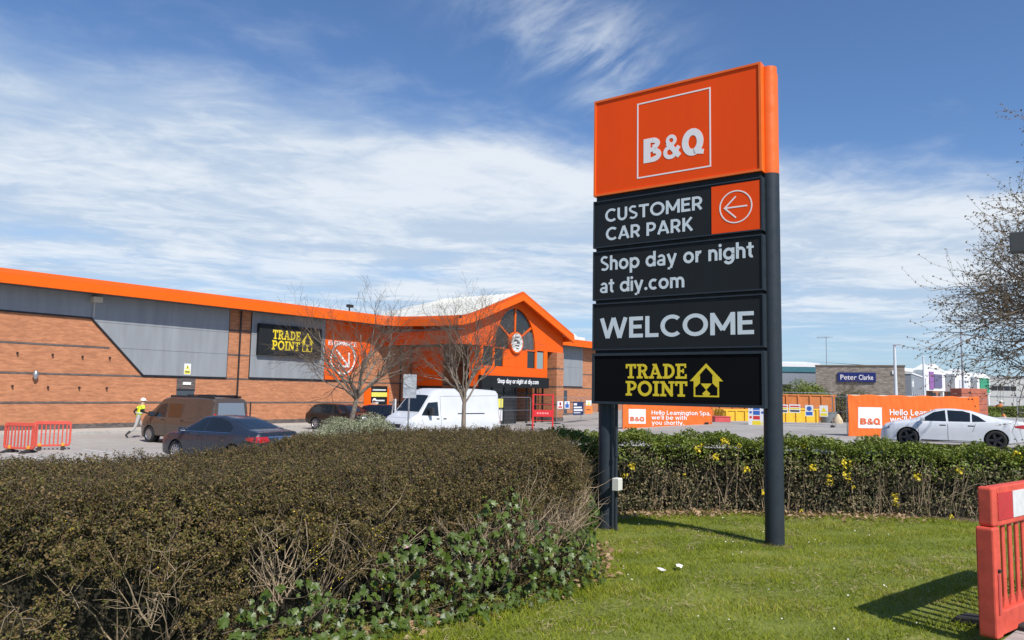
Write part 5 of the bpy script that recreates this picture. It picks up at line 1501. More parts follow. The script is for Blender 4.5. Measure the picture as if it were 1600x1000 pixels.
a4 = dict(saloon)
a4['ztop'] = [(-2.37, .62), (-2.34, .90), (-2.26, 1.02), (-1.85, 1.07), (-1.55, 1.10), (-.70, 1.36), (-.2, 1.425), (.15, 1.43), (.5, 1.395), (1.30, .99), (1.9, .90), (2.2, .79), (2.33, .64), (2.37, .45)]
a4['axles'] = (1.43, -1.38); a4['rimm'] = alloy_dark; a4['spokes'] = 5; a4['five'] = True; a4['rim'] = .76; a4['wheel_r'] = .335; a4['zbot'] = [(-2.37, .34), (-2.2, .26), (-1.8, .19), (1.8, .17), (2.2, .18), (2.37, .26)]
for k in ('belt', 'w', 'wr'): a4[k] = [(max(-2.37, min(2.37, q[0])), q[1]) for q in saloon[k]]
a4['patches'] = [('side_window', [(1.06, .955), (.56, 1.285), (.18, 1.365), (.16, .96)], 'side', glass_car), ('side_window', [(.09, .96), (.11, 1.368), (-.38, 1.35), (-.62, 1.28), (-.60, .965)], 'side', glass_car), ('side_window', [(-.66, .965), (-.67, 1.26), (-.86, 1.17), (-1.10, .985)], 'side', glass_car),
                 ('windscreen', sym(1.22, .62, .56, .52), 'top', glass_car), ('rear_window', sym(-1.50, .56, -.80, .48), 'top', glass_car),
                 ('headlight', [(.42, .58), (.74, .64), (.72, .74), (.46, .68)], 'front', clear_lens), ('headlight', [(-.42, .58), (-.74, .64), (-.72, .74), (-.46, .68)], 'front', clear_lens), ('headlight', [(2.02, .66), (2.24, .60), (2.22, .69), (2.06, .75)], 'side', mat('lens_grey', (.16, .18, .21), .15)), ('grille', rect2(-.33, .33, .34, .70), 'front', black_pl),
                 ('tail_light', [(-2.30, .76), (-1.98, .80), (-1.94, .86), (-2.28, .92)], 'side', red_lens), ('tail_light', [(.36, .76), (.80, .74), (.80, .91), (.40, .90)], 'rear', red_lens), ('tail_light', [(-.36, .76), (-.80, .74), (-.80, .91), (-.40, .90)], 'rear', red_lens), ('sill_strip', bar((1.0, .25), (-1.0, .25), .05), 'side', black_pl), ('number_plate', rect2(-.26, .26, .52, .63), 'rear', plate_y)] + handles((.28, -.62), .82) + seams([((.12, .28), (.12, .94)), ((1.06, .34), (1.1, .90)), ((-.66, .60), (-.78, .94))])
vehicle('parked_saloon', 'white saloon with dark windows in front of the long orange banner', 'car', (33.0, 3.8, .635), R(99), a4, paint('paint_white_car', (.62, .65, .69), .0, .3), 'cars parked at the store')

van = dict(
    ztop=[(-2.79, .62), (-2.785, 1.8), (-2.74, 2.34), (-2.6, 2.44), (-1.5, 2.49), (.75, 2.47), (1.15, 2.36), (1.40, 2.15), (2.02, 1.38), (2.42, 1.20), (2.66, 1.0), (2.76, .75), (2.79, .5)],
    belt=[(-2.79, .55), (-2.785, 1.15), (-1.5, 1.22), (1.2, 1.22), (2.0, 1.20), (2.42, 1.05), (2.66, .86), (2.76, .64), (2.79, .44)],
    zbot=[(-2.79, .45), (-2.5, .36), (2.2, .30), (2.6, .30), (2.79, .36)],
    w=[(-2.79, .97), (-2.7, 1.0), (-1, 1.03), (1.6, 1.02), (2.2, .98), (2.55, .88), (2.72, .76), (2.79, .6)],
    wr=[(-2.79, .80), (-2.7, .84), (-1, .87), (.8, .86), (1.3, .80), (2.0, .88), (2.42, .84), (2.66, .74), (2.79, .55)],
    edge=.93, wheel_r=.345, axles=(1.88, -1.55), spokes=6, rim=.62, mirror=(1.52, 1.30), mirror_h=.34, mirrorm=black_pl,
    patches=[('side_window', [(1.92, 1.30), (1.52, 1.84), (1.02, 1.88), (1.0, 1.27)], 'side', glass_car), ('windscreen', sym(1.98, .80, 1.38, .70), 'top', glass_car), ('rub_strip', bar((-.1, 1.36), (-1.75, 1.36), .045), 'side', black_pl),
             ('bumper', rect2(-.85, .85, .40, .62), 'front', black_pl), ('grille', rect2(-.50, .50, .76, .92), 'front', black_pl), ('headlight', [(.52, .78), (.80, .86), (.80, 1.06), (.64, .98)], 'front', clear_lens), ('headlight', [(-.52, .78), (-.80, .86), (-.80, 1.06), (-.64, .98)], 'front', clear_lens),
             ('headlight', [(2.30, .86), (2.60, .80), (2.52, .96), (2.28, 1.10)], 'side', clear_lens), ('tail_light', rect2(-2.76, -2.70, .9, 1.5), 'side', red_lens), ('number_plate', rect2(-.26, .26, .5, .61), 'front', plate_w), ('emblem', [(0, .86), (.05, .94), (0, 1.02), (-.05, .94)], 'front', chrome)] + [('door_handle', rect2(.98, 1.14, 1.12, 1.17), 'side', black_pl), ('door_handle', rect2(.58, .76, 1.12, 1.17), 'side', black_pl)] + seams([((.88, .5), (.88, 2.1)), ((-.45, .5), (-.45, 2.25)), ((1.78, .75), (1.95, 1.22)), ((.86, 2.12), (-2.6, 2.18))]))
wv = vehicle('delivery_van', 'tall white panel van parked in front of the store entrance', 'van', (25.75, 23.1, .0), R(172), van, paint('paint_white_van', (.60, .615, .63), 0, .4))
# its far door stands open
dd = MB()
dpts = [(-.0, .5), (-.98, .5), (-.98, 1.25), (-.62, 1.92), (-.08, 1.95), (0, 1.25)]
win = [(-.10, 1.30), (-.86, 1.30), (-.55, 1.82), (-.14, 1.84)]
dd.prism([(0, .5), (-.98, .5), (-.98, 1.27), (0, 1.27)], -.03, .03).prism(bar((-.98, 1.27), (-.58, 1.92), .07), -.03, .03).prism(bar((-.58, 1.90), (-.04, 1.93), .07), -.031, .031).prism(bar((-.04, 1.94), (-.04, 1.27), .07), -.032, .032)
d_ = dd.build('open_door', paint('paint_white_van', (.76, .77, .78)), wv); d_.location = (1.86, -1.02, 0); d_.rotation_euler = (0, 0, R(62))
MB().box(-.7, -.28, .035, .06, .75, 1.15).build('door_pocket', black_pl, d_)

kombi = dict(
    ztop=[(-2.48, .60), (-2.475, 1.4), (-2.43, 1.80), (-2.3, 1.90), (-1.5, 1.935), (.5, 1.93), (.95, 1.84), (1.62, 1.26), (2.1, 1.08), (2.36, .90), (2.45, .70), (2.48, .5)],
    belt=[(-2.48, .55), (-2.475, 1.0), (-1.5, 1.06), (1.2, 1.06), (1.62, 1.05), (2.1, .95), (2.36, .78), (2.45, .6), (2.48, .44)],
    zbot=[(-2.48, .42), (-2.2, .3), (2.0, .26), (2.3, .26), (2.48, .34)],
    w=[(-2.48, .88), (-2.4, .92), (-1, .955), (1.3, .95), (1.9, .92), (2.25, .82), (2.4, .72), (2.48, .56)],
    wr=[(-2.48, .72), (-2.4, .76), (-1, .79), (.6, .78), (1.0, .74), (1.62, .82), (2.1, .80), (2.36, .7), (2.48, .5)],
    edge=.92, wheel_r=.335, axles=(1.55, -1.55), spokes=10, rim=.66, mirror=(1.25, 1.10), mirror_h=.2, mirrorm=black_pl,
    patches=[('side_window', [(1.42, 1.10), (.98, 1.60), (.52, 1.64), (.5, 1.08)], 'side', glass_car), ('side_window', [(.34, 1.09), (.36, 1.64), (-.52, 1.64), (-.5, 1.09)], 'side', mat('glass_brown_reflection', (.075, .035, .018), .1)), ('windscreen', sym(1.56, .74, .98, .62), 'top', glass_car),  # brown reflection on the second pane is painted into its glass colour
             ('rear_window', [(-.66, 1.12), (.66, 1.12), (.60, 1.72), (-.60, 1.72)], 'rear', mat('grey_glass', (.16, .19, .23), .1)), ('tail_light', rect2(.72, .80, .8, 1.3), 'rear', red_lens), ('tail_light', rect2(-.80, -.72, .8, 1.3), 'rear', red_lens), ('number_plate', rect2(-.26, .26, .7, .81), 'rear', plate_y), ('bumper', rect2(-.84, .84, .44, .58), 'rear', black_pl),
             ('headlight', [(.45, .72), (.76, .78), (.76, .96), (.55, .88)], 'front', clear_lens), ('headlight', [(-.45, .72), (-.76, .78), (-.76, .96), (-.55, .88)], 'front', clear_lens)] + handles((.62, -.66), .98) + seams([((.43, .4), (.43, 1.66)), ((-.6, .4), (-.6, 1.7)), ((1.42, .5), (1.5, 1.08)), ((-.6, .92), (-2.4, .92))]),
    boxes=[('roof_rail', (-2.2, .6, .60, .66, 1.90, 1.985), black_pl), ('roof_rail', (-2.2, .6, -.66, -.60, 1.90, 1.985), black_pl), ('roof_bar', (-.6, -.5, -.66, .66, 1.985, 2.03), black_pl), ('roof_bar', (-2.0, -1.9, -.66, .66, 1.985, 2.03), black_pl), ('tow_ladder', (-2.56, -2.5, -.88, -.84, 1.1, 1.75), black_pl)])
vehicle('passenger_van', 'bronze passenger van with roof bars parked by the store wall', 'van', (17.45, 29.6, 0), R(95), kombi, paint('paint_bronze', (.10, .074, .058), .3))

suv = dict(
    ztop=[(-2.3, .65), (-2.28, 1.0), (-2.2, 1.12), (-1.98, 1.40), (-1.75, 1.60), (-1.3, 1.66), (.2, 1.66), (.55, 1.60), (1.28, 1.16), (1.8, 1.06), (2.1, .94), (2.25, .76), (2.3, .5)],
    belt=[(-2.3, .6), (-2.28, .92), (-2.1, 1.06), (0, 1.04), (1.28, 1.02), (1.8, .95), (2.1, .82), (2.25, .66), (2.3, .46)],
    zbot=[(-2.3, .42), (-2.0, .3), (1.8, .27), (2.3, .34)],
    w=[(-2.3, .74), (-2.2, .84), (-1.7, .92), (0, .935), (1.5, .925), (2.0, .86), (2.2, .74), (2.3, .55)],
    wr=[(-2.3, .6), (-2.1, .66), (-1.75, .64), (0, .66), (.55, .64), (1.28, .78), (1.8, .78), (2.1, .7), (2.3, .5)],
    wheel_r=.36, axles=(1.38, -1.34), spokes=8, mirror=(.9, 1.06), mirrorm=black_pl,
    patches=[('side_window', [(1.0, 1.10), (.52, 1.52), (.08, 1.58), (.06, 1.09)], 'side', glass_car), ('side_window', [(-.02, 1.09), (0, 1.58), (-.9, 1.57), (-.92, 1.09)], 'side', glass_car), ('side_window', [(-1.0, 1.10), (-.98, 1.56), (-1.55, 1.50), (-1.82, 1.16)], 'side', glass_car), ('windscreen', sym(1.2, .66, .58, .56), 'top', glass_car), ('rear_window', [(-.6, 1.16), (.6, 1.16), (.52, 1.5), (-.52, 1.5)], 'rear', glass_car),
             ('headlight', [(.42, .76), (.74, .82), (.72, .95), (.48, .88)], 'front', clear_lens), ('headlight', [(-.42, .76), (-.74, .82), (-.72, .95), (-.48, .88)], 'front', clear_lens), ('grille', rect2(-.38, .38, .62, .86), 'front', black_pl), ('tail_light', rect2(.5, .82, .95, 1.08), 'rear', red_lens), ('tail_light', rect2(-.82, -.5, .95, 1.08), 'rear', red_lens)] + handles((.2, -.76), .98) + seams([((.02, .4), (.02, 1.06)), ((-.96, .6), (-.96, 1.06))]))
for k in ('ztop', 'belt'): suv[k] = [(q[0], q[1] * .9) for q in suv[k]]
suv['patches'] = [(a, [(x, z * .9) for x, z in b] if m in ('side',) else b, m, c) for a, b, m, c in suv['patches'] if m != 'rear' and m != 'front'] + [(a, [(x, z * .9) for x, z in b], m, c) for a, b, m, c in suv['patches'] if m in ('rear', 'front')]; suv['mirror'] = (.9, .95); suv['wheel_r'] = .335
vehicle('parked_suv', 'dark brown sport utility car parked against the brick wall left of the bare tree', 'car', (29.4, 34.0, 0), R(-84), suv, paint('paint_brown_black', (.022, .014, .011), .3), 'cars parked at the store')
hatch = dict(suv)
hatch['ztop'] = [(-2.05, .6), (-2.03, .95), (-1.95, 1.05), (-1.55, 1.38), (-1.2, 1.46), (.15, 1.47), (.5, 1.41), (1.2, 1.02), (1.7, .92), (1.95, .8), (2.05, .5)]
hatch['belt'] = [(-2.05, .55), (-2.03, .86), (-1.9, .96), (0, .92), (1.2, .90), (1.7, .82), (1.95, .66), (2.05, .46)]
for k in ('zbot', 'w', 'wr'): hatch[k] = [(q[0] * 2.05 / 2.3, q[1] * (.95 if k != 'zbot' else .8)) for q in suv[k]]
hatch['wheel_r'] = .31; hatch['axles'] = (1.25, -1.25)
hatch['mirror'] = (.82, .94)
hatch['patches'] = [('side_window', [(.92, .96), (.48, 1.34), (.08, 1.39), (.06, .96)], 'side', glass_car), ('side_window', [(-.02, .96), (0, 1.39), (-.85, 1.37), (-1.2, 1.10), (-1.1, .98)], 'side', glass_car), ('windscreen', sym(1.12, .62, .54, .53), 'top', glass_car),
                    ('headlight', [(.38, .62), (.70, .70), (.66, .82), (.42, .76)], 'front', clear_lens), ('headlight', [(-.38, .62), (-.70, .70), (-.66, .82), (-.42, .76)], 'front', clear_lens), ('grille', rect2(-.34, .34, .42, .60), 'front', black_pl), ('number_plate', rect2(-.26, .26, .46, .57), 'front', plate_w)]
vehicle('parked_hatchback', 'dark blue hatchback facing the camera between the brown car and the white van', 'car', (31.7, 32.6, 0), R(-80), hatch, paint('paint_navy', (.008, .013, .035), .3), 'cars parked at the store')
# ------------------------------------------------------------------ plastic pedestrian barriers
red_pl = mat('barrier_red', (.60, .085, .055), .48, var=.12, vs=6, bump=.06, bs=40)
sal_pl = mat('barrier_faded_red', (.62, .080, .045), .55, var=.25, vs=9, bump=.08, bs=30)
foot_m = mat('rubber_foot', (.03, .028, .027), .9, var=.2, vs=10)
amber_m = mat('barrier_clip_amber', (.75, .32, .03), .5)


def round_rect(x0, x1, z0, z1, r, n=4):
    P = []
    for cx_, cz_, a0 in ((x1 - r, z1 - r, 0), (x0 + r, z1 - r, 90), (x0 + r, z0 + r, 180), (x1 - r, z0 + r, 270)):
        P += [(cx_ + r * math.cos(R(a0 + 90 * i / n)), cz_ + r * math.sin(R(a0 + 90 * i / n))) for i in range(n + 1)]
    return P


def frame_mesh(outer, inner, y0, y1):
    b = MB(); n = len(outer)
    b.v += [(x, y0, z) for x, z in outer] + [(x, y0, z) for x, z in inner] + [(x, y1, z) for x, z in outer] + [(x, y1, z) for x, z in inner]
    for i in range(n):
        j = (i + 1) % n
        b.f += [(i, n + i, n + j, j), (2 * n + i, 2 * n + j, 3 * n + j, 3 * n + i), (i, j, 2 * n + j, 2 * n + i), (n + i, 3 * n + i, 3 * n + j, n + j)]
    return b


def small_barrier(label, loc, rz, proto=None):
    t = thing('pedestrian_barrier', label, 'barrier', loc, rz, 'plastic barriers by the store wall')
    frame_mesh(round_rect(-.60, .60, .12, 1.02, .12), round_rect(-.53, .53, .19, .90, .07), -.035, .035).build('frame', red_pl, t, bevel=.008)
    sl = MB().box(-.022, .022, -.02, .02, .185, .905).mesh('slat', bevel=.006); sl.materials.append(red_pl)
    for i in range(8):
        o = link_mesh('slat', sl, None, t); o.location = (-.455 + i * .13, 0, 0)
    for x in (-.36, .36):
        MB().prismx([(-.38, 0), (.38, 0), (.34, .05), (.06, .12), (-.06, .12), (-.34, .05)], x - .06, x + .06).build('foot', foot_m, t, bevel=.01)
        MB().box(x - .05, x + .05, -.045, .045, .125, .24).build('clip', amber_m, t, bevel=.01)
    return t


small_barrier('red plastic barrier standing nearest the walking worker', (12.05, 29.55, 0), R(-24))
small_barrier('red plastic barrier in the middle of the three by the wall', (10.8, 28.95, 0), R(-62))
small_barrier('red plastic barrier cut off by the left edge of the view', (9.95, 30.0, 0), R(-58))

# the big one in the right foreground
bz = float(lawn_z(5.93, .5)) + .03
t = thing('road_barrier', 'faded red plastic road barrier with red and white strip at the right edge', 'barrier', (5.98, .505, bz), R(-15.5))
# stile at the free end: wide lower half, narrower upper half with hinge groove
MB().prism(round_rect(-.03, .085, .03, .74, .02), -.055, .055).build('end_stile', sal_pl, t, bevel=.012, seg=2)
MB().prism(round_rect(0, .085, .742, 1.0, .02), -.045, .045).build('upper_stile', sal_pl, t, bevel=.012, seg=2)
MB().box(.012, .035, -.062, -.0555, .18, .44).build('stile_groove', mat('barrier_recess', (.42, .06, .05), .6), t, bevel=.003)
MB().tube([(.03, -.068, .46), (.03, -.056, .46)], .012, 10).build('stile_hole', black_pl, t)
tb = MB().prism(round_rect(.0855, 1.96, .735, 1.0, .03), -.035, .035).build('top_board', sal_pl, t, bevel=.01, seg=2)
for i in range(7): MB().box(.0875, .10, -.042, -.0355, .775 + i * .03, .790 + i * .03).build('moulded_rib', sal_pl, tb)
stripw = mat('reflective_white', (.66, .66, .64), .4, var=.12, vs=16); stripr = mat('reflective_red', (.50, .025, .03), .4, var=.15, vs=9)
for i in range(7):
    MB().box(.115 + i * .26, .115 + i * .26 + .255, -.040, -.0355, .775, .955).build('reflective_strip', stripr if i % 2 == 0 else stripw, tb)
MB().prism(round_rect(.0855, 1.96, .03, .185, .025), -.038, .038).build('bottom_rail', sal_pl, t, bevel=.01, seg=2)
sl = MB().prism(round_rect(-.024, .024, .18, .74, .012), -.009, .009).mesh('slat', bevel=.005); sl.materials.append(sal_pl)
gs = MB().prism([(-.05, .184), (.05, .184), (.027, .25), (-.027, .25)], -.0085, .0085).mesh('gusset'); gs.materials.append(sal_pl)
for i in range(15):
    o = link_mesh('slat', sl, None, t); o.location = (.155 + i * .122, 0, 0); link_mesh('gusset', gs, None, o)
MB().prism(round_rect(1.962, 2.05, .03, 1.0, .02), -.045, .045).build('end_stile', sal_pl, t, bevel=.012)
for x in (.45, 1.55): MB().prismx([(-.40, -.03), (.40, -.03), (.36, .02), (.06, .06), (-.06, .06), (-.36, .02)], x - .08, x + .08).build('foot', foot_m, t, bevel=.012)

# ------------------------------------------------------------------ temporary mesh fencing
galv = mat('galvanised', (.42, .43, .44), .4, metal=.75, var=.12, vs=6)


def heras(label, loc, rz, w=3.45, h=2.0, foot=True):
    t = thing('mesh_fence_panel', label, 'fence', loc, rz, 'temporary fence panels')
    b = MB(); r_ = .14; pts = [(0, 0, .06), (0, 0, h - r_)]
    pts += [(r_ - r_ * math.cos(R(90 * i / 4)), 0, h - r_ + r_ * math.sin(R(90 * i / 4))) for i in range(1, 5)]
    pts += [(w - r_ + r_ * math.sin(R(90 * i / 4)), 0, h - r_ + r_ * math.cos(R(90 * i / 4))) for i in range(0, 5)] + [(w, 0, .06)]
    b.tube(pts, .021, 8); b.tube([(0, 0, .14), (w, 0, .14)], .018, 6).tube([(0, 0, h * .56), (w, 0, h * .56)], .012, 6); b.build('frame', galv, t, smooth=True)
    sg = [(x, 0, .14, x, 0, h - .03, .002, .002) for x in np.arange(.08, w, .10)] + [(0, 0, z, w, 0, z, .002, .002) for z in np.arange(.3, h - .1, .26)]
    o = link_mesh('wire_mesh', seg_mesh('wire_mesh', sg, 3), galv, t); o['kind'] = 'stuff'
    if foot:
        for x in (0, w): MB().box(x - .11, x + .11, -.33, .33, 0, .12).build('foot_block', foot_m, t, bevel=.02)
    return t


def bd(name, label, parent_xy, rz, w, h, z, field, marks, cat='sign'):
    """a printed board hung on a fence: base colour + flat printed blocks (x0,x1,z0,z1,mat)"""
    t = thing(name, label, cat, (parent_xy[0], parent_xy[1], z), rz)
    MB().box(-w / 2, w / 2, -.006, .0, 0, h).build('board', field, t)
    for i, (a, b_, c, d, m) in enumerate(marks):
        if a == 'disc': MB().disc((b_, c), d, -.0085, 20).build('printed_disc', m, t)
        elif a == 'tri': MB().add([(b_ - d, -.0085, c - d * .8), (b_ + d, -.0085, c - d * .8), (b_, -.0085, c + d * .9)], [(0, 1, 2)]).build('printed_triangle', m, t)
        else: MB().box(a, b_, -.0082 - i * .0004, -.0062, c, d).build('printed_block', m, t)
    return t


navy = mat('print_navy', (.015, .03, .10), .5); blue_p = mat('print_blue', (.03, .12, .42), .5); red_p = mat('print_red', (.58, .03, .03), .5); yel_p = mat('print_yellow', (.78, .62, .03), .5); blk_p = mat('print_black', (.015, .015, .015), .6); org_p = mat('print_orange', (.75, .22, .05), .5)
FYf = 30.8
for i, (x, lab) in enumerate(((40.2, 'mesh fence panel beside the white van by the store doors'), (47.0, 'mesh fence panel carrying the small safety signs before the brick pier'), (50.5, 'mesh fence panel carrying the navy board by the right brick wall'), (54.0, 'mesh fence panel seen just left of the totem sign'))):
    heras(lab, (x, FYf, 0), R(0))
bd('safety_sign', 'white sign with red prohibition discs on the fence by the brick pier', (47.43, FYf - .03), 0, .75, .55, 1.18, whn, (('disc', 0, .36, .13, red_p), ('disc', 0, .36, .07, whn), (-.26, .26, .06, .18, red_p)))
bd('safety_sign', 'white sign with blue block on the fence left of the navy board', (48.38, FYf - .03), 0, .7, .55, 1.18, whn, ((-.25, .25, .06, .34, blue_p), ('disc', 0, .42, .09, blue_p)))
nb = bd('contractor_board', 'navy contractor board with white lines on the fence by the right wall', (50.0, FYf - .03), 0, 1.55, 1.0, .68, navy, ((-.66, -.2, .74, .9, whn), (-.66, .5, .52, .64, whn), (-.66, .62, .30, .44, whn), (-.66, .3, .14, .2, whn)))
bd('safety_sign', 'white and yellow sign on the fence right of the navy board', (51.55, FYf - .03), 0, .85, .4, 1.4, whn, (('tri', 0, .24, .13, yel_p), (-.3, .3, .04, .12, yel_p)))
bd('safety_sign', 'orange panel on the fence beneath the white and yellow sign', (51.6, FYf - .03), 0, 1.1, .62, .74, org_p, ((-.4, .2, .3, .36, blk_p),))

# red steel frame with a board
t = thing('trolley_bay_frame', 'red steel frame with a red board standing in front of the entrance', 'trolley bay', (39.25, 26.75, 0), R(-53))
rf = mat('red_steel', (.62, .025, .03), .4, var=.08, vs=4)
for x in (-.62, .62):
    MB().box(x - .05, x + .05, -.04, .04, 0, 2.28).build('post', rf, t, bevel=.008)
MB().box(-.569, .569, -.03, .03, 2.18, 2.26).build('top_rail', rf, t, bevel=.008)
pb = MB().box(-.569, .569, -.035, .005, .85, 1.28).build('board', rf, t, bevel=.008)
for x in (-.32, -.16, 0, .16, .30): MB().box(x - .05, x + .05, -.040, -.0355, 1.02, 1.12).build('print', mat('print_pink', (.72, .32, .30), .5), pb)
for z in (.6, 1.6): MB().box(-.569, .569, -.012, .012, z, z + .03).build('rail', rf, t)

# grey sign seen from behind on a pole
t = thing('parking_sign', 'grey back of a parking sign on a thin steel pole left of the white van', 'sign', (18.9, 18.5, .0), R(-28))
MB().tube([(0, 0, -.05), (0, 0, 2.95)], .032, 10).build('pole', galv, t, smooth=True)
pl = MB().box(-.24, .24, -.05, -.034, 2.10, 2.92).build('plate', mat('sign_back_grey', (.46, .48, .50), .45, metal=.4, var=.1), t, bevel=.004)
for z in (2.28, 2.72): MB().box(-.24, .24, -.034, -.012, z, z + .04).build('channel', galv, pl)

# ------------------------------------------------------------------ orange cloth banners
cloth_m = mat('banner_cloth', (.78, .155, .03), .75, var=.08, vs=2.2, spec=.2)
cloth_w = mat('banner_white', (.74, .73, .72), .75); cloth_o = mat('banner_letter_orange', (.62, .12, .03), .75)


def banner(label, A, B, z0, z1, lx, seed, scale):
    A = np.array(A); B_ = np.array(B); L = float(np.hypot(*(B_ - A))); rz = math.atan2(B_[1] - A[1], B_[0] - A[0])
    t = thing('banner', label, 'banner', (A[0], A[1], z0), rz)
    h = z1 - z0
    def fold(x, z):
        x = np.asarray(x, float); z = np.asarray(z, float)
        f = .022 * sines(x, z * .25, 0, 4.2, seed) + .014 * sines(x * 1.5, z * .5, 0, 6, seed + 1)
        f += .035 * np.exp(-((x - z * .8 - .1) / .16) ** 2) * np.exp(-x / 1.2) - .03 * np.exp(-((x - (h - z) * .9 - .25) / .12) ** 2) * np.exp(-x / 1.4)
        return f
    me = grid_mesh('cloth', np.linspace(0, L, 110), np.linspace(0, h, 34), lambda X, Y: X * 0)
    co = np.empty(len(me.vertices) * 3, np.float32); me.vertices.foreach_get('co', co); co = co.reshape(-1, 3); x, z = co[:, 0].copy(), co[:, 1].copy()
    co[:, 1] = fold(x, z); co[:, 2] = z + .02 * np.sin(x * 4.5 + seed) * (z > h * .9) - .03 * np.abs(np.sin(x * 2.1)) * (z < .05); me.vertices.foreach_set('co', co.ravel()); me.update()
    c = link_mesh('cloth', me, cloth_m, t)
    sd_ = c.modifiers.new('thickness', 'SOLIDIFY'); sd_.thickness = .004; sd_.offset = 1
    def drape(o, dd):
        a = np.empty(len(o.data.vertices) * 3, np.float32); o.data.vertices.foreach_get('co', a); a = a.reshape(-1, 3); a[:, 1] += fold(a[:, 0], a[:, 2]); o.data.vertices.foreach_set('co', a.ravel()); o.data.update()
    k = scale
    nx, nz = 12, 12; x0, x1, zz0, zz1 = .50 * k + lx, (.50 + 1.18) * k + lx, (h / k - 1.52) * k, (h / k - .56) * k
    me = grid_mesh('logo_square', np.linspace(x0, x1, nx), np.linspace(zz0, zz1, nz), lambda X, Y: X * 0); a = np.empty(len(me.vertices) * 3, np.float32); me.vertices.foreach_get('co', a); a = a.reshape(-1, 3)
    x, z = a[:, 0].copy(), a[:, 1].copy(); a[:, 1] = fold(x, z) - .016; a[:, 2] = z; me.vertices.foreach_set('co', a.ravel()); me.update(); lg = link_mesh('logo_square', me, cloth_w, c)
    n0 = len(col.objects)
    before = set(o.name for o in col.objects)
    for lt in bq_letters(x0 + .1 * k, x1 - .1 * k, zz0 + .17 * k, zz0 + .47 * k): plates('letter', lt, cloth_o, lg, -.026, .006)
    tx = 2.08 * k + lx
    for s_, w_, zb2 in (('Hello Leamington Spa,', 4.15, 1.02), ("we'll be with", 2.45, .70), ('you shortly.', 2.25, .36)):
        word(s_, 'sans', cloth_w, c, tx, tx + w_ * k, zb2 * k + (h - 1.93 * k), .275 * k, -.02, .006)
    for o in [o for o in col.objects if o.name not in before]: drape(o, 0)
    # fence behind it
    for x in np.arange(0, L + .1, L / 2): MB().tube([(x, .09, -.02), (x, .09, h + .03)], .02, 6).build('support_post', galv, t)
    MB().tube([(0, .09, h - .02), (L, .09, h - .02)], .018, 6).build('support_rail', galv, t)
    return t


banner('long orange cloth banner behind the white saloon on the right', (37.1, 8.34), (41.9, 3.6), .61, 2.54, 0, 91, 1.0)
banner('orange cloth banner seen beneath the totem sign beside the yellow skips', (41.25, 22.2), (45.5, 18.2), .02, 1.98, -.08, 95, .93)

# ------------------------------------------------------------------ skips and site clutter
def skip(label, loc, rz, L, W_, H, m, group='site skips', ribs=6, taper=.0):
    t = thing('skip_container', label, 'skip', loc, rz, group)
    b = MB(); b.box(-L / 2, L / 2, -W_ / 2, -W_ / 2 + .05, .15, H); b.box(-L / 2, L / 2, W_ / 2 - .05, W_ / 2, .15, H); b.box(-L / 2, -L / 2 + .05, -W_ / 2 + .05, W_ / 2 - .05, .15, H); b.box(L / 2 - .05, L / 2, -W_ / 2 + .05, W_ / 2 - .05, .15, H); b.box(-L / 2 + .05, L / 2 - .05, -W_ / 2 + .05, W_ / 2 - .05, .15, .2)
    b.build('shell', m, t)
    for i in range(ribs):
        x = -L / 2 + .12 + (L - .24) * i / (ribs - 1)
        for s in (-1, 1): MB().box(x - .06, x + .06, min(s * (W_ / 2 + .001), s * (W_ / 2 + .09)), max(s * (W_ / 2 + .001), s * (W_ / 2 + .09)), .16, H - .1).build('rib', m, t, bevel=.01)
    for k in range(4):
        y = -W_ / 2 + .15 + (W_ - .3) * k / 3
        for s in (-1, 1): MB().box(min(s * (L / 2 + .001), s * (L / 2 + .08)), max(s * (L / 2 + .001), s * (L / 2 + .08)), y - .05, y + .05, .16, H - .1).build('rib', m, t, bevel=.01)
    for s in (-1, 1): MB().box(-L / 2 - .1, L / 2 + .1, s * W_ / 2 - .06, s * W_ / 2 + .06, H - .099, H).build('top_rail', m, t, bevel=.01)
    for s in (-1, 1): MB().box(-L / 2, L / 2, s * .5 - .08, s * .5 + .08, 0, .149).build('skid', black_pl, t)
    return t


sk_o = mat('skip_orange', (.55, .17, .035), .55, var=.22, vs=3); sk_y = mat('skip_yellow', (.78, .46, .02), .5, var=.15, vs=3)
skip('tall rusty orange ribbed container right of the totem sign post', (58.2, 16.6, .22), R(-52), 4.6, 2.3, 2.35, sk_o)
skip('yellow skip standing beneath the totem sign panels', (52.6, 19.0, .18), R(-46), 3.0, 1.8, 1.25, sk_y, ribs=5)
skip('yellow skip partly hidden behind the right sign post', (54.2, 16.0, .24), R(-46), 3.2, 1.8, 1.35, sk_y, ribs=5)
skip('orange container behind the yellow skip beneath the sign', (55.0, 20.4, .15), R(-46), 5.0, 2.2, 2.1, sk_o)
t = thing('rubble_box', 'small faded red metal box right of the hanging banner', 'box', (48.7, 18.9, .18), R(-46)); MB().box(-.55, .55, -.4, .4, 0, .78).build('body', mat('box_red', (.55, .07, .07), .55, var=.15), t, bevel=.03); MB().box(-.58, .58, -.43, .43, .785, .84).build('lid', mat('box_red', (.55, .07, .07)), t, bevel=.02)
t = thing('water_tank', 'grey round-edged site bin beside the orange container', 'bin', (55.3, 13.7, .38), R(-40)); MB().lathe([(.0, 1.0), (.50, 1.0), (.54, .96), (.48, 0), (0, 0)], 20, 'z').build('drum', mat('bin_grey', (.20, .22, .22), .6, var=.15), t, smooth=True); MB().lathe([(.505, .955), (.57, .955), (.57, 1.0), (.505, 1.005)], 20, 'z').build('rim', mat('bin_grey', (.20, .22, .22)), t)
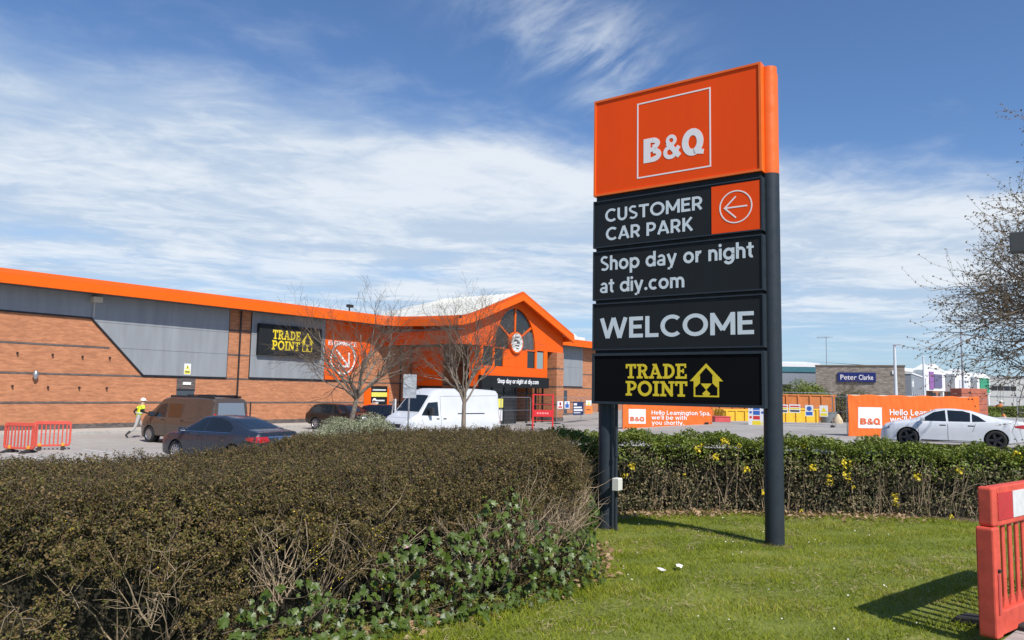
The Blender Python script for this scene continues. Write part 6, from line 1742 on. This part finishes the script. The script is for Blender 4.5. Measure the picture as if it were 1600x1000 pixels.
t = thing('rubble_sack', 'cream builder\'s sack leaning on the grey bin', 'sack', (54.9, 13.0, .38), R(-40)); sm = MB().lathe([(.0, .82), (.12, .84), (.17, .72), (.30, .5), (.33, .25), (.27, .02), (0, 0)], 16, 'z'); sm.v = [(x * (1 + .12 * math.sin(z * 14 + y * 9)), y * (1 + .15 * math.cos(z * 11)), z) for x, y, z in sm.v]; sm.build('sack', mat('sack_cream', (.60, .48, .30), .9, var=.15), t, smooth=True); MB().tube([(-.07, 0, .84), (.07, 0, .86)], .05, 8).build('tied_neck', mat('sack_cream', (.60, .48, .30)), t)
FDx, FDy = 44.6, 16.4; fr_ = math.atan2(-3.55, 1.75)
hx, hy = math.cos(fr_), math.sin(fr_)
F0 = np.array((45.35, 18.45))
Fe = np.array((46.9, 11.35)); fd = (Fe - F0) / np.linalg.norm(Fe - F0); frz = math.atan2(fd[1], fd[0])
for i, lab in enumerate(('mesh fence panel in front of the yellow skips under the sign', 'mesh fence panel with safety boards right of the sign post')):
    p_ = F0 + fd * (i * 3.63); heras(lab, (p_[0], p_[1], float(zg(*p_))), frz, 3.58)
heras('mesh fence panel between the safety boards and the long banner', (46.9, 11.25, .46), R(-105), 3.45)
def on_f(s): q_ = F0 + fd * s - np.array((fd[1], -fd[0])) * -.03; return q_
def fboard(s, w, h, z, label, field, marks): q_ = on_f(s); bd('safety_board', label, (q_[0], q_[1]), frz, w, h, z, field, marks)
fboard(2.95, .95, 1.35, .55, 'large white safety board with blue, red and yellow blocks under the sign', whn, ((-.2, .2, 1.0, 1.28, blue_p), (-.2, .2, .7, .95, blue_p), (-.2, .2, .42, .64, red_p), (-.25, .25, .08, .34, yel_p), ('disc', -.34, 1.15, .08, blue_p), ('disc', -.34, .85, .08, blue_p), ('disc', -.34, .55, .08, red_p), ('disc', .34, 1.15, .08, blue_p), ('disc', .34, .85, .08, blue_p), ('tri', .34, .2, .08, yel_p)))
fboard(4.45, .62, .5, 1.42, 'white board with red, yellow and black bars nearest the sign post', whn, ((-.26, .26, .34, .42, red_p), (-.26, .26, .22, .30, yel_p), (-.26, .26, .06, .16, blk_p)))
fboard(5.15, .62, .5, 1.44, 'white board with red, yellow and black bars beside its twin on the fence', whn, ((-.26, .26, .34, .42, red_p), (-.26, .26, .22, .30, yel_p), (-.26, .26, .06, .16, blk_p)))
fboard(5.95, .46, .66, 1.26, 'white board with a blue disc and blue block on the site fence', whn, (('disc', 0, .45, .14, blue_p), (-.18, .18, .06, .26, blue_p)))
fboard(6.75, .46, .66, 1.26, 'white board with a yellow warning triangle on the site fence', whn, (('tri', 0, .42, .17, yel_p), (-.19, .19, .05, .2, yel_p)))

# ------------------------------------------------------------------ people
def skin_body(joints, edges, root=0, sub=1):
    me = bpy.data.meshes.new('skeleton'); me.from_pydata([j[0] for j in joints], edges, []); me.update()
    ob = bpy.data.objects.new('skeleton', me); col.objects.link(ob)
    md = ob.modifiers.new('skin', 'SKIN'); md.use_smooth_shade = True
    for i, j in enumerate(joints):
        sv = me.skin_vertices[0].data[i]; sv.radius = j[1] if isinstance(j[1], tuple) else (j[1], j[1]); sv.use_root = (i == root)
    s_ = ob.modifiers.new('sub', 'SUBSURF'); s_.levels = sub; s_.render_levels = sub
    dg = bpy.context.evaluated_depsgraph_get(); dg.update(); out_ = bpy.data.meshes.new_from_object(ob.evaluated_get(dg)); bpy.data.objects.remove(ob)
    return out_


skin_m = mat('skin', (.50, .30, .21), .6)


def person(label, loc, rz, pose, top_m, leg_m, vest_m=None, helmet_m=None, boots_m=None, hair_m=None, scale=1.0):
    """x forward, y left; pose: dict of joints"""
    t = thing('person', label, 'person', loc, rz)
    J = pose
    names = list(J); idx = {n: i for i, n in enumerate(names)}
    E_ = [('pelvis', 'waist'), ('waist', 'chest'), ('chest', 'neck'), ('neck', 'head'), ('head', 'crown')]
    for s in 'lr': E_ += [('pelvis', 'hip_' + s), ('hip_' + s, 'knee_' + s), ('knee_' + s, 'ankle_' + s), ('ankle_' + s, 'toe_' + s), ('chest', 'sho_' + s), ('sho_' + s, 'elb_' + s), ('elb_' + s, 'wri_' + s), ('wri_' + s, 'palm_' + s)]
    me = skin_body([(J[n][:3], J[n][3]) for n in names], [(idx[a], idx[b]) for a, b in E_], idx['pelvis'], 2)
    me.materials.clear()
    for m in (skin_m, top_m, leg_m, boots_m or black_pl): me.materials.append(m)
    def near(c, keys): 
        return min((np.linalg.norm(np.array(J[k][:3]) - c), k) for k in keys)[1]
    for f in me.polygons:
        c = np.array(f.center); k = near(c, names); f.use_smooth = True
        f.material_index = 0 if k in ('head', 'crown', 'neck', 'palm_l', 'palm_r') else 3 if k.startswith(('ankle', 'toe')) else 2 if k.startswith(('hip', 'knee', 'pelvis')) else 1
        if k.startswith('wri'): f.material_index = 1
    body = link_mesh('body', me, None, t)
    hd_ = np.array(J['head'][:3]); cr = np.array(J['crown'][:3])
    # fingers and thumb
    for s in 'lr':
        w_ = Vector(J['wri_' + s][:3]); p_ = Vector(J['palm_' + s][:3]); d = (p_ - w_).normalized(); sd2 = d.cross(Vector((1, 0, 0)) if abs(d.x) < .8 else Vector((0, 1, 0))).normalized(); b = MB()
        for q_, (o_, l_) in enumerate(((-.03, .065), (-.01, .078), (.01, .074), (.03, .058))):
            a0 = p_ + sd2 * o_ + d * .01; b.tube([a0, a0 + d * l_ * .5, a0 + d * l_ * .9 + Vector((.02, 0, -.01))], [.0095, .009, .007], 6)
        a0 = w_ + (p_ - w_) * .6 + sd2 * .035; b.tube([a0, a0 + (d * .6 + sd2) * .03, a0 + (d + sd2 * .6) * .055], [.011, .0095, .008], 6)
        b.build('fingers', skin_m, t, smooth=True)
    # face
    fwd = Vector((1, 0, 0)); hv = Vector(hd_)
    MB().tube([hv + Vector((.085, 0, .02)), hv + Vector((.115, 0, -.005)), hv + Vector((.085, 0, -.02))], [.008, .016, .01], 6).build('nose', skin_m, t, smooth=True)
    for y in (.032, -.032): MB().lathe([(0, .012), (.010, .008), (.012, 0), (0, -.01)], 8).build('eye', blk_p, t).location = hv + Vector((.083, y, .03))
    for y in (.082, -.082): MB().lathe([(0, .012), (.02, .01), (.026, 0), (.015, -.01)], 8).build('ear', skin_m, t).location = hv + Vector((0, y, .0))
    MB().box(-.004, .004, -.025, .025, -.004, .004).build('mouth', mat('lips', (.32, .12, .10), .6), t).location = hv + Vector((.088, 0, -.05))
    if hair_m:
        MB().lathe([(0, .135), (.07, .12), (.105, .06), (.108, 0), (.095, -.04)], 16, 'z').build('hair', hair_m, t, smooth=True).location = Vector(hd_ + np.array((-.012, 0, .02)))
    if helmet_m:
        h = MB().lathe([(0, .115), (.05, .108), (.10, .07), (.125, .0), (.13, -.012), (.12, -.012)], 20, 'z').build('helmet', helmet_m, t, smooth=True); h.location = Vector(hd_ + np.array((0, 0, .065)))
        pk = MB().prismz([(.10, -.09), (.17, -.05), (.185, 0), (.17, .05), (.10, .09)], -.012, .0).build('peak', helmet_m, h)
    if vest_m:
        # shell lifted off the torso faces
        bm = bmesh.new(); bm.from_mesh(me); bm.normal_update()
        keep = [f for f in bm.faces if near(np.array(f.calc_center_median()), names) in ('waist', 'chest', 'sho_l', 'sho_r') or (near(np.array(f.calc_center_median()), names) == 'pelvis' and f.calc_center_median().z > J['pelvis'][2] - .02)]
        ks = set(keep); bmesh.ops.delete(bm, geom=[f for f in bm.faces if f not in ks], context='FACES')
        for v_ in bm.verts: v_.co += v_.normal * .014
        for f in bm.faces: f.material_index = 0
        vm = bpy.data.meshes.new('hi_vis_vest'); bm.to_mesh(vm); bm.free(); vm.materials.append(vest_m); vo = link_mesh('hi_vis_vest', vm, None, t)
        so = vo.modifiers.new('thickness', 'SOLIDIFY'); so.thickness = .006
        for z in (J['waist'][2] + .02,):
            r0 = J['waist'][3][0] if isinstance(J['waist'][3], tuple) else J['waist'][3]
            bdn = MB().lathe([(r0 + .052, -.022), (r0 + .054, .022)], 20, 'z').build('reflective_band', mat('reflective_silver', (.62, .63, .62), .3), vo); bdn.location = (J['waist'][0], J['waist'][1], z); bdn.scale = (.92, 1.12, 1)
    t.scale = (scale,) * 3
    return t


def walk_pose(k=1.0, lean=.06):
    return {'pelvis': (0, 0, .93, (.13, .115)), 'waist': (.02 + lean * .3, 0, 1.10, (.135, .105)), 'chest': (.04 + lean, 0, 1.32, (.165, .12)), 'neck': (.05 + lean, 0, 1.50, .058), 'head': (.08 + lean, 0, 1.62, (.085, .10)), 'crown': (.075 + lean, 0, 1.72, .07),
            'hip_l': (.02, .10, .88, .092), 'knee_l': (.24 * k, .11, .50, .066), 'ankle_l': (.28 * k, .11, .09, .048), 'toe_l': (.44 * k, .12, .035, .038),
            'hip_r': (-.02, -.10, .88, .092), 'knee_r': (-.12 * k, -.11, .48, .066), 'ankle_r': (-.50 * k, -.11, .13, .048), 'toe_r': (-.38 * k, -.12, .035, .038),
            'sho_l': (.04 + lean, .20, 1.42, .066), 'elb_l': (-.12, .26, 1.17, .05), 'wri_l': (.04, .26, .98, .036), 'palm_l': (.09, .25, .92, .032),
            'sho_r': (.04 + lean, -.20, 1.42, .066), 'elb_r': (.14, -.26, 1.18, .05), 'wri_r': (.34, -.22, 1.10, .036), 'palm_r': (.41, -.20, 1.09, .032)}


hv_y = mat('hi_vis_yellow', (.66, .80, .03), .6); hv_o = mat('hi_vis_orange', (.85, .22, .03), .6); dark_top = mat('dark_jacket', (.02, .02, .022), .85, var=.2); pale_tr = mat('pale_trousers', (.40, .38, .35), .85, var=.12, vs=9); dark_tr = mat('dark_trousers', (.03, .032, .04), .85)
hel_w = mat('helmet_white', (.80, .80, .78), .35)
person('worker in yellow vest, white helmet and pale trousers striding along the brick wall', (17.35, 33.9, 0), R(-12), walk_pose(1.0, .10), dark_top, pale_tr, hv_y, hel_w)
st_pose = walk_pose(.2, .0)
person('person in dark clothes and white helmet beside the left edge of the hanging banner', (41.6, 23.2, .03), R(-120), st_pose, dark_top, dark_tr, None, hel_w)
person('person in orange vest and white helmet behind the dark blue hatchback', (33.2, 35.6, 0), R(-100), st_pose, hv_o, dark_tr, hv_o, hel_w)
person('distant person in dark clothes standing beyond the long banner', (67.5, 5.6, .65), R(-170), st_pose, dark_top, dark_tr, None, None, None, mat('hair_dark', (.02, .015, .01), .7))
lean_pose = walk_pose(.5, .34)
person('distant worker in orange with white helmet bending forward beyond the long banner', (67.0, 4.75, .65), R(-60), lean_pose, hv_o, hv_o, hv_o, hel_w)
# ------------------------------------------------------------------ buildings beyond the car park
def ground_at(x, y): return float(zg(x, y))


stone_m = bpy.data.materials.new('grey_stone_wall'); stone_m.use_nodes = True
_t = stone_m.node_tree; _q = NG(_t); _b = _t.nodes['Principled BSDF']; _tc = _q.n('ShaderNodeTexCoord'); _sp = _q.n('ShaderNodeSeparateXYZ'); _t.links.new(_tc.outputs['Object'], _sp.inputs[0])
_uv = _q.comb(_q.m('MULTIPLY', _q.m('ADD', _sp.outputs[0], _sp.outputs[1]), .6), _q.m('MULTIPLY', _sp.outputs[2], 2.2), 0.0)
_n = _q.noise(_uv, 2.6, 6, .65, .4)
_t.links.new(_q.ramp(_n, [(.3, (.13, .105, .08)), (.5, (.25, .21, .17)), (.72, (.40, .35, .29))]), _b.inputs['Base Color']); _b.inputs['Roughness'].default_value = .9
far_white = mat('render_white', (.72, .72, .70), .7, var=.05); far_teal = mat('fascia_teal', (.045, .16, .19), .5, var=.1); far_grey = mat('cladding_grey', (.22, .24, .27), .5, var=.08); far_pale = mat('cladding_pale', (.42, .42, .40), .6, var=.08, vs=.4)
far_dark = mat('opening_dark', (.02, .02, .024), .3); far_brick = mat('brick_far', (.30, .13, .08), .9, var=.2, vs=1.5); purple = mat('sign_purple', (.25, .10, .30), .5); green_s = mat('sign_green', (.03, .28, .15), .5)

pw_ = mat('pole_white', (.62, .64, .66), .4)
# stone showroom front: origin at its near left corner, x along the front
def face(p, q): return math.atan2(q[1] - p[1], q[0] - p[0])


P0, P1 = (83.5, 21.9), (85.25, 13.67); L = math.hypot(P1[0] - P0[0], P1[1] - P0[1]); gz = ground_at(*P0)
t = thing('stone_showroom', 'grey stone showroom with a blue name sign behind the orange containers', 'building', (P0[0], P0[1], gz), face(P0, P1)); h = 5.65 - gz
MB().box(0, L, 0, 9, 0, h).build('wall', stone_m, t)
MB().box(-.06, L + .06, -.06, 9.06, h + .003, h + .16).build('coping', mat('coping_brown', (.16, .125, .09), .8), t)
nb = MB().box(2.15, 5.75, -.16, -.001, h - 1.62, h - .62).build('name_sign', mat('sign_navy', (.012, .022, .14), .45), t, bevel=.02)
for s_, x0, x1 in (('Peter', 2.4, 3.95), ('Clarke', 4.15, 5.5)):
    lettering('lettering', s_, white_v, nb, x0, x1, h - 1.38, h - .86, -.168, .012)
MB().box(7.25, 7.6, -.12, -.001, h - .75, h - .4).build('flood_lamp', far_white, t)
# glazed grey showroom next door, its long side receding to the right
Q0, Q1 = (85.9, 13.2), (107.8, 14.9); gz = ground_at(*Q0); Lq = math.hypot(Q1[0] - Q0[0], Q1[1] - Q0[1])
t = thing('glazed_showroom', 'grey clad showroom with tall windows right of the stone showroom', 'building', (Q0[0], Q0[1], gz), face(Q0, Q1)); h = 4.95 - gz
MB().box(0, Lq, 0, 9, 0, h).build('wall', far_grey, t); MB().box(-.08, Lq + .08, -.08, 9, h + .002, h + .15).build('coping', far_white, t)
for k in range(8):
    w_ = MB().box(.6 + k * 2.7, 2.7 + k * 2.7, -.05, -.001, .25, h - 2.0).build('window', glass, t); MB().box(.52 + k * 2.7, .6 + k * 2.7, -.08, -.001, .2, h - 1.95).build('window_frame', pw_, t)
word('rk', 'sans', far_white, t, .5, 2.6, h - 1.35, .8, -.002, .05)

# teal-eaved shed to the left
P0, P1 = (90.3, 30.5), (94.2, 24.4); gz = ground_at(*P0); t = thing('teal_shed', 'pale-roofed unit with a teal eaves band left of the stone showroom', 'building', (P0[0], P0[1], gz), face(P0, P1)); L = 7.3
MB().box(-8, L, 0, 14, 0, 4.7).build('wall', far_grey, t); MB().box(-8.1, L + .1, -.12, 14, 4.7, 5.32).build('eaves_band', far_teal, t); MB().add([(-8.1, -.15, 5.325), (L + .1, -.15, 5.325), (L + .1, -.15, 5.75), (-8.1, -.15, 5.75), (-8.1, 6, 6.2), (L + .1, 6, 6.2)], [(0, 1, 2, 3), (3, 2, 5, 4)]).build('roof', far_white, t)
for k in range(3): MB().box(-6 + k * 4, -4 + k * 4, -.03, -.001, 1.2, 3.2).build('window', glass, t)

# white gabled retail units
def portal(t, x, w, zb_, zt, rise, y0, sign=None):
    MB().prism([(x - w / 2, zb_), (x + w / 2, zb_), (x + w / 2, zt), (x, zt + rise), (x - w / 2, zt)], y0 - 1.6, y0 - .01).build('portal', far_white, t)
    for s in (-1, 1): MB().box(x + s * (w / 2 - .35) - .18, x + s * (w / 2 - .35) + .18, y0 - 1.5, y0 - 1.1, 0, zb_ - .002).build('portal_column', far_white, t)
    if sign:
        for a, b_, c, d, m in sign: MB().box(x + a, x + b_, y0 - 1.72, y0 - 1.605, c, d).build('shop_sign', m, t)


P0, P1 = (101.0, 19.6), (134.0, 11.3); L = math.hypot(P1[0] - P0[0], P1[1] - P0[1]); gz = .62
t = thing('retail_parade', 'white and teal row of retail units with gabled porches at the far right', 'building', (P0[0], P0[1], gz), face(P0, P1))
MB().box(0, L, 0, 20, 0, 4.1).build('wall', far_brick, t); MB().box(-.1, L + .1, -.1, 20, 4.1, 5.3).build('eaves_band', far_teal, t); MB().box(-.2, L + .2, -.3, 20, 5.305, 5.75).build('roof_edge', far_white, t)
MB().add([(-.2, -.28, 5.76), (L + .2, -.28, 5.76), (L + .2, 10, 6.6), (-.2, 10, 6.6)], [(0, 1, 2, 3)]).build('roof', far_white, t)
portal(t, 13.5, 6.4, 2.9, 5.6, .9, -.1, [(-1.9, -.6, 3.1, 5.4, purple), (-.4, 2.0, 3.3, 5.1, mat('sign_slate', (.12, .11, .20), .5))])
portal(t, 22.8, 5.4, 2.9, 5.3, .8, -.1, [(-1.4, 1.4, 3.4, 4.6, mat('sign_pale', (.60, .60, .66), .5))]); portal(t, 30.5, 5.0, 2.7, 5.1, .7, -.1, [(-1.6, 1.9, 2.9, 5.0, green_s)])
for k in range(11): MB().box(.8 + k * 3.0, 2.9 + k * 3.0, -.04, -.001, .2, 2.7).build('shop_window', far_dark, t)

P0, P1 = (150.0, 14.4), (170.0, -14); gz = .62; t = thing('pale_warehouse', 'long pale grey warehouse with a dark window strip at the far right', 'building', (P0[0], P0[1], gz), face(P0, P1)); L = 40
MB().box(0, L, 0, 25, 0, 5.6).build('wall', far_pale, t); MB().box(-.1, L + .1, -.1, 25, 5.605, 6.0).build('roof_edge', mat('coping_grey', (.30, .31, .32), .6), t)
for k in range(5): MB().box(2.9 + k * 1.05, 3.85 + k * 1.05, -.05, -.001, 3.5, 4.25).build('window', far_dark, t)
MB().box(0, L, -.06, -.001, 2.4, 2.5).build('cladding_joint', far_grey, t)
MB().box(0, L, -.06, -.001, 0, .9).build('plinth', mat('plinth_dark', (.10, .10, .11), .7), t)

# poles, mast and floodlight
def pole(name, label, cat, x, y, h, r, arm=True, m=None):
    t = thing(name, label, cat, (x, y, ground_at(x, y))); m = m or galv
    MB().tube([(0, 0, 0), (0, 0, h * .5), (0, 0, h)], [r * 1.35, r, r * .7], 10).build('column', m, t, smooth=True); MB().box(-.2, .2, -.2, .2, 0, .03).build('base_plate', m, t)
    if arm: MB().box(-.12, .12, -.55, .12, h + .002, h + .11).build('lantern', m, t, bevel=.02)
    else: MB().lathe([(0, .12), (r * .9, .08), (r, 0), (0, -.01)], 10, 'z').build('finial', m, t).location = (0, 0, h)
    return t


pw = mat('pole_white', (.62, .64, .66), .4)
pole('lamp_column', 'white lamp column in front of the glazed wing of the stone showroom', 'lamp post', 66.5, 11.35, 6.0, .13, True, pw)
pole('lamp_column', 'white lamp column standing left of the purple shop sign', 'lamp post', 84.8, 11.9, 5.9, .11, False, pw)
pole('lamp_column', 'tall thin grey lamp column in front of the green shop sign', 'lamp post', 67.3, 6.8, 7.8, .07, True)
t = thing('roof_aerial', 'thin television aerial on the stone showroom roof', 'aerial', (86.0, 21.4, 5.81))
MB().tube([(0, 0, 0), (0, 0, 3.15)], .035, 6).build('mast', far_grey, t); MB().tube([(-.1, .95, 3.1), (.1, -.65, 3.1)], .022, 6).build('boom', far_grey, t)
for k in range(7): MB().tube([(-.05, .9 - k * .2, 2.95), (-.05, .9 - k * .2, 3.25)], .012, 4).build('element', far_grey, t)
t = thing('floodlight_post', 'dark floodlight post with a grey box lamp cut by the right edge', 'floodlight', (19.1, .60, ground_at(19.1, .6)))
MB().tube([(0, 0, 0), (0, 0, 5.9)], .055, 10).build('post', charcoal, t, smooth=True); MB().tube([(0, 0, 5.85), (0, 0, 6.45)], .04, 8).build('post_top', mat('rust_brown', (.09, .05, .035), .8), t)
fl = MB().box(-.13, .13, .06, .36, 5.02, 5.46).build('lamp_box', mat('lamp_grey', (.06, .062, .058), .5, var=.15), t, bevel=.02); MB().tube([(0, .08, 5.465), (0, .12, 5.56), (0, .2, 5.465)], .014, 6).build('bracket', charcoal, fl)

# shrubs and small things round the site
bush('site_shrub', 'loose green shrub behind the orange container', (71.2, 19.6, .25), 3.4, 3.0, 3.6, 15000, mixed_leaf, (.10, .2), 41, 220, .72, shell=.5, group='shrubs behind the site fence')
bush('site_shrub', 'brownish shrub between the sign post and the green shrub', (69.5, 22.6, .2), 2.8, 2.6, 3.3, 8000, lower_leaf, (.10, .2), 42, 320, .6, shell=.45, group='shrubs behind the site fence')
bush('site_shrub', 'low olive shrub in front of the stone showroom', (71.6, 15.9, .4), 3.4, 2.6, 2.7, 9000, leaf_mat('olive_leaf', [(0, (.06, .065, .02)), (1, (.17, .16, .06))], .5, .2), (.10, .18), 43, 260, .6, shell=.45, group='shrubs behind the site fence')
bush('site_shrub', 'low dark green shrub right of the long banner', (62.0, 5.0, .55), 1.9, 1.7, 1.25, 6000, mixed_leaf, (.07, .13), 44, 60, .8, group='shrubs behind the site fence')
# clipped low hedge beyond
def far_hedge(label, A, B, w, h, m, seed):
    A = np.array(A); B_ = np.array(B); L = float(np.hypot(*(B_ - A))); t = thing('low_hedge', label, 'hedge', (A[0], A[1], ground_at(*A)), math.atan2(*(B_ - A)[::-1])); r_ = np.random.default_rng(seed); n_ = int(L * 900)
    x = r_.uniform(0, L, n_); k = r_.uniform(0, 1, n_); front = k < .5
    y = np.where(front, -w / 2, r_.uniform(-w / 2, w / 2, n_)) + r_.normal(0, .06, n_); z = np.where(front, r_.uniform(0, h, n_), h) + r_.normal(0, .05, n_) + .06 * np.sin(x * 2.2)
    leaf_cloud('foliage', np.stack([x, y, z], 1), np.where(front[:, None], np.array([[0, -1, .2]]), np.array([[0, 0, 1.]])) + r_.normal(0, .5, (n_, 3)), r_.uniform(.07, .13, n_), m, t)
    MB().box(.1, L - .1, -w / 2 + .08, w / 2 - .05, 0, h - .08).build('shade_core', core_m, t)  # filled block, its dark colour replaces shade among the leaves


far_hedge('low dull hedge behind the mesh fence left of the long banner', (57.5, 13.5), (60.5, 8.5), .8, 1.0, lower_leaf, 51)
far_hedge('low green hedge beyond the road at the far right', (66.0, 6.6), (69.0, -4.0), 1.0, 1.25, mixed_leaf, 52)
tree('slim bare sapling behind the mesh fence left of the long banner', (56.8, 12.6, .4), [(0, 0, 0), (.03, 0, 1.0), (0, .04, 2.0)], .05, 7, .8, (.45, .5, .6, .7), (4, 3, 3, 2), .05, 3, 77, name='sapling', limb_el=(55, 80))
# terracotta stack over the banner, trailer, kerbside block, cone
t = thing('brick_pack', 'stack of terracotta bricks on a pallet showing above the long banner', 'bricks', (55.9, 5.35, .6), R(-50)); tm = mat('terracotta', (.42, .13, .08), .85, var=.2, vs=5)
for k in range(7): MB().box(-.85, .85, -.55, .55, .16 + k * .34, .16 + k * .34 + .325).build('brick_course', tm, t, bevel=.02)
for k in range(3): MB().box(-.85, .85, -.55 + k * .5, -.45 + k * .5, 0, .155).build('pallet_runner', mat('pallet_wood', (.30, .21, .12), .9), t)
t = thing('stall_canopy', 'dark red canopy over a dark counter at the far right edge', 'kiosk', (73.0, 1.6, .65), R(-68)); MB().box(0, 5.5, 0, 2.4, 0, 1.35).build('counter', mat('counter_dark', (.03, .03, .032), .6), t); MB().prism([(-.1, 1.7), (5.6, 1.7), (5.6, 2.15), (-.1, 2.15)], -.4, 2.5).build('canopy', mat('canopy_maroon', (.14, .035, .04), .7), t, bevel=.03)
for x in (.05, 5.45): MB().box(x - .05, x + .05, .0, .1, 1.352, 1.698).build('post', galv, t)
t = thing('concrete_block_barrier', 'pale concrete barrier block beyond the rear of the white saloon', 'barrier', (49.6, 4.4, .62), R(-60)); MB().prismx([(-.3, 0), (.3, 0), (.16, .35), (.12, .85), (-.12, .85), (-.16, .35)], 0, 3.0).build('block', mat('concrete_pale', (.34, .34, .33), .9, var=.15, vs=3), t, bevel=.02); MB().box(.6, .8, -.18, .18, -.001, .1).build('forklift_slot', black_pl, t)
t = thing('orange_dome_cone', 'small orange cone standing beyond the concrete barrier block', 'cone', (52.2, 3.3, .63)); MB().lathe([(.02, 1.02), (.05, 1.02), (.20, .62), (.26, .06), (0, .06)], 16, 'z').build('cone', org_p, t, smooth=True); MB().box(-.3, .3, -.3, .3, 0, .06).build('base', black_pl, t); MB().lathe([(.132, .84), (.185, .68), (.180, .68), (.127, .84)], 16, 'z').build('reflective_collar', whn, t)
heras('mesh fence panel at the right edge beyond the white saloon', (51.8, 2.6, .63), R(-80), 3.45)
# a line of trees and roofs far off closes the horizon
far_leaf = leaf_mat('far_foliage', [(0, (.06, .065, .03)), (.5, (.11, .11, .05)), (1, (.17, .15, .08))], .6, .2)
def treeline(A, B, n_, hgt, seed):
    r_ = np.random.default_rng(seed); A = np.array(A, float); B_ = np.array(B, float); P = []
    for i in range(n_):
        c = A + (B_ - A) * (i + r_.uniform(-.3, .3)) / n_; h = hgt * r_.uniform(.6, 1.15); m_ = 420
        d = unit(r_.normal(0, 1, (m_, 3))); d[:, 2] = np.abs(d[:, 2]); P.append(d * np.array([[h * .6, h * .6, h]]) * (r_.uniform(.4, 1, (m_, 1)) ** .5) + np.array([[c[0], c[1], .3]]))
    P = np.concatenate(P); o = leaf_cloud('far_trees', P, r_.normal(0, 1, P.shape), r_.uniform(.6, 1.3, len(P)), far_leaf); return o
tag(treeline((120, 140), (330, 20), 60, 7, 5), 'distant line of spring trees beyond the retail buildings', 'trees', kind='stuff')
tag(treeline((300, 60), (330, -160), 60, 7.5, 6), 'distant trees along the road at the far right', 'trees', kind='stuff')
